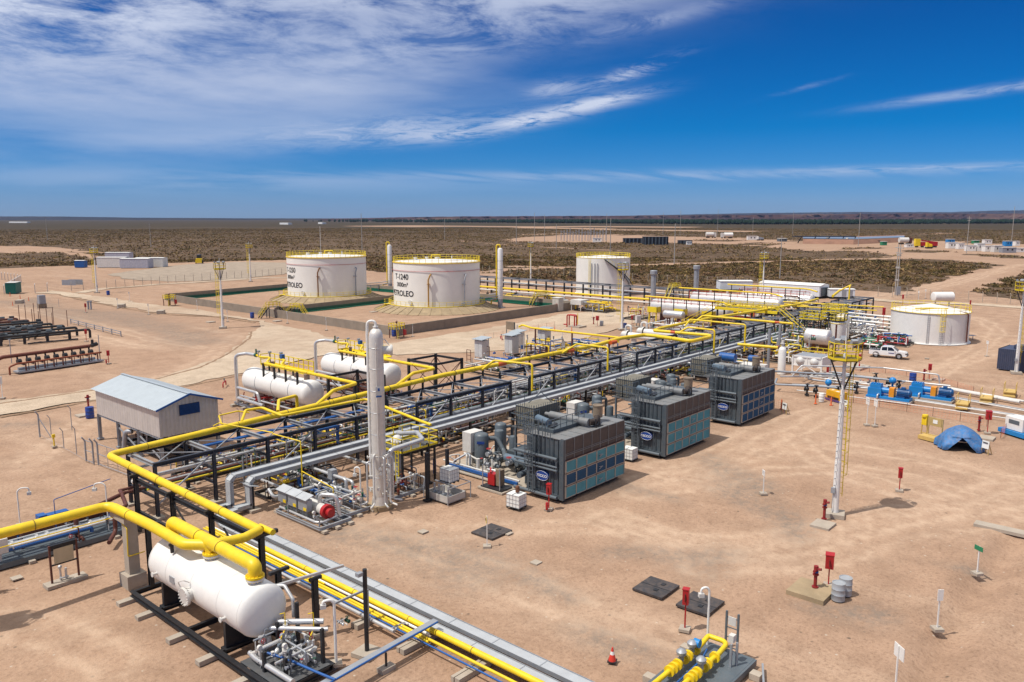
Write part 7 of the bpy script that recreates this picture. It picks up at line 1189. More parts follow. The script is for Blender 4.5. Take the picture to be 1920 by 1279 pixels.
# process area left of the low tank
t_ = thing('flash_drum', 'white upright tank wrapped by a yellow platform at its top', 'vessel', (136.6, 46.4, 0)); MB().lathe([(1.2, .1), (1.25, .3), (1.25, 3.6), (1.1, 3.8), (.6, 3.93), (0, 3.95)], n=28).obj('shell', WHT, t_); MB().lathe([(1.27, 3.45), (1.32, 3.5), (1.27, 3.55)], n=28).obj('yellow_ring', YELR, t_); mb = MB(); oc = [(math.cos(R(30*k))*1.4, math.sin(R(30*k))*1.4, 4.05) for k in range(12)]; railing(mb, oc, 1.1, .045, .9, closed=True, kick=True); mb.obj('top_railing', YELR, t_); MB().prism([(p[0]*1.0, p[1]*1.0) for p in oc], 3.97, 4.05).obj('top_deck', GRT, t_)
t_ = thing('flash_drum', 'silver upright vessel just behind the white upright tank', 'vessel', (141.5, 47.4, 0)); MB().lathe([(1.2, .6), (1.25, .8), (1.25, 3.8), (1.0, 4.3), (.5, 4.55), (0, 4.6)], n=24).obj('shell', ALC, t_); MB().lathe([(.9, 0), (1.0, .7)], n=20).obj('skirt', BRN, t_)
t_ = thing('silver_drum', 'short fat silver drum left of the white upright tank', 'vessel', (127.4, 45.6, 0)); MB().vessel((127.4, 44.6, 2.2), (127.4, 48.0, 2.2), 1.25, 32, .3).obj('shell', mat('bright_cladding', (.7, .7, .7)), t_, world=True); [MB().bar((127.4, y, 0), (127.4, y, 1.5), 1.6, .2).obj('saddle', RUS, t_, world=True) for y in (45.2, 47.4)]
for i, (u, v, sx, sy, h, pal, sd_) in enumerate(((118, 45.5, 6, 6, 3.0, [WHT, ALU, DGR, YELR, WHD], 241), (126, 48.5, 8, 5, 3.6, [WHT, ALU, YELR, GLV, DGR], 242), (141, 43, 7, 8, 3.0, [WHT, WHD, ALU, WHT, BLU], 243), (150, 44.5, 12, 8, 2.6, [WHT, WHT, ALU, DGR, BLU], 244), (140, 36.5, 5, 6, 1.6, [WHT, DGR, RED, BLU], 245), (133, 38.5, 5, 4, 1.3, [GRN, RED, WHT], 246), (112, 44, 5, 5, 2.2, [YEL, WHD, BRN, WHT, YEL], 247), (100, 44.5, 5, 5, 2.0, [YEL, BRN, RUS, WHD], 248), (92, 46.5, 7, 4, 1.5, [WHD, BRN, YEL, GLV], 249), (150, 50, 16, 7, 3.6, [YELR, WHT, GLV, BLU, ALU], 250))):
    cluster('process_pipework', ('pipework right of the long stair foot', 'pipework around the short silver drum', 'white pipework behind the white upright tank', 'bank of white pipes left of the low tank', 'low white and green pipes at the low tank inlet', 'green and red pipework in front of the white upright tank', 'yellow pipework behind the white slatted cooler', 'rusty and yellow pipework behind the white column', 'low pipework behind the third compressor', 'mixed pipework with yellow rails behind the white upright tank')[i], 'pipe manifold', (u, v, 0), sx, sy, h, sd_, pal, 18, 14, 12, .17, BLK, instr=6, group='process pipework at the right of the rack')
for k in range(6): pipe_thing('white_line', ('lowest', 'second lowest', 'third', 'fourth', 'fifth', 'highest')[k]+' white pipe of the bank running to the low wide tank', [(147+2.1*k, 52, .9+.42*k), (147+1.6*k, 41.8, .9+.42*k)], .15, WHT, 8, group='white pipes running to the low tank')
for x, y, z, lb in ((133.4, 49.5, 4.2, 'yellow railed platform left of the white upright tank'), (143.5, 49.5, 4.6, 'yellow railed platform behind the upright tanks'), (118.5, 42.8, .3, 'low yellow railed cage near the stair foot')): t_ = thing('yellow_platform', lb, 'platform', (x, y, z)); MB().cbox((0, 0, 0), 3.6, 3.4, .08).obj('deck', GRT, t_); mb = MB(); railing(mb, [(-1.8, -1.7, .08), (1.8, -1.7, .08), (1.8, 1.7, .08), (-1.8, 1.7, .08)], 1.15, .045, .8, closed=True, kick=True); mb.obj('railing', YELR, t_); z > 1 and [MB().bar((a, b_, -z), (a, b_, 0), .14).obj('leg', BLK, t_) for a in (-1.7, 1.7) for b_ in (-1.6, 1.6)]
t_ = thing('slatted_cooler', 'white steel framed cooler with grated top right of the third compressor', 'cooler', (105.4, 37.6, 0)); MB().box(0, 0, 1.35, 3.4, 3.9, 2.5).obj('box', WHT, t_); MB().box(.2, .2, 2.55, 3.2, 3.7, 2.66).obj('top_grating', GLV, t_); mb = MB()
for x in (0, 3.4):
    for y in (0, 1.95, 3.9): y != 1.95 and mb.bar((x, y, 0), (x, y, 2.6), .2)
mb.bar((0, 0, 1.3), (0, 3.9, 1.3), .16); mb.bar((0, 0, 2.55), (0, 3.9, 2.55), .2); mb.bar((0, 0, 2.55), (3.4, 0, 2.55), .2); mb.bar((0, .1, .2), (0, 1.95, 1.3), .1); mb.bar((0, 3.8, .2), (0, 1.95, 1.3), .1); mb.bar((0, 1.95, 1.3), (0, 1.95, 2.5), .14); mb.obj('frame', WHT, t_); [MB().lathe([(.6, 0), (.35, .3), (.15, .4), (0, .4)], (-.02, y, 1.95), (-1, 0, 0), 16).obj('duct', WHD, t_) for y in (1.0, 2.9)]
t_ = thing('white_column', 'short white column with domed top left of the slatted cooler', 'column', (104.4, 42.6, 0)); MB().lathe([(.55, 0), (.52, .4), (.52, 3.3), (.4, 3.6), (.2, 3.75), (0, 3.8)], n=24).obj('shell', WHT, t_); MB().cyl((0, 0, 3.7), (0, 0, 4.6), .2, 12).flange((0, 0, 4.2), (0, 0, 1), .32, .1).obj('top_nozzle', WHD, t_)
pipe_thing('yellow_line', 'yellow horizontal pipe ending at the short white column', [(103.4, 48.6, 3.6), (104.2, 43.2, 3.6)], .2, YEL, 10)
t_ = thing('screw_pump', 'white pump set with blue motors behind the third compressor', 'pump set', (98.0, 44.0, 0)); MB().lathe([(.5, 0), (.6, .3), (.6, 1.6), (.4, 1.9), (0, 1.9)], (1.2, .2, 1.5), (0, 1, 0), 16).cbox((1.2, -1, 0), .9, 1, 2).obj('pump_body', WHD, t_); MB().cyl((.2, 2.4, 2.6), (.2, 4.6, 2.6), .55, 16).obj('motor', BLU, t_); MB().cyl((1.8, 0, 2.5), (1.8, 1.2, 2.5), .45, 14).obj('motor', BLU, t_); MB().cbox((0, 4.8, 1.3), .5, 1.2, 1.3).obj('control_box', WHD, t_); MB().cbox((.8, 1.8, 0), 2.4, 5.4, 1.2).obj('base', BLK, t_)
t_ = thing('yellow_dog_house', 'rust brown pole standing left of the white upright tank', 'post', (119.5, 40.8, 0)); t_.name = 'brown_pole'; MB().cyl((0, 0, 0), (0, 0, 5.4), .14, 8).obj('pole', BRN, t_)
for x, v, h, lb in ((117.5, 48.5, 4.9, 'grey steel pole behind the long stair'), (107.4, 45.8, 4.6, 'grey upright pipe by the yellow horizontal pipe')): tag(MB().cyl((x, v, 0), (x, v, h+1), .22, 10).obj('grey_pole', GLV, loc=(x, v, 0), world=True), lb, 'post')
# white prefabricated buildings by the rack's far end
def cabin(label, p, L_, W_, h, rz=math.pi/2, gable=.5, z0=.5, m=None, panels=14, grp='white prefabricated cabins'):
    t_ = thing('cabin', label, 'cabin', p, rz, grp); m = m or mat('panel_white', (.70, .73, .76), .5, var=.04, dust=.06); mb = MB(); corr(mb, (0, 0), (L_, 0), z0, h, panels*2, .03); corr(mb, (L_, 0), (L_, W_), z0, h, 5, .03); corr(mb, (L_, W_), (0, W_), z0, h, panels*2, .03); corr(mb, (0, W_), (0, 0), z0, h, 5, .03); mb.obj('walls', m, t_)
    e = .15; MB().add([(-e, -e, h), (L_+e, -e, h), (L_+e, W_/2, h+gable), (-e, W_/2, h+gable), (L_+e, W_+e, h), (-e, W_+e, h)], [(0, 1, 2, 3), (3, 2, 4, 5), (0, 3, 5), (1, 4, 2), (0, 5, 4, 1)]).obj('roof', WHT, t_); MB().cbox((L_/2, W_/2, 0), L_-.4, W_-.4, z0).obj('base', BLK, t_); return t_
cabin('pale panel cabin with small vents, left of the yellow laddered mast', G(1350, 546), 9.4, 4.5, 2.9, R(-49), .2); t_ = cabin('longest white panel building right of the yellow laddered mast', G(1422, 552), 17.2, 6.0, 3.3, R(-93), .5, panels=18); MB().cbox((17.3, 3, .6), .08, 4.0, 2.2).obj('dark_end_door', GRY, t_); t_ = cabin('small white genset container right of the longest white building', G(1555, 560), 6.4, 3.5, 2.5, R(-56), .1); [MB().cbox((x, -.06, .8), 1.1, .06, 1.4).obj('louvred_door', GLV, t_) for x in (3.6, 5.2)]
cabin('grey block building with red signs beside the perimeter road left of the tanks', (152, 231.5, 0), 6.5, 5.5, 3.0, R(-45), .05, .1, mat('block_grey', (.26, .25, .23), .8), 3, None)
t_ = thing('red_overhead_pipe', 'red pipe frame right of the grey block building', 'pipe', (158, 226, 0)); MB().tube([(0, 0, 0), (0, 0, 3), (7, -7, 3), (7, -7, 0)], .18, 6).tube([(3.5, -3.5, 0), (3.5, -3.5, 3)], .18, 6).obj('pipe', BRN, t_); t_ = thing('red_sign', 'red signboards in front of the grey block building', 'sign', (152.6, 228.0, 0)); MB().bar((0, 0, 1.9), (2.4, -2.4, 1.9), .06, .9).bar((-2.6, 2.4, 1.4), (-.6, .4, 1.4), .06, .6).obj('board', RED, t_); MB().bar((0, 0, 0), (0, 0, 2), .1).bar((2.3, -2.3, 0), (2.3, -2.3, 2), .1).bar((-2.5, 2.3, 0), (-2.5, 2.3, 1.4), .1).obj('post', BRN, t_)
# white elevated drum behind the low tank
c = G(1767, 577); t_ = thing('diesel_drum', 'white drum on a tall stand behind the low wide tank', 'tank', c); MB().vessel((-1.7, 1.7, 2.6), (1.5, -1.5, 2.6), 1.15, 24, .15).obj('shell', WHT, t_); [MB().bar((x, -x, 0), (x, -x, 1.6), .25).obj('leg', WHD, t_) for x in (-1.3, 1.1)]
cluster('drum_pipework', 'silver pipework beside the elevated drum behind the low tank', 'pipe manifold', G(1772, 590), 6, 3, 1.5, 261, [GLV, ALU, WHD], 8, 6, 4, .1, GLV)
# ---------------------------------------------------------------- blue pumps and their pipes
def pump(label, loc, rz):
    t_ = thing('pump', label, 'pump', loc, rz, 'blue electric pumps'); MB().cbox((2.3, 0, .0), 5.0, 2.1, .22).obj('plinth', CON, t_); MB().cbox((2.3, 0, .2), 4.7, 1.7, .28).obj('base_frame', PMB, t_)
    MB().cyl((3.2, 0, 1.05), (4.5, 0, 1.05), .48, 18).lathe([(.48, 0), (.3, .18), (0, .2)], (4.5, 0, 1.05), (1, 0, 0), 16).cbox((3.6, 0, .45), .9, .8, .4).obj('motor', mat('motor_blue', (.01, .09, .26), .4), t_); MB().cbox((2.62, 0, .48), .55, .9, 1.05).obj('coupling_guard', mat('guard_orange', (.80, .30, .02), .45), t_)
    mb = MB(); mb.cyl((.2, 0, 1.1), (1.5, 0, 1.1), .55, 18); mb.cbox((.8, 0, .45), 1.5, 1.2, .9); mb.cyl((1.5, 0, 1.1), (2.35, 0, 1.1), .36, 14); mb.cbox((.85, 0, 1.3), 1.2, 1.0, .45); mb.obj('pump_case', PMB, t_); mb = MB(); [mb.bar((3.25, .5*math.cos(a), 1.05+.5*math.sin(a)), (4.4, .5*math.cos(a), 1.05+.5*math.sin(a)), .03) for a in [k*math.pi/10 for k in range(20)]]; mb.cbox((3.8, -.1, 1.5), .4, .4, .25); mb.obj('motor_fins', mat('motor_blue', (.01, .09, .26)), t_); MB().tube([(.5, .7, 1.2), (.5, 1.4, 1.2), (.5, 1.4, .4)], .14, 8, .2).tube([(1.3, -.6, .7), (1.3, -1.1, .7), (1.3, -1.1, .3)], .1, 8, .2).obj('suction_pipe', ALU, t_)
    mb = MB(); [mb.cbox((.35+.25*k, 0, 1.72), .14, .8, .14) for k in range(5)]; mb.obj('valve_cover', PMB, t_); return t_
pump('blue pump set with orange guard, left one of the two', (97.2, 29.0, 0), R(-89)); pump('blue pump set with orange guard, right one of the two', (101.0, 25.5, 0), R(-90))
tag(MB().ball((99.7, 27.1, 1.9), .42, 16).cyl((99.7, 27.1, .3), (99.7, 27.1, 1.6), .12, 8).obj('damper_ball', PMB, loc=(99.7, 27.1, 0), world=True), 'blue round damper between the two blue pumps', 'pulsation damper'); tag(MB().ball((96.0, 33.3, 1.4), .40, 16).cyl((96.0, 33.3, .3), (96.0, 33.3, 1.2), .12, 8).obj('damper_ball', PMB, loc=(96, 33.3, 0), world=True), 'blue round damper left of the left blue pump', 'pulsation damper')
P_ = [('front silver pipe running into the pumps', [(95.0, 39.3, 1.2), (93.4, 38.9, .8), (95.6, 33.6, .9), (96.4, 30.2, .9)], .13, PIP), ('silver pipe loop starting right of the third compressor', [(93.4, 41.5, 1.2), (97.0, 42.0, 1.5), (98.4, 40.4, 1.5), (101.8, 33.5, 1.4), (103.2, 26.6, 1.3)], .13, PIP), ('rear silver pipe passing the slatted cooler', [(98.2, 40.2, .9), (104.8, 32.6, .9), (106.6, 22.4, .8)], .12, ALU), ('highest silver pipe above the pump manifold', [(101.4, 40, .4), (102.2, 39.0, 1.9), (107.6, 30.5, 1.9), (108.4, 24.2, 1.7), (108.4, 24.0, .6)], .10, ALU), ('silver pipe in front of the black valves', [(95.2, 37.4, .7), (98.6, 31.4, .7), (100.0, 26.4, .7)], .11, ALU), ('thin pipe along the ground before the pumps', [(94.2, 36.4, .3), (94.8, 30.6, .3), (95.2, 24.8, .3), (95.0, 8, .3)], .07, WHD),
      ('first pale pipe on the ground right of the pumps', [(98.0, 24.2, .25), (96.7, 8, .25)], .09, WHD), ('second pale pipe on the ground right of the pumps', [(98.6, 24.2, .25), (97.3, 8, .25)], .07, GLV), ('third pale pipe on the ground right of the pumps', [(102.2, 20.8, .25), (98.9, 8, .25)], .09, WHD), ('fourth pale pipe on the ground right of the pumps', [(102.9, 20.8, .25), (99.6, 8, .25)], .07, GLV), ('fifth pale pipe on the ground behind the pumps', [(107.2, 23.4, .35), (104.6, 14.8, .3)], .20, WHD), ('sixth pale pipe on the ground behind the pumps', [(107.9, 23.0, .3), (105.4, 14.5, .3)], .14, WHD), ('seventh thin pipe on the ground behind the pumps', [(105.8, 15.2, .3), (102, 6, .3)], .08, GLV)]
for lb, pts, r1, m in P_: pipe_thing('pump_line', lb, pts, r1, m, 8, .3, 4, group='pipes feeding the blue pumps')
for i, (x, y) in enumerate(((1513, 737), (1530, 740), (1571, 742), (1666, 725), (1685, 730), (1606, 733), (1642, 716))):
    t_ = thing('black_valve', ('leftmost tall black valve of the pump manifold', 'second tall black valve of the pump manifold', 'black valve left of the tall white mast', 'tall black valve above the left pump', 'tall black valve between the pumps', 'dark valve right of the tall white mast', 'dark valve on the rear pump line')[i], 'valve', G(x, y, .3)-V(0, 0, .3), 0, 'black valves of the pump manifold'); mb = MB(); mb.cbox((0, 0, 0), .4, .4, .2); mb.cyl((0, 0, .2), (0, 0, 1.35), .12, 10); mb.flange((0, 0, .8), (0, 1, 0), .32, .12, 12); mb.flange((0, .25, .8), (0, 1, 0), .3, .08, 12); mb.ball((0, 0, .8), .24, 10); mb.obj('body', BLK, t_); mb = MB(); mb.cyl((0, 0, 1.35), (0, 0, 1.42), .26, 12); mb.obj('handwheel', BLK, t_)
cluster('pump_manifold', 'grey valves and pipes of the manifold behind the blue pumps', 'pipe manifold', (99.5, 27, 0), 6, 12, 1.2, 271, [GLV, ALU, PIP, WHD], 12, 16, 4, .13, GLV, skid=False, instr=3)
for (x, y), rz, lb in (((1803, 768), .1, 'pale timber step bridge over the ground pipes, nearest one'), ((1848, 757), .1, 'pale timber step bridge over the ground pipes, middle one'), ((1892, 745), .1, 'pale timber step bridge over the ground pipes, farthest one')):
    t_ = thing('pipe_bridge', lb, 'step bridge', G(x, y), rz, 'timber bridges over the ground pipes'); MB().box(-.2, -.6, .55, 2.0, .6, .65).cbox((-.5, 0, .2), .5, 1.2, .1).cbox((2.3, 0, .2), .5, 1.2, .1).obj('deck', YELP, t_); [MB().bar((a, y2, 0), (a, y2, 1.6), .07).obj('rail_post', YELP, t_) for a in (0, 1.8) for y2 in (-.6, .6)]; MB().bar((0, -.6, 1.55), (1.8, -.6, 1.55), .06).bar((0, .6, 1.55), (1.8, .6, 1.55), .06).obj('handrail', YELP, t_); MB().box(-.1, -.55, 0, .0, .55, .55).box(1.8, -.55, 0, 1.9, .55, .55).obj('side', YELP, t_)
# ================================================================ PICKUP
def pickup(label, loc, rz):
    t_ = thing('pickup_truck', label, 'pickup truck', loc, rz); W_ = .92
    side = [(-2.62, .55), (-2.66, .98), (-1.05, 1.02), (-.95, 1.68), (-.70, 1.78), (.45, 1.76), (.75, 1.68), (1.35, 1.14), (2.35, 1.02), (2.60, .88), (2.66, .60), (2.5, .42), (-2.5, .45)]
    # lower body with the bed hollowed out
    mb = MB(); low = [(-2.62, .50), (-2.66, .98), (1.30, 1.10), (2.30, 1.02), (2.58, .86), (2.64, .52), (2.5, .40), (-2.5, .42)]; n = len(low)
    def wd(x, z): return W_-.05*max(0, (z-.8))-.10*max(0, (x-2.0))
    vs = [(x, -wd(x, z), z) for x, z in low]+[(x, wd(x, z), z) for x, z in low]; mb.add(vs, [tuple(range(n)), tuple(reversed(range(n, 2*n)))]+[((i+1) % n, i, n+i, n+(i+1) % n) for i in range(n)]); mb.bar((-2.62, -.86, 1.03), (-1.05, -.86, 1.03), .10, .12); mb.bar((-2.62, .86, 1.03), (-1.05, .86, 1.03), .10, .12); mb.bar((-2.62, -.86, 1.03), (-2.62, .86, 1.03), .08, .12); mb.obj('body', CAR, t_)
    mb = MB(); cab = [(-1.08, 1.02), (-.98, 1.62), (-.72, 1.76), (.35, 1.76), (.62, 1.70), (1.36, 1.08)]; n = len(cab); wc = lambda z: .88-.24*(z-1.02)
    vs = [(x, -wc(z), z) for x, z in cab]+[(x, wc(z), z) for x, z in cab]; mb.add(vs, [tuple(range(n)), tuple(reversed(range(n, 2*n)))]+[((i+1) % n, i, n+i, n+(i+1) % n) for i in range(n)]); mb.obj('cab', CAR, t_)
    def pane(nm, q): MB().add(q, [(0, 1, 2, 3)]).obj(nm, GLS, t_)
    for s_ in (-1, 1):
        for a in ([(-.88, 1.12), (-.84, 1.60), (-.12, 1.66), (-.10, 1.12)], [(-.02, 1.12), (-.04, 1.66), (.50, 1.64), (1.08, 1.14)]): pane('side_window', [(x, s_*(wc(z)+.008), z) for x, z in a])
    pane('windscreen', [(.70, -.66, 1.655), (.70, .66, 1.655), (1.34, .80, 1.12), (1.34, -.80, 1.12)]); pane('rear_window', [(-1.01, -.6, 1.58), (-1.01, .6, 1.58), (-1.09, .7, 1.2), (-1.09, -.7, 1.2)])
    for x in (-1.62, 1.55):
        for s_ in (-1, 1):
            o = MB().lathe([(.36, -.11), (.38, -.06), (.38, .06), (.36, .11), (.23, .11)], (x, s_*.80, .38), (0, s_, 0), 24).obj('wheel', RUB, t_); MB().lathe([(.23, .09), (.2, .06), (.08, .09), (0, .10)], (x, s_*.80, .38), (0, s_, 0), 16).obj('rim', GLV, o)
            MB().lathe([(.40, 0), (.47, .03), (.47, .12), (.40, .13)], (x, s_*.815, .40), (0, s_, 0), 24).obj('wheel_arch', BLK, t_)
    MB().box(-2.5, -.80, .99, -1.15, .80, 1.045).obj('load_bed', BLK, t_); mb = MB(); [mb.bar((x, -.8, 1.05), (x, -.8, 1.32), .05).bar((x, .8, 1.05), (x, .8, 1.32), .05).bar((x, -.8, 1.32), (x, .8, 1.32), .05) for x in (-1.25, -1.9, -2.5)]; mb.obj('bed_rack', BLK, t_)
    MB().box(2.55, -.80, .42, 2.70, .80, .60).box(-2.74, -.8, .45, -2.62, .8, .60).obj('bumper', GRY, t_); MB().box(2.56, -.42, .66, 2.63, .42, .86).obj('grille', BLK, t_); [MB().box(2.42, s_*.78-.14, .76, 2.60, s_*.78+.06 if s_ > 0 else s_*.78+.14, .90).obj('headlight', GLS, t_) for s_ in (-1, 1)]; [MB().box(-2.68, s_*.83-.06, .66, -2.63, s_*.83+.06, .92).obj('tail_light', RED, t_) for s_ in (-1, 1)]; MB().cbox((.95, -.98, 1.10), .12, .2, .16).cbox((.95, .98, 1.10), .12, .2, .16).obj('mirror', CAR, t_); MB().bar((.9, -.925, .80), (.1, -.925, .80), .02, .09, (0, 0, 1)).obj('door_decal', LOG, t_)
    return t_
a, b_ = G(1644, 669.5), G(1684, 673); d = (b_-a).normalized(); rz = math.atan2(d.y, d.x); s_ = V(-d.y, d.x, 0); pickup('white double cab pickup parked beside the low wide tank', (a+b_)/2+s_*.8, rz)
# ================================================================ TARPAULIN TENT
def tent():
    c = (G(1765, 842)+G(1842, 850))/2; f = G(1765, 842)-G(1842, 850); wv = f.normalized(); dv = V(wv.y, -wv.x, 0); dv = dv if dv.x > 0 else -dv
    t_ = thing('tarpaulin_tent', 'sagging blue tarpaulin tent with an open front flap', 'tent', c); NU, NV = 56, 30; vs = []; r1 = random.Random(2); Wd = 1.85; Dp = 1.9; H_ = 2.1
    for j in range(NV+1):
        q = j/NV; gap = .62*max(0, 1-q/.52)**.9
        for i in range(NU+1):
            th = -math.pi/2+gap+(2*math.pi-2*gap)*i/NU; z = H_*(q**.85); prof = max(0, math.cos(q*math.pi/2))**.72*(1+.10*(1-q))
            wr = 1+.06*math.sin(th*7+q*3)*(1-q)+.045*math.sin(th*13-q*7)*(1-q)+.025*math.sin(th*29+q*11); x = math.cos(th)*Wd*prof*wr; y = math.sin(th)*Dp*prof*wr
            if gap > 0 and (i < 5 or i > NU-5): y -= .10*math.sin(q*9)
            p = wv*x+dv*(y+Dp*.80); vs.append((p.x, p.y, z+.06*math.sin(th*5+q*9)*(1-q)*min(1, q*4)))
    fs = [(j*(NU+1)+i, j*(NU+1)+i+1, (j+1)*(NU+1)+i+1, (j+1)*(NU+1)+i) for j in range(NV) for i in range(NU)]
    MB().add(vs, fs, True).obj('tarpaulin', TRP, t_); MB().tube([wv*1.4+dv*1.4, wv*1.0+dv*1.4+V(0, 0, 1.4), dv*1.4+V(0, 0, 2.0), -wv*1.0+dv*1.4+V(0, 0, 1.4), -wv*1.4+dv*1.4], .04, 5).obj('tent_frame', GLV, t_)
tent()
# ================================================================ FIRE POINTS, SIGNS, SMALL THINGS
def redbox(label, loc, h=1.9, bx=(.5, .38, .75), ext=False, post=RED, rz=.3, foot=.55):
    t_ = thing('fire_box', label, 'fire box', loc, rz, 'red fire boxes on posts'); MB().bar((0, 0, .05), (0, 0, h-bx[2]), .07).obj('post', post, t_); mb = MB(); mb.cbox((0, 0, h-bx[2]), bx[0], bx[1], bx[2]); mb.cbox((0, 0, h), bx[0]+.05, bx[1]+.05, .05); mb.obj('box', RED, t_); MB().bar((-bx[0]/2-.01, 0, h-bx[2]*.75), (-bx[0]/2-.01, 0, h-bx[2]*.25), .03, bx[1]*.6, (1, 0, 0)).obj('door_handle', BRN, t_); MB().cbox((0, 0, -.05), foot, foot, .15).obj('footing', CON, t_)
    if ext: MB().lathe([(.09, .1), (.1, .15), (.1, .6), (.04, .7), (0, .72)], (-.4, 0, 0), n=10).obj('extinguisher', RED, t_)
    return t_
for (x, y), h, bx, e, lb in (((1029, 955), 1.9, (.34, .3, .75), True, 'red extinguisher box in front of the nearest compressor'), ((1686, 920), 1.8, (.3, .3, .75), False, 'red box on a thin post alone right of the tall white mast'), ((1284, 1180), 2.2, (.3, .3, .8), False, 'narrow red box between the two black covers and the yellow skid'), ((1553, 1098), 1.9, (.5, .45, .8), False, 'large red box beside the hydrant and grey drums'), ((1851, 812), 2.2, (.6, .5, .8), False, 'red box behind the blue tent'), ((1742, 713), 2.1, (.5, .4, .75), False, 'red box behind the right blue pump'), ((1611, 690), 1.9, (.3, .3, .6), True, 'red box between the pickup and the tall mast'), ((1551, 711), 1.6, (.35, .3, .7), False, 'red box beside the slatted cooler'), ((204, 682), 1.9, (.3, .3, .7), True, 'red box at the right end of the brown manifold'), ((162, 640), 2.0, (.3, .3, .7), False, 'red box at the right end of the black manifold'), ((161, 586), 2.0, (.3, .3, .8), False, 'red box on the grey gravel right of the gate'), ((1120, 612), 2.0, (.6, .5, .8), False, 'red box with grey drums beyond the cabinets'), ((1185, 610), 1.9, (.3, .3, .7), False, 'red box beside the mast behind the cabinets'), ((1144, 655), 1.6, (.4, .3, .6), False, 'red box just behind the yellow header'), ((1692, 573), 2.6, (.8, .4, .9), False, 'red box behind the low wide tank'), ((1818, 585), 2.6, (.3, .3, .9), False, 'narrow red box right of the elevated drum'), ((1645, 655), 2.2, (.4, .3, .8), False, 'red box at the bed of the pickup'), ((1654, 632), 5.2, (.8, .5, 1.2), False, 'red box on a high post among the white pipes')): redbox(lb, G(x, y), h, bx, e)
def hydrant(label, loc, h=1.35, r1=.10):
    t_ = thing('fire_hydrant', label, 'hydrant', loc, 0, 'red fire hydrants'); mb = MB(); mb.cyl((0, 0, 0), (0, 0, h*.8), r1, 10); mb.flange((0, 0, .1), (0, 0, 1), r1*1.8, .08); mb.flange((0, 0, h*.62), (0, 0, 1), r1*1.7, .08); mb.cyl((0, 0, h*.8), (0, 0, h), r1*1.3, 10); mb.cyl((-.3, 0, h*.82), (.3, 0, h*.82), r1*.8, 8); mb.cyl((0, 0, h*.85), (0, -.3, h*.9), r1*.8, 8); mb.obj('body', mat('hydrant_red', (.28, .02, .02), .5), t_); MB().flange((0, 0, h*.74), (0, 0, 1), r1*1.5, .06).obj('blue_ring', LOG, t_); return t_
hydrant('red hydrant on the yellowish concrete slab by the grey drums', G(1528, 1103, .15)); c = G(1522, 1110, .0); tag(MB().cbox((c.x, c.y, -.1), 2.2, 2.1, .3).obj('hydrant_slab', COB, loc=c, world=True), 'yellowish concrete slab under the near hydrant', 'slab')
for (x, y), lb in (((1835, 808), 'dark red hydrant behind the blue tent'), ((1732, 713), 'red hydrant behind the right blue pump'), ((166, 765), 'red hydrant left of the corrugated shed'), ((1113, 608), 'red hydrant beyond the cabinets'), ((1545, 975), 'thin dark hydrant post left of the tall white mast')): hydrant(lb, G(x, y), 1.5)
for x, y, lb in ((1850, 822, 'pale slab behind the blue tent'), (1760, 712, 'small pale slab behind the pumps'), (1543, 985, 'square pale footing left of the tall white mast'), (158, 779, 'pale slab by the shed hydrant'), (1890, 995, 'long pale concrete kerb lying at the right edge'), (700, 585, 'thin pale slab on the dirt'), (1143, 593, 'pale slab on the dirt beyond the cabinets'), (395, 604, 'pale slab beside the gravel road'), (520, 602, 'pale slab by the step over'), (30, 604, 'grey slab on the gravel at the far left'), (1795, 577, 'pale slab beside the perimeter road')):
    c = G(x, y); L_ = 3.2 if x == 1890 else 1.5; tag(MB().cbox((c.x, c.y, -.1), L_ if x != 1890 else .9, 1.3 if x != 1890 else 4, .22).obj('concrete_slab', CON, loc=c, world=True), lb, 'slab')
for (x, y), lb in (((1571, 1124), 'grey metal drum by the hydrant, front one'), ((1584, 1114), 'grey metal drum by the hydrant, rear one'), ((1128, 611), 'pale grey drum beyond the cabinets')): barrel(lb, G(x, y), mat('drum_grey', (.42, .44, .46), .45, .2), 1.0, .36)
for x, y, lb in ((922, 998, 'black flat pit cover left of the compressors with a warning sign'), (1230, 1103, 'black flat pit cover, left one of the lower pair'), (1313, 1133, 'black flat pit cover, right one of the lower pair')):
    c = G(x, y); t_ = thing('pit_cover', lb, 'pit cover', c, .02, 'black pit covers'); m = mat('cover_black', (.045, .042, .045), .6, var=.25, dust=.25); MB().cbox((0, 0, -.02), 2.05, 1.9, .12).obj('cover', m, t_); MB().cbox((0, 0, .10), .06, 1.9, .012).obj('seam', BLK, t_); MB().cbox((-.35, -.2, .10), .3, .22, .03).cbox((.5, -.2, .10), .3, .22, .03).obj('hatch', BLK, t_)
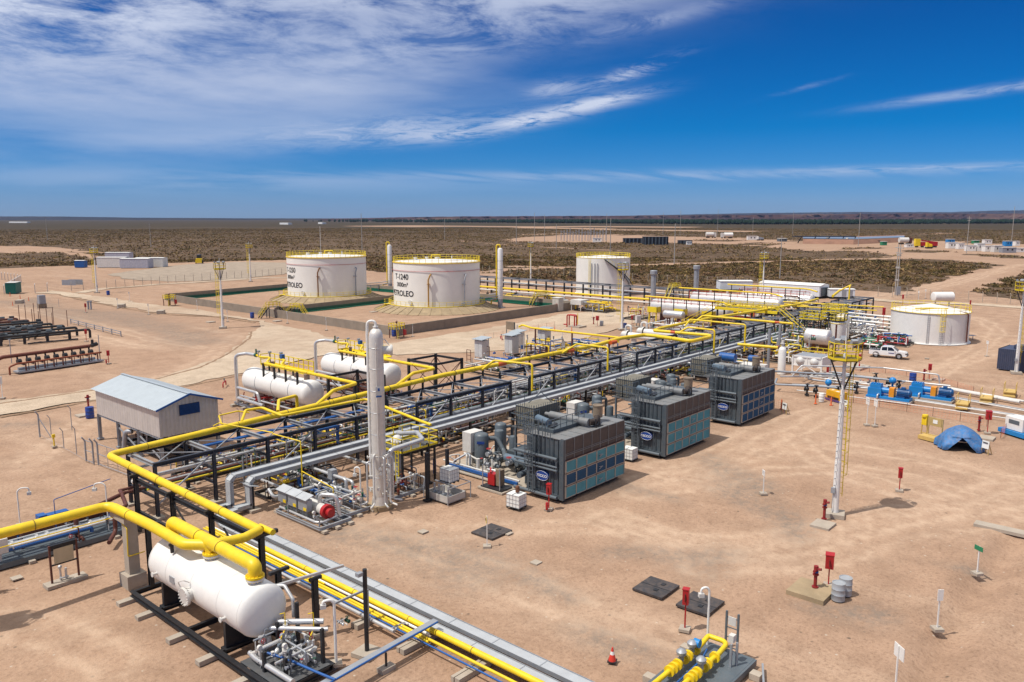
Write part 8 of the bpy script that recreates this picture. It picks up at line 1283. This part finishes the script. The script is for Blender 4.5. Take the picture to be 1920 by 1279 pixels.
def sign(label, loc, h, w_, hh, m=WHT, rz=-.8, post=WHT, tri=False, mark=None, kind='sign'):
    t_ = thing('sign_board', label, 'sign', loc, rz, 'small signs on white posts'); MB().bar((0, 0, .05), (0, 0, h-.02), .06).obj('post', post, t_); MB().cbox((0, 0, -.05), .5, .5, .16).obj('footing', CON, t_)
    if tri: MB().add([(-.035, -w_/2, h-hh), (-.035, w_/2, h-hh), (-.035, 0, h), (-.06, -w_/2, h-hh), (-.06, w_/2, h-hh), (-.06, 0, h)], [(0, 1, 2), (5, 4, 3), (0, 3, 4, 1), (1, 4, 5, 2), (2, 5, 3, 0)]).obj('board', YEL, t_); MB().bar((-.07, 0, h-hh*.75), (-.07, 0, h-hh*.35), .02, .05).obj('mark', BLK, t_)
    else: MB().cbox((-.05, 0, h-hh), .03, w_, hh).obj('board', m, t_)
    if mark: 
        mb = MB()
        for k in range(mark): mb.bar((-.07, -w_*.32, h-hh*.25-k*hh*.5/max(1, mark)), (-.07, w_*.32, h-hh*.25-k*hh*.5/max(1, mark)), .012, .035)
        mb.obj('print', mat('faded_print', (.30, .32, .36), .6), t_)
    return t_
sign('yellow triangle warning sign by the black pit cover', (35.7, 33.4, 0), 2.1, .45, .45, tri=True); sign('white sign facing away at the lower right corner', G(1678, 1300), 2.3, .72, .62, rz=2.4, mark=0); sign('green arrow sign on a white post at the right', G(1832, 1076), 1.75, .6, .28, GRN, rz=-.6, mark=0); sign('thin white post sign seen edge on near the right ditch', G(1757, 1180), 2.2, .3, .6, rz=.75); sign('white sign on a post in the open dirt right of the compressors', G(1431, 926), 1.9, .5, .45, mark=2, rz=-.8)
sign('white sign on a tall post below the pumps, left one', G(1625, 797), 2.9, .7, .75, mark=2); sign('white sign on a tall post below the pumps, right one', G(1640, 799), 2.8, .7, .75, mark=1); sign('green topped sign near the bund wall corner', G(774, 631), 2.3, .35, .3, GRN); sign('white double sign at the left edge by the gravel road', G(5, 747), 2.6, .6, .9, mark=2)
for x, y, lb in ((427, 603, 'white sign beside the road mast'), (742, 0, ''), (539, 606, 'red and white sign on the bund wall road'), (612, 619, 'slim white post beside the bund wall'), (1111, 596, 'small grey sign beyond the cabinets'), (1722, 563, 'white square sign behind the low tank, left one'), (1735, 560, 'white square sign behind the low tank, right one'), (1850, 668, 'white sign with mark at the right mast'), (221, 578, 'white sign in the middle of the gravel junction'), (279, 590, 'grey double sign by the road junction'), (370, 582, 'twin posts by the bund wall end'), (243, 565, 'slim white post by the gate road')):
    if lb: sign(lb, G(x, y), 2.4, .55, .5, mark=1)
for x, y, lb in ((1583, 770, 'small white notice on a timber easel below the pumps'), (1470, 776, 'small white notice beside the third compressor'), (1846, 851, 'small white notice on an easel at the tent'), (1876, 680, 'brown timber trestle near the right mast, left one'), (1893, 667, 'brown timber trestle near the right mast, right one')):
    br = 'trestle' in lb; t_ = thing('easel_sign', lb, 'easel', G(x, y), -.5); MB().bar((0, -.35, 0), (.1, -.3, 1.2), .06).bar((0, .35, 0), (.1, .3, 1.2), .06).bar((.5, -.3, 0), (.1, -.25, 1.1), .05).bar((.5, .3, 0), (.1, .25, 1.1), .05).obj('frame', WOD if not br else RUS, t_); MB().bar((-.0, 0, .5), (.06, 0, 1.2), .7, .03, (1, 0, 0)).obj('board', HDP if not br else YELP, t_); MB().bar((-.03, 0, 1.0), (-.02, 0, 1.08), .5, .01, (1, 0, 0)).obj('print', INK, t_)
t_ = thing('timber_stand', 'yellow timber stand with notice board beside the tent', 'stand', G(1752, 824), -.35); MB().box(-.1, -.75, .3, .1, .75, .42).bar((0, -.7, 0), (0, -.7, 2.1), .09).bar((0, .7, 0), (0, .7, 2.1), .09).obj('frame', WOD, t_); MB().box(-.03, -.6, 1.3, .03, .7, 2.1).obj('board', WOD, t_); MB().box(-.06, -.2, 1.55, -.03, .25, 1.9).obj('notice', HDP, t_); MB().cbox((-.5, .2, 0), 1.0, 1.7, .35).obj('step', YELP, t_)
t_ = thing('yellow_box_stand', 'yellow box on a pale timber trestle left of the timber stand', 'stand', G(1732, 817), -.3); MB().bar((0, -.3, 0), (0, -.25, 1.1), .08).bar((0, .3, 0), (0, .25, 1.1), .08).bar((0, -.3, .3), (0, .3, .3), .08).bar((0, -.3, 1.1), (0, .3, 1.1), .08).obj('trestle', YELP, t_); MB().cbox((0, 0, 1.1), .3, .5, .9).lathe([(.28, 1.9), (.28, 2.1), (0, 2.15)], (0, 0, 0), n=12).obj('box', YEL, t_)
t_ = thing('generator', 'small yellow generator on a purple skid left of the tall mast', 'generator', G(1568, 752), -.5); MB().cbox((0, 0, .25), 1.0, 2.3, .95).obj('body', mat('generator_yellow', (.75, .40, .01), .4), t_); MB().cbox((0, 0, .02), 1.1, 2.5, .22).obj('skid', mat('purple_skid', (.10, .06, .22), .5), t_); MB().box(-.53, -.9, .3, -.51, .9, .55).obj('vent', BLK, t_); MB().cbox((0, .6, 1.2), .3, .2, .03).cbox((-.2, -.4, 1.2), .3, .4, .02).obj('label', WHT, t_)
o = barrel('small white drum left of the yellow generator', G(1540, 753), HDP, 1.0, .3)
def cone(label, loc, h=.72, sleeve=True):
    t_ = thing('traffic_cone', label, 'traffic cone', loc, .4, 'orange traffic cones'); m = mat('cone_red', (.68, .05, .03), .5); MB().lathe([(.19, .05), (.15, .2), (.11, h*.5)], n=14).lathe([(.075, h*.72), (.03, h), (0, h)], n=14).obj('cone', m, t_); MB().lathe([(.11, h*.5), (.075, h*.72)], n=14).obj('white_sleeve', WHT, t_); MB().cbox((0, 0, 0), .42, .42, .05).obj('base', BLK, t_); return t_
cone('red and white traffic cone alone on the dirt near the bottom', (29.8, 19.7, 0)); 
for i, (x, y) in enumerate(((17, 546), (19, 555), (38, 560), (54, 564), (24, 573), (1529, 757), (1558, 760), (1040, 622), (1072, 622), (1465, 767))): 
    t_ = thing('delineator', ('red cone by the left gate, farthest one', 'red cone by the green container', 'red cone right of the green container foot', 'red cone on the gravel between container and grey box', 'red cone left of the grey concrete block', 'tall orange delineator left of the white drum', 'short orange delineator by the generator', 'orange cone by the red pipe arch, left one', 'orange cone by the red pipe arch, right one', 'orange post at the corner of the third compressor')[i], 'delineator', G(x, y), 0, 'orange delineators'); MB().lathe([(.2, 0), (.2, .05), (.09, .08), (.07, 1.1 if x in (1529, 1465) else .8), (0, 1.1)], n=8).obj('body', ORM, t_)
def mesh_fence(label, pts, h=1.0):
    P_ = [G(*p) for p in pts]; t_ = thing('safety_mesh', label, 'safety fence', P_[0]); mb = MB(); w_ = MB()
    for a, b_ in zip(P_, P_[1:]):
        n = max(1, round((b_-a).length/2.6)); m_ = max(4, int((b_-a).length/.35)); [mb.bar(a.lerp(b_, i/n), a.lerp(b_, i/n)+V(0, 0, h), .035) for i in range(n+1)]; [w_.bar(a+V(0, 0, .1+(h-.15)*k/4), b_+V(0, 0, .1+(h-.15)*k/4), .012) for k in range(5)]; [w_.bar(a.lerp(b_, i/m_)+V(0, 0, .1), a.lerp(b_, i/m_)+V(0, 0, h-.05), .010) for i in range(m_)]
    mb.obj('stake', BRN, t_, world=True); w_.obj('mesh', ORM, t_, world=True)
mesh_fence('orange safety mesh in front of the blue pumps', [(1530, 752), (1600, 755), (1700, 772), (1800, 790), (1850, 800)]); mesh_fence('orange safety mesh behind the blue pumps', [(1600, 697), (1660, 700), (1740, 710), (1825, 735)], .7); mesh_fence('orange safety mesh beside the third compressor', [(1452, 765), (1466, 768), (1470, 776)]); mesh_fence('orange safety mesh behind the pale cabinets', [(908, 637), (960, 628), (1040, 612)]); mesh_fence('orange safety mesh by the white machine at the right edge', [(1876, 822), (1893, 803), (1925, 800)])
t_ = thing('white_machine', 'white machine on a bright blue skid cut by the right edge', 'machine', G(1910, 815), -.6); MB().cbox((0, 0, .5), 1.4, 2.0, 1.25).obj('body', WHT, t_); MB().cbox((0, 0, .05), 2.0, 3.0, .4).obj('skid', PMB, t_); MB().box(-.72, -.6, 1.1, -.70, .6, 1.5).obj('vent', GRY, t_)
t_ = thing('container', 'dark navy louvred container behind the right mast', 'container', G(1915, 698), -.1); mb = MB(); corr(mb, (-.2, -3), (-.2, 3), .1, 3.0, 24, .06); corr(mb, (-.2, 3), (5, 3), .1, 3.0, 20, .06); mb.cbox((2.4, 0, .1), 5, 5.8, 2.85); mb.obj('body', CNT, t_); MB().cbox((2.0, 0, 3.0), 1.6, 3, .5).obj('roof_unit', CNT, t_)
t_ = thing('sand_tray', 'pale concrete ramp left of the pickup', 'ramp', G(1605, 688)); MB().prism([(-2.6, -1.4), (1.2, -1.6), (2.2, 1.2), (-1.6, 1.6)], -.05, .22).obj('ramp', CON, t_)
t_ = thing('red_pipe_arch', 'red double pipe arch on a concrete slab beyond the cabinets', 'fire manifold', G(1070, 614)); MB().tube([(0, -.9, 0), (0, -.9, 2.4), (0, .9, 2.4), (0, .9, 0)], .13, 8, .3).tube([(.7, -.9, 0), (.7, -.9, 2.4), (.7, .9, 2.4), (.7, .9, 0)], .13, 8, .3).tube([(0, -.9, 2.2), (.7, -.9, 2.2)], .1, 6).tube([(-.2, 1.6, .5), (.2, .9, .5)], .12, 8).obj('pipe', RED, t_); MB().cbox((1.0, -.9, -.05), 2.4, 2.6, .4).obj('slab', CON, t_)
for x, y, lb in ((940, 637, 'red pipe arch on the dirt left of the cabinets'), (421, 724, 'red pipe arch on the dirt left of the nearer separator')):
    t_ = thing('pipe_arch', lb, 'fire pipe', G(x, y), -.7, 'small red pipe arches'); MB().tube([(0, -.9, 0), (0, -.9, .55), (0, .9, .55), (0, .9, 0)], .08, 8, .25).obj('pipe', RED, t_); MB().cyl((0, 0, .55), (0, 0, .95), .05, 6).cyl((0, -.12, .9), (0, .12, .9), .09, 8).obj('valve', GRY, t_)
t_ = thing('monitor_box', 'pale box on legs beside the red box and mast', 'control box', G(1196, 613), -.5); MB().cbox((0, 0, .8), .9, .8, 1.4).obj('box', WHD, t_); MB().bar((-.3, 0, 0), (-.3, 0, .8), .1).bar((.3, 0, 0), (.3, 0, .8), .1).obj('leg', GRY, t_); MB().cbox((0, 0, 0), 1.4, 1.4, .15).obj('footing', CON, t_)
t_ = thing('yellow_marker', 'thin yellow marker pole beside the red pipe arch', 'marker pole', G(1083, 612)); MB().cyl((0, 0, 0), (0, 0, 2.6), .07, 8).obj('pole', YEL, t_)
for x, y, lb in ((1005, 1055, 'small pale square marker on the dirt below the warning sign'), (793, 997, 'small pale square marker on the dirt right of the silver column'), (31, 1084, 'small pale square marker left of the notice frame'), (1640, 700, 'small pale marker left of the pumps'), (1738, 672, 'small pale marker on the dirt right of the pickup'), (952, 1000, 'tiny pale marker by the pit cover')): c = G(x, y); t_ = tag(MB().add([(c.x+a*.28, c.y+b2*.28, z) for z in (-.02, .05) for a, b2 in ((-1, -1), (1, -1), (1, 1), (-1, 1))], [(0, 3, 2, 1), (4, 5, 6, 7), (0, 1, 5, 4), (1, 2, 6, 5), (2, 3, 7, 6), (3, 0, 4, 7)]).obj('survey_marker', CON, loc=c, world=True), lb, 'marker')
t_ = thing('green_container', 'green container standing inside the left gate', 'container', G(26, 550), -.6); MB().cbox((0, 0, .1), 2.6, 4.6, 3.0).obj('body', mat('container_green', (.0, .12, .09), .5), t_); MB().cbox((0, 0, 3.1), 2.7, 4.7, .08).obj('roof', WHD, t_)
t_ = thing('grey_kiosk', 'grey electric kiosk behind thin posts on the left gravel', 'kiosk', G(79, 577)); MB().cbox((0, 0, 1.0), 1.4, 1.4, 2.0).obj('box', GLV, t_); MB().cbox((0, 0, 0), 1.6, 1.6, 1.0).obj('frame', FLM, t_); [MB().bar((x, y, 0), (x, y, 1.9), .06).obj('post', GLV, t_) for x, y in ((-3, 2), (3, -2), (-2, -3))]
for x, y, lb in ((37, 568, 'grey concrete block at the end of the trench on the left gravel'), (302, 588, 'grey concrete block by the road junction'), (228, 576, 'grey concrete block right of the road sign')): tag(MB().cbox(G(x, y)-V(0, 0, .05), 1.4, 2.6, .8, -.6).obj('concrete_block', CON, loc=G(x, y), world=True), lb, 'block')
# manifolds on the left
a, b_ = G(38, 701), G(194, 678); d = (b_-a); L_ = d.length; rz = math.atan2(d.y, d.x); t_ = thing('oil_manifold', 'long brown pipe manifold with a row of black valves at the left', 'pipe manifold', a, rz)
MB().tube([(-2.6, 2.4, 0), (-2.6, 2.4, 1.7), (-1.0, 2.4, 2.2), (L_-.6, 2.4, 2.2)], .26, 10, .6).obj('main_pipe', mat('header_brown', (.16, .04, .02), .5, dust=.1), t_); MB().tube([(-1.2, .2, 0), (-1.2, .2, 1.1), (-.2, .4, 1.35), (L_, .4, 1.35)], .13, 8, .3).obj('lower_pipe', mat('header_red_brown', (.25, .06, .02), .5), t_)
for k in range(9): x = .8+(L_-1.6)*k/8; MB().tube([(x, 2.4, 2.0), (x, 2.2, 1.2), (x, .5, 1.1)], .12, 8, .2).cyl((x-.25, 1.9, 1.4), (x+.25, 1.9, 1.4), .36, 12).obj('valve', BLK, t_); MB().bar((x, .0, 0), (x, .0, 1.3), .14).bar((x+.5, .3, .3), (x+.5, .3, 1.3), .08).obj('post', BRN, t_)
MB().box(-.2, -.15, .1, L_, 1.6, .3).obj('deck', GLV, t_); MB().tube([(0, .5, .6), (L_-1, .5, .6)], .22, 8).obj('grey_pipe', PIP, t_); MB().cyl((L_-.4, 2.4, 2.2), (L_+.5, 2.4, 2.4), .3, 10).cyl((L_-.2, 2.4, 2.4), (L_-.2, 2.4, 3.1), .2, 8).obj('end_valve', BLK, t_)
tag(MB().cyl(G(22, 681), G(22, 681)+V(0, 0, 3.4), .06, 8).cbox(G(22, 681)+V(0, 0, 3.4), .3, .3, .15).obj('grey_pole', GLV, loc=G(22, 681), world=True), 'grey lamp pole at the left end of the brown manifold', 'lamp post'); tag(MB().cyl(G(188, 678), G(188, 678)+V(0, 0, 4), .06, 8).obj('grey_pole', GLV, loc=G(188, 678), world=True), 'grey lamp pole at the right end of the brown manifold', 'lamp post')
a, b_ = G(52, 646), G(146, 637); d = (b_-a); L_ = d.length; rz = math.atan2(d.y, d.x); t_ = thing('oil_manifold', 'wide black pipe manifold of many hooped pipes at the far left', 'pipe manifold', a, rz); r1 = random.Random(8)
for k in range(7):
    y = 1.0+4.4*k; x1 = L_+1.2-.9*k+(0 if k else 0); MB().tube([(-16+1.2*k, y, 1.5), (x1, y, 1.5), (x1+1.1, y, 1.5), (x1+1.1, y, 0)], .22, 8, .4).obj('hooped_pipe', BLK if k < 5 else BRN, t_); MB().tube([(-12, y+1.6, .9), (x1-2, y+1.6, .9)], .18, 8).obj('low_pipe', r1.choice([BLK, GRY, BRN]), t_)
    for q in range(7): x = r1.uniform(-9, L_-1); MB().tube([(x, y, 1.5), (x, y+r1.uniform(1, 3), 1.3), (x, y+3, .3)], .14, 6, .3).cyl((x-.4, y+.8, 1.7), (x+.4, y+.8, 1.7), .32, 8).obj('valve', r1.choice([BLK, BLK, GRY, CMP]), t_)
MB().box(0, -.3, .05, L_, .1, .25).obj('skid_beam', BLK, t_); [MB().bar((x, 1, 0), (x, 1, 1.5), .4).obj('post', BLK, t_) for x in np.linspace(-14, L_-1, 7)]
for i, (x, y, h) in enumerate(((38, 614, 4.4), (50, 612, 4.2), (62, 614, 3.6), (66, 612, 4.6), (74, 612, 3.0), (77, 612, 4.2), (89, 611, 3.9), (99, 611, 2.6), (101, 610, 3.6), (127, 612, 3.2))): c = G(x, y); tag(MB().bar(c, c+V(0, 0, h), .09).obj('vent_pole', BRN, loc=c, world=True), ('leftmost', 'second', 'third', 'fourth', 'fifth', 'sixth', 'seventh', 'eighth', 'ninth', 'rightmost')[i]+' thin tall pole of the row behind the black manifold', 'pole', 'thin poles behind the black manifold')
a, b_ = G(133, 607), G(227, 631); t_ = thing('guard_rail', 'low galvanised guard rail behind the black manifold', 'guard rail', a); [MB().bar(a.lerp(b_, k/6), a.lerp(b_, k/6)+V(0, 0, 1.0), .16).obj('post', GLV, t_, world=True) for k in range(7)]; [MB().bar(a+V(0, 0, z), b_+V(0, 0, z), .06, .16).obj('rail', GLV, t_, world=True) for z in (.45, .85)]
for x, y in ((166, 580), (171, 580)): tag(MB().lathe([(.2, 0), (.2, 1.6), (.28, 1.7), (.28, 1.95), (0, 2)], G(x, y), n=10).obj('grey_bollard', GLV, loc=G(x, y), world=True), 'grey bollard on the gravel junction, %s of the pair' % ('left one' if x == 166 else 'right one'), 'bollard')
for x, y, lb in ((117, 541, 'grey board hanging on the left yard fence, left one'), (130, 540, 'grey board hanging on the left yard fence, right one')): c = G(x, y); tag(MB().bar(c+V(0, 0, 1.8), c+V(2.6, -3.6, 1.8), .08, 1.6).obj('fence_board', GLV, loc=c, world=True), lb, 'board')
# ================================================================ FAR THINGS
for i, (x, y, L_, W_, h, c_, lb) in enumerate(((182, 502, 12, 5, 4.4, WHD, 'white container beyond the left yard, left one'), (225, 503, 12, 5, 4.0, mat('cab_lilac', (.42, .42, .48), .6), 'lilac grey container beyond the left yard, middle one'), (254, 501, 12, 5, 4.0, WHD, 'white container beyond the left yard, right one'), (198, 497, 11, 4, 5.6, mat('cab_lilac', (.42, .42, .48)), 'grey cabin with dark window behind the white containers'), (140, 502, 4, 3, 3, BLU, 'small blue box beyond the left yard'))):
    cabin(lb, G(x, y)+V(0, 0, 0), L_, W_, h, R(-49), .15, .1, c_, 8, 'far containers beyond the left yard')
t_ = thing('loader', 'small yellow loader parked on the far edge of the left yard', 'loader', G(374, 494), -.6); MB().cbox((0, 0, .8), 2.4, 4.6, 1.6).cbox((0, -3, .4), 2.8, .5, 1.4).obj('body', YEL, t_); MB().cbox((0, .4, 2.4), 2, 2, 1.6).obj('cab', GLS, t_); [MB().cyl((x, y, .8), (x*1.3, y, .8), .8, 12).obj('wheel', RUB, t_) for x in (-1.2, 1.2) for y in (-1.5, 1.5)]
for x, y, h, tw, lb in ((968, 458, 22, 0, 'thin pole between the column and the substation'), (1002, 452, 26, 1, 'twin pole pylon in front of the substation, left one'), (1021, 454, 24, 0, 'pole left of the substation'), (1043, 467, 17, 0, 'pole in the scrub left of the plain tank'), (1106, 453, 24, 0, 'pole in the substation, left'), (1137, 453, 25, 0, 'pole in the substation, right'), (1144, 478, 21, 0, 'tall thin pole behind the plain tank'), (1264, 495, 18.5, 0, 'pale pole in the scrub right of the plain tank'), (1243, 440, 28, 0, 'far pole behind the black screens'), (1275, 442, 30, 1, 'far twin pole behind the black screens'), (1345, 440, 32, 0, 'far pole by the long white tankers'), (1462, 523, 15, 0, 'tall concrete pole right of the yellow laddered mast'), (1680, 554, 14, 2, 'twin concrete pole with crossarms behind the low tank'), (1609, 462, 25, 0, 'pole in front of the reservoir bank'), (1486, 440, 30, 0, 'far pole left of the reservoir'), (1812, 475, 22, 1, 'crossarm pole in front of the far camp, left one'), (1896, 460, 30, 0, 'dark pole behind the far camp'), (283, 463, 17, 1, 'far twin pole in the left scrub'), (89, 450, 20, 0, 'far pole in the left scrub'), (679, 470, 24, 0, 'far thin pole behind the lettered tanks'), (834, 450, 20, 0, 'far thin pole left of the right column'), (1411, 440, 22, 0, 'far lamp pole by the blue and white trucks')):
    t_ = thing('power_pole', lb, 'power pole', G(x, y), R(-49), 'far power poles'); w_ = .32 if y > 500 else .45
    for q in ((-.6, .6) if tw == 2 else (0,)): MB().cyl((0, q, 0), (0, q, h), w_*.55, 8, w_*.35).obj('pole', mat('pole_concrete', (.40, .37, .34), .8), t_)
    if tw: MB().bar((0, -2.2, h-1), (0, 2.2, h-1), .25).bar((0, -1.6, h-2.4), (0, 1.6, h-2.4), .25).obj('crossarm', mat('pole_concrete', (.4, .37, .34)), t_)
    if tw == 2: [MB().cbox((0, 0, z), .35, 2.0, .45).obj('spreader', mat('pole_concrete', (.4, .37, .34)), t_) for z in (4, 7.4, 10.8)]; MB().cbox((0, -1.2, .3), 1, .5, 2.2).obj('transformer', GLV, t_)
def far_box(nm, lb, cat, x0, x1, yb, yt, depth, m, grp=None, ribs=0, gable=0):
    a = G(x0, yb); b2 = G(x1, yb); L_ = (b2-a).length; s1 = (a.length/1493); h = (yb-yt)*s1; d = (b2-a).normalized(); rz = math.atan2(d.y, d.x); t_ = thing(nm, lb, cat, a, rz, grp); MB().box(0, 0, 0, L_, depth, h).obj('body', m, t_); MB().box(-.2, -.2, h, L_+.2, depth+.2, h+.25).obj('roof', WHD if m is not BLK else BLK, t_)
    if ribs: mb = MB(); [mb.box(L_*(k+.25)/ribs, -.5, 0, L_*(k+.55)/ribs, 0, h) for k in range(ribs)]; mb.obj('panel', GRY, t_)
    elif h > 2: [MB().box(L_*q, -.06, h*.45, L_*(q+.12), 0, h*.75).obj('window', GLS, t_) for q in (.3, .65)]
    return t_
far_box('screen_wall', 'row of tall dark screens beyond the scrub, highest block', 'screen', 1207, 1253, 459, 445, 8, BLK, None, 7); far_box('screen_wall', 'lower row of dark screens left of the highest block', 'screen', 1170, 1207, 456, 447.5, 8, BLK, None, 5); far_box('screen_wall', 'small dark block right of the tall screens', 'screen', 1274, 1298, 458, 451.5, 8, BLK, None, 4)
for i, (x0, x1, yb, yt, m, lb) in enumerate(((1112, 1128, 454, 447, WHT, 'white truck in the far substation'), (1288, 1297, 459, 454, WHT, 'white box in front of the small dark block'), (1402, 1420, 450, 443.5, WHT, 'white cabin with blue base far off'), (1778, 1795, 466, 456.5, WHT, 'white camp cabin with one window, farthest left'), (1797, 1808, 467, 458, WHT, 'white camp cabin beside the first one'), (1814, 1830, 471, 462, WHT, 'white camp cabin with green bush'), (1832, 1846, 471, 459, WHT, 'taller white camp cabin'), (1847, 1862, 472, 463, WHT, 'white camp cabin right of the taller one'), (1864, 1880, 473, 463, WHD, 'pale grey camp cabin second from the right'), (1880, 1905, 474, 466, GLV, 'grey camp container at the right'), (1846, 1860, 458, 451, WHT, 'white cabin with two windows at the back of the camp'), (1904, 1912, 461, 454, WHT, 'small white cabin at the back right of the camp'), (1885, 1898, 462, 454, PMB, 'blue tank module in the far camp'), (1777, 1790, 457, 450, PMB, 'round blue module at the back of the camp'), (1654, 1663, 460, 454, GRN, 'green hut below the reservoir bank'), (1684, 1692, 446, 442, BLU, 'tiny blue hut on the reservoir bank'), (1700, 1713, 464, 459, WHT, 'low white trailer before the red trucks'), (1640, 1650, 456, 452, BLK, 'black box below the reservoir bank'), (1826, 1836, 457, 452, GRN, 'green tank in the far camp'), (1905, 1935, 473, 467, WHT, 'white pickup row at the right end of the camp'))): far_box('camp_cabin', lb, 'cabin', x0, x1, yb, yt, 4, m, 'far camp cabins and modules')
def far_truck(lb, x0, x1, yb, h, mc, mb_):
    a = G(x0, yb); b2 = G(x1, yb); L_ = (b2-a).length; d = (b2-a).normalized(); t_ = thing('truck', lb, 'truck', a, math.atan2(d.y, d.x), 'far trucks'); MB().box(0, 0, 1.0, L_*.22, 2.5, h*.95).obj('cab', mc, t_); (MB().cyl((L_*.27, 1.25, h*.62), (L_, 1.25, h*.62), h*.38, 14) if mb_ in (WHD, WHT) else MB().box(L_*.26, .1, 1.1, L_, 2.4, h*.6).bar((L_*.3, 1.2, h*.75), (L_*1.0, 1.2, h*.55), 1.0, .8)).obj('load', mb_, t_); [MB().cyl((L_*q, -.1, .6), (L_*q, 2.6, .6), .6, 10).obj('axle', RUB, t_) for q in (.1, .35, .7, .82, .93)]
for lb, x0, x1, yb, h, mc, m2 in (('red crane truck with yellow cab in the far yard', 1716, 1758, 464, 6.5, YEL, RED), ('smaller yellow and red crane in front of the red one', 1738, 1748, 466, 4.5, YEL, YEL), ('pale tanker with dark red cab before the reservoir end', 1707, 1684, 458, 5.5, BRN, WHD), ('long white tanker far beyond the screens, left one', 1342, 1323, 446, 6, WHD, WHD), ('long white tanker far beyond the screens, right one', 1352, 1374, 447, 6, WHD, WHT), ('small white truck beside the blue based cabin', 1420, 1432, 451, 4, WHT, GLV)): far_truck(lb, x0, x1, yb, h, mc, m2)
# reservoir bank
a, b_, = G(1440, 456), G(1905, 452); A0, B0 = G(1520, 456), G(1690, 450); c_ = MB(); Pn = [G(1505, 457), G(1600, 458.5), (G(1695, 454))]; vs = []
for p in Pn: q = p.normalized(); vs += [(p.x, p.y, -.3), (p.x+q.x*9, p.y+q.y*9, 3.6), (p.x+q.x*14, p.y+q.y*14, 3.6), (p.x+q.x*150, p.y+q.y*150, 3.4)]
struct(c_.add(vs, [(i*4+k, (i+1)*4+k, (i+1)*4+k+1, i*4+k+1) for i in range(2) for k in range(3)]).obj('reservoir_bank', mat('bank_dirt', (.27, .14, .09), .95, var=.2, scale=.1)))
vs = []; 
for p in Pn: q = p.normalized(); vs += [(p.x+q.x*15, p.y+q.y*15, 3.9), (p.x+q.x*95, p.y+q.y*95, 3.9)]
struct(MB().add(vs, [(0, 2, 3, 1), (2, 4, 5, 3)]).obj('water', mat('reservoir_water', (.20, .24, .30), .35, var=.1, scale=.05)))
for i, (x, y) in enumerate(((1543, 456), (1580, 457))): p = G(x, y); q = p.normalized(); tag(MB().bar(p+V(0, 0, .2), p+q*10+V(2, -3, 4.4), 1.6, .6).obj('bank_ramp', CON, loc=p, world=True), 'pale sloping pipe ramp on the reservoir bank, %s' % ('left one', 'right one')[i], 'ramp')
t_ = thing('dark_canopy', 'dark low canopy roof at the left end of the reservoir bank', 'canopy', G(1490, 456), R(-49)); MB().box(0, 0, 5.2, 52, 8, 5.9).obj('roof', BLK, t_); [MB().bar((x, 4, 0), (x+3, 4, 5.2), .6).obj('leg', BLK, t_) for x in (4, 16, 28, 40, 50)]; far_box('low_hut', 'low dark hut left of the canopy', 'hut', 1462, 1476, 453, 448, 8, GRY)
for i in range(16): # substation gantries
    x = 1052+5.6*i; y = 450.5+((i*7) % 5)*.7; p = G(x, y); tag(MB().bar(p, p+V(0, 0, 9+(i*5) % 4), .5).bar(p+V(0, 0, 8), p+V(2, -2, 8), .35).obj('gantry', GLV, loc=p, world=True), ORD[i]+' thin grey gantry post from the left in the far substation', 'gantry post', 'gantry posts of the far substation')
for x, y, w_, lb in ((20, 418, 34, 'far white settlement strip on the left horizon'), (528, 421, 16, 'far white buildings left of the tanks on the plain'), (1368, 411.6, 16, 'far white shed roof among the river trees'), (600, 420, 8, 'tiny far pale building on the plain')): a = G(x, y); b2 = G(x+w_, y+.2); tag(MB().bar(a+V(0, 0, 3), b2+V(0, 0, 3), 14, 6).obj('far_building', WHT, loc=a, world=True), lb, 'building')
# ================================================================ AIR: far things fade toward blue
hz_ = MB().box(-7000, -7000, -3, 17500, 17500, 260).obj('haze', [])
hm = bpy.data.materials.new('far_air'); hm.use_nodes = True; ht = hm.node_tree; ht.nodes.clear(); ho = nn(ht, 'ShaderNodeOutputMaterial'); hv = nn(ht, 'ShaderNodeVolumePrincipled'); hv.inputs['Color'].default_value = (.42, .58, .95, 1); hv.inputs['Density'].default_value = 2.2e-5; hv.inputs['Anisotropy'].default_value = .2
ht.links.new(hv.outputs[0], ho.inputs['Volume']); hz_.data.materials.append(hm); tag(hz_, 'thin blue air over the whole plain', 'haze', kind='stuff')
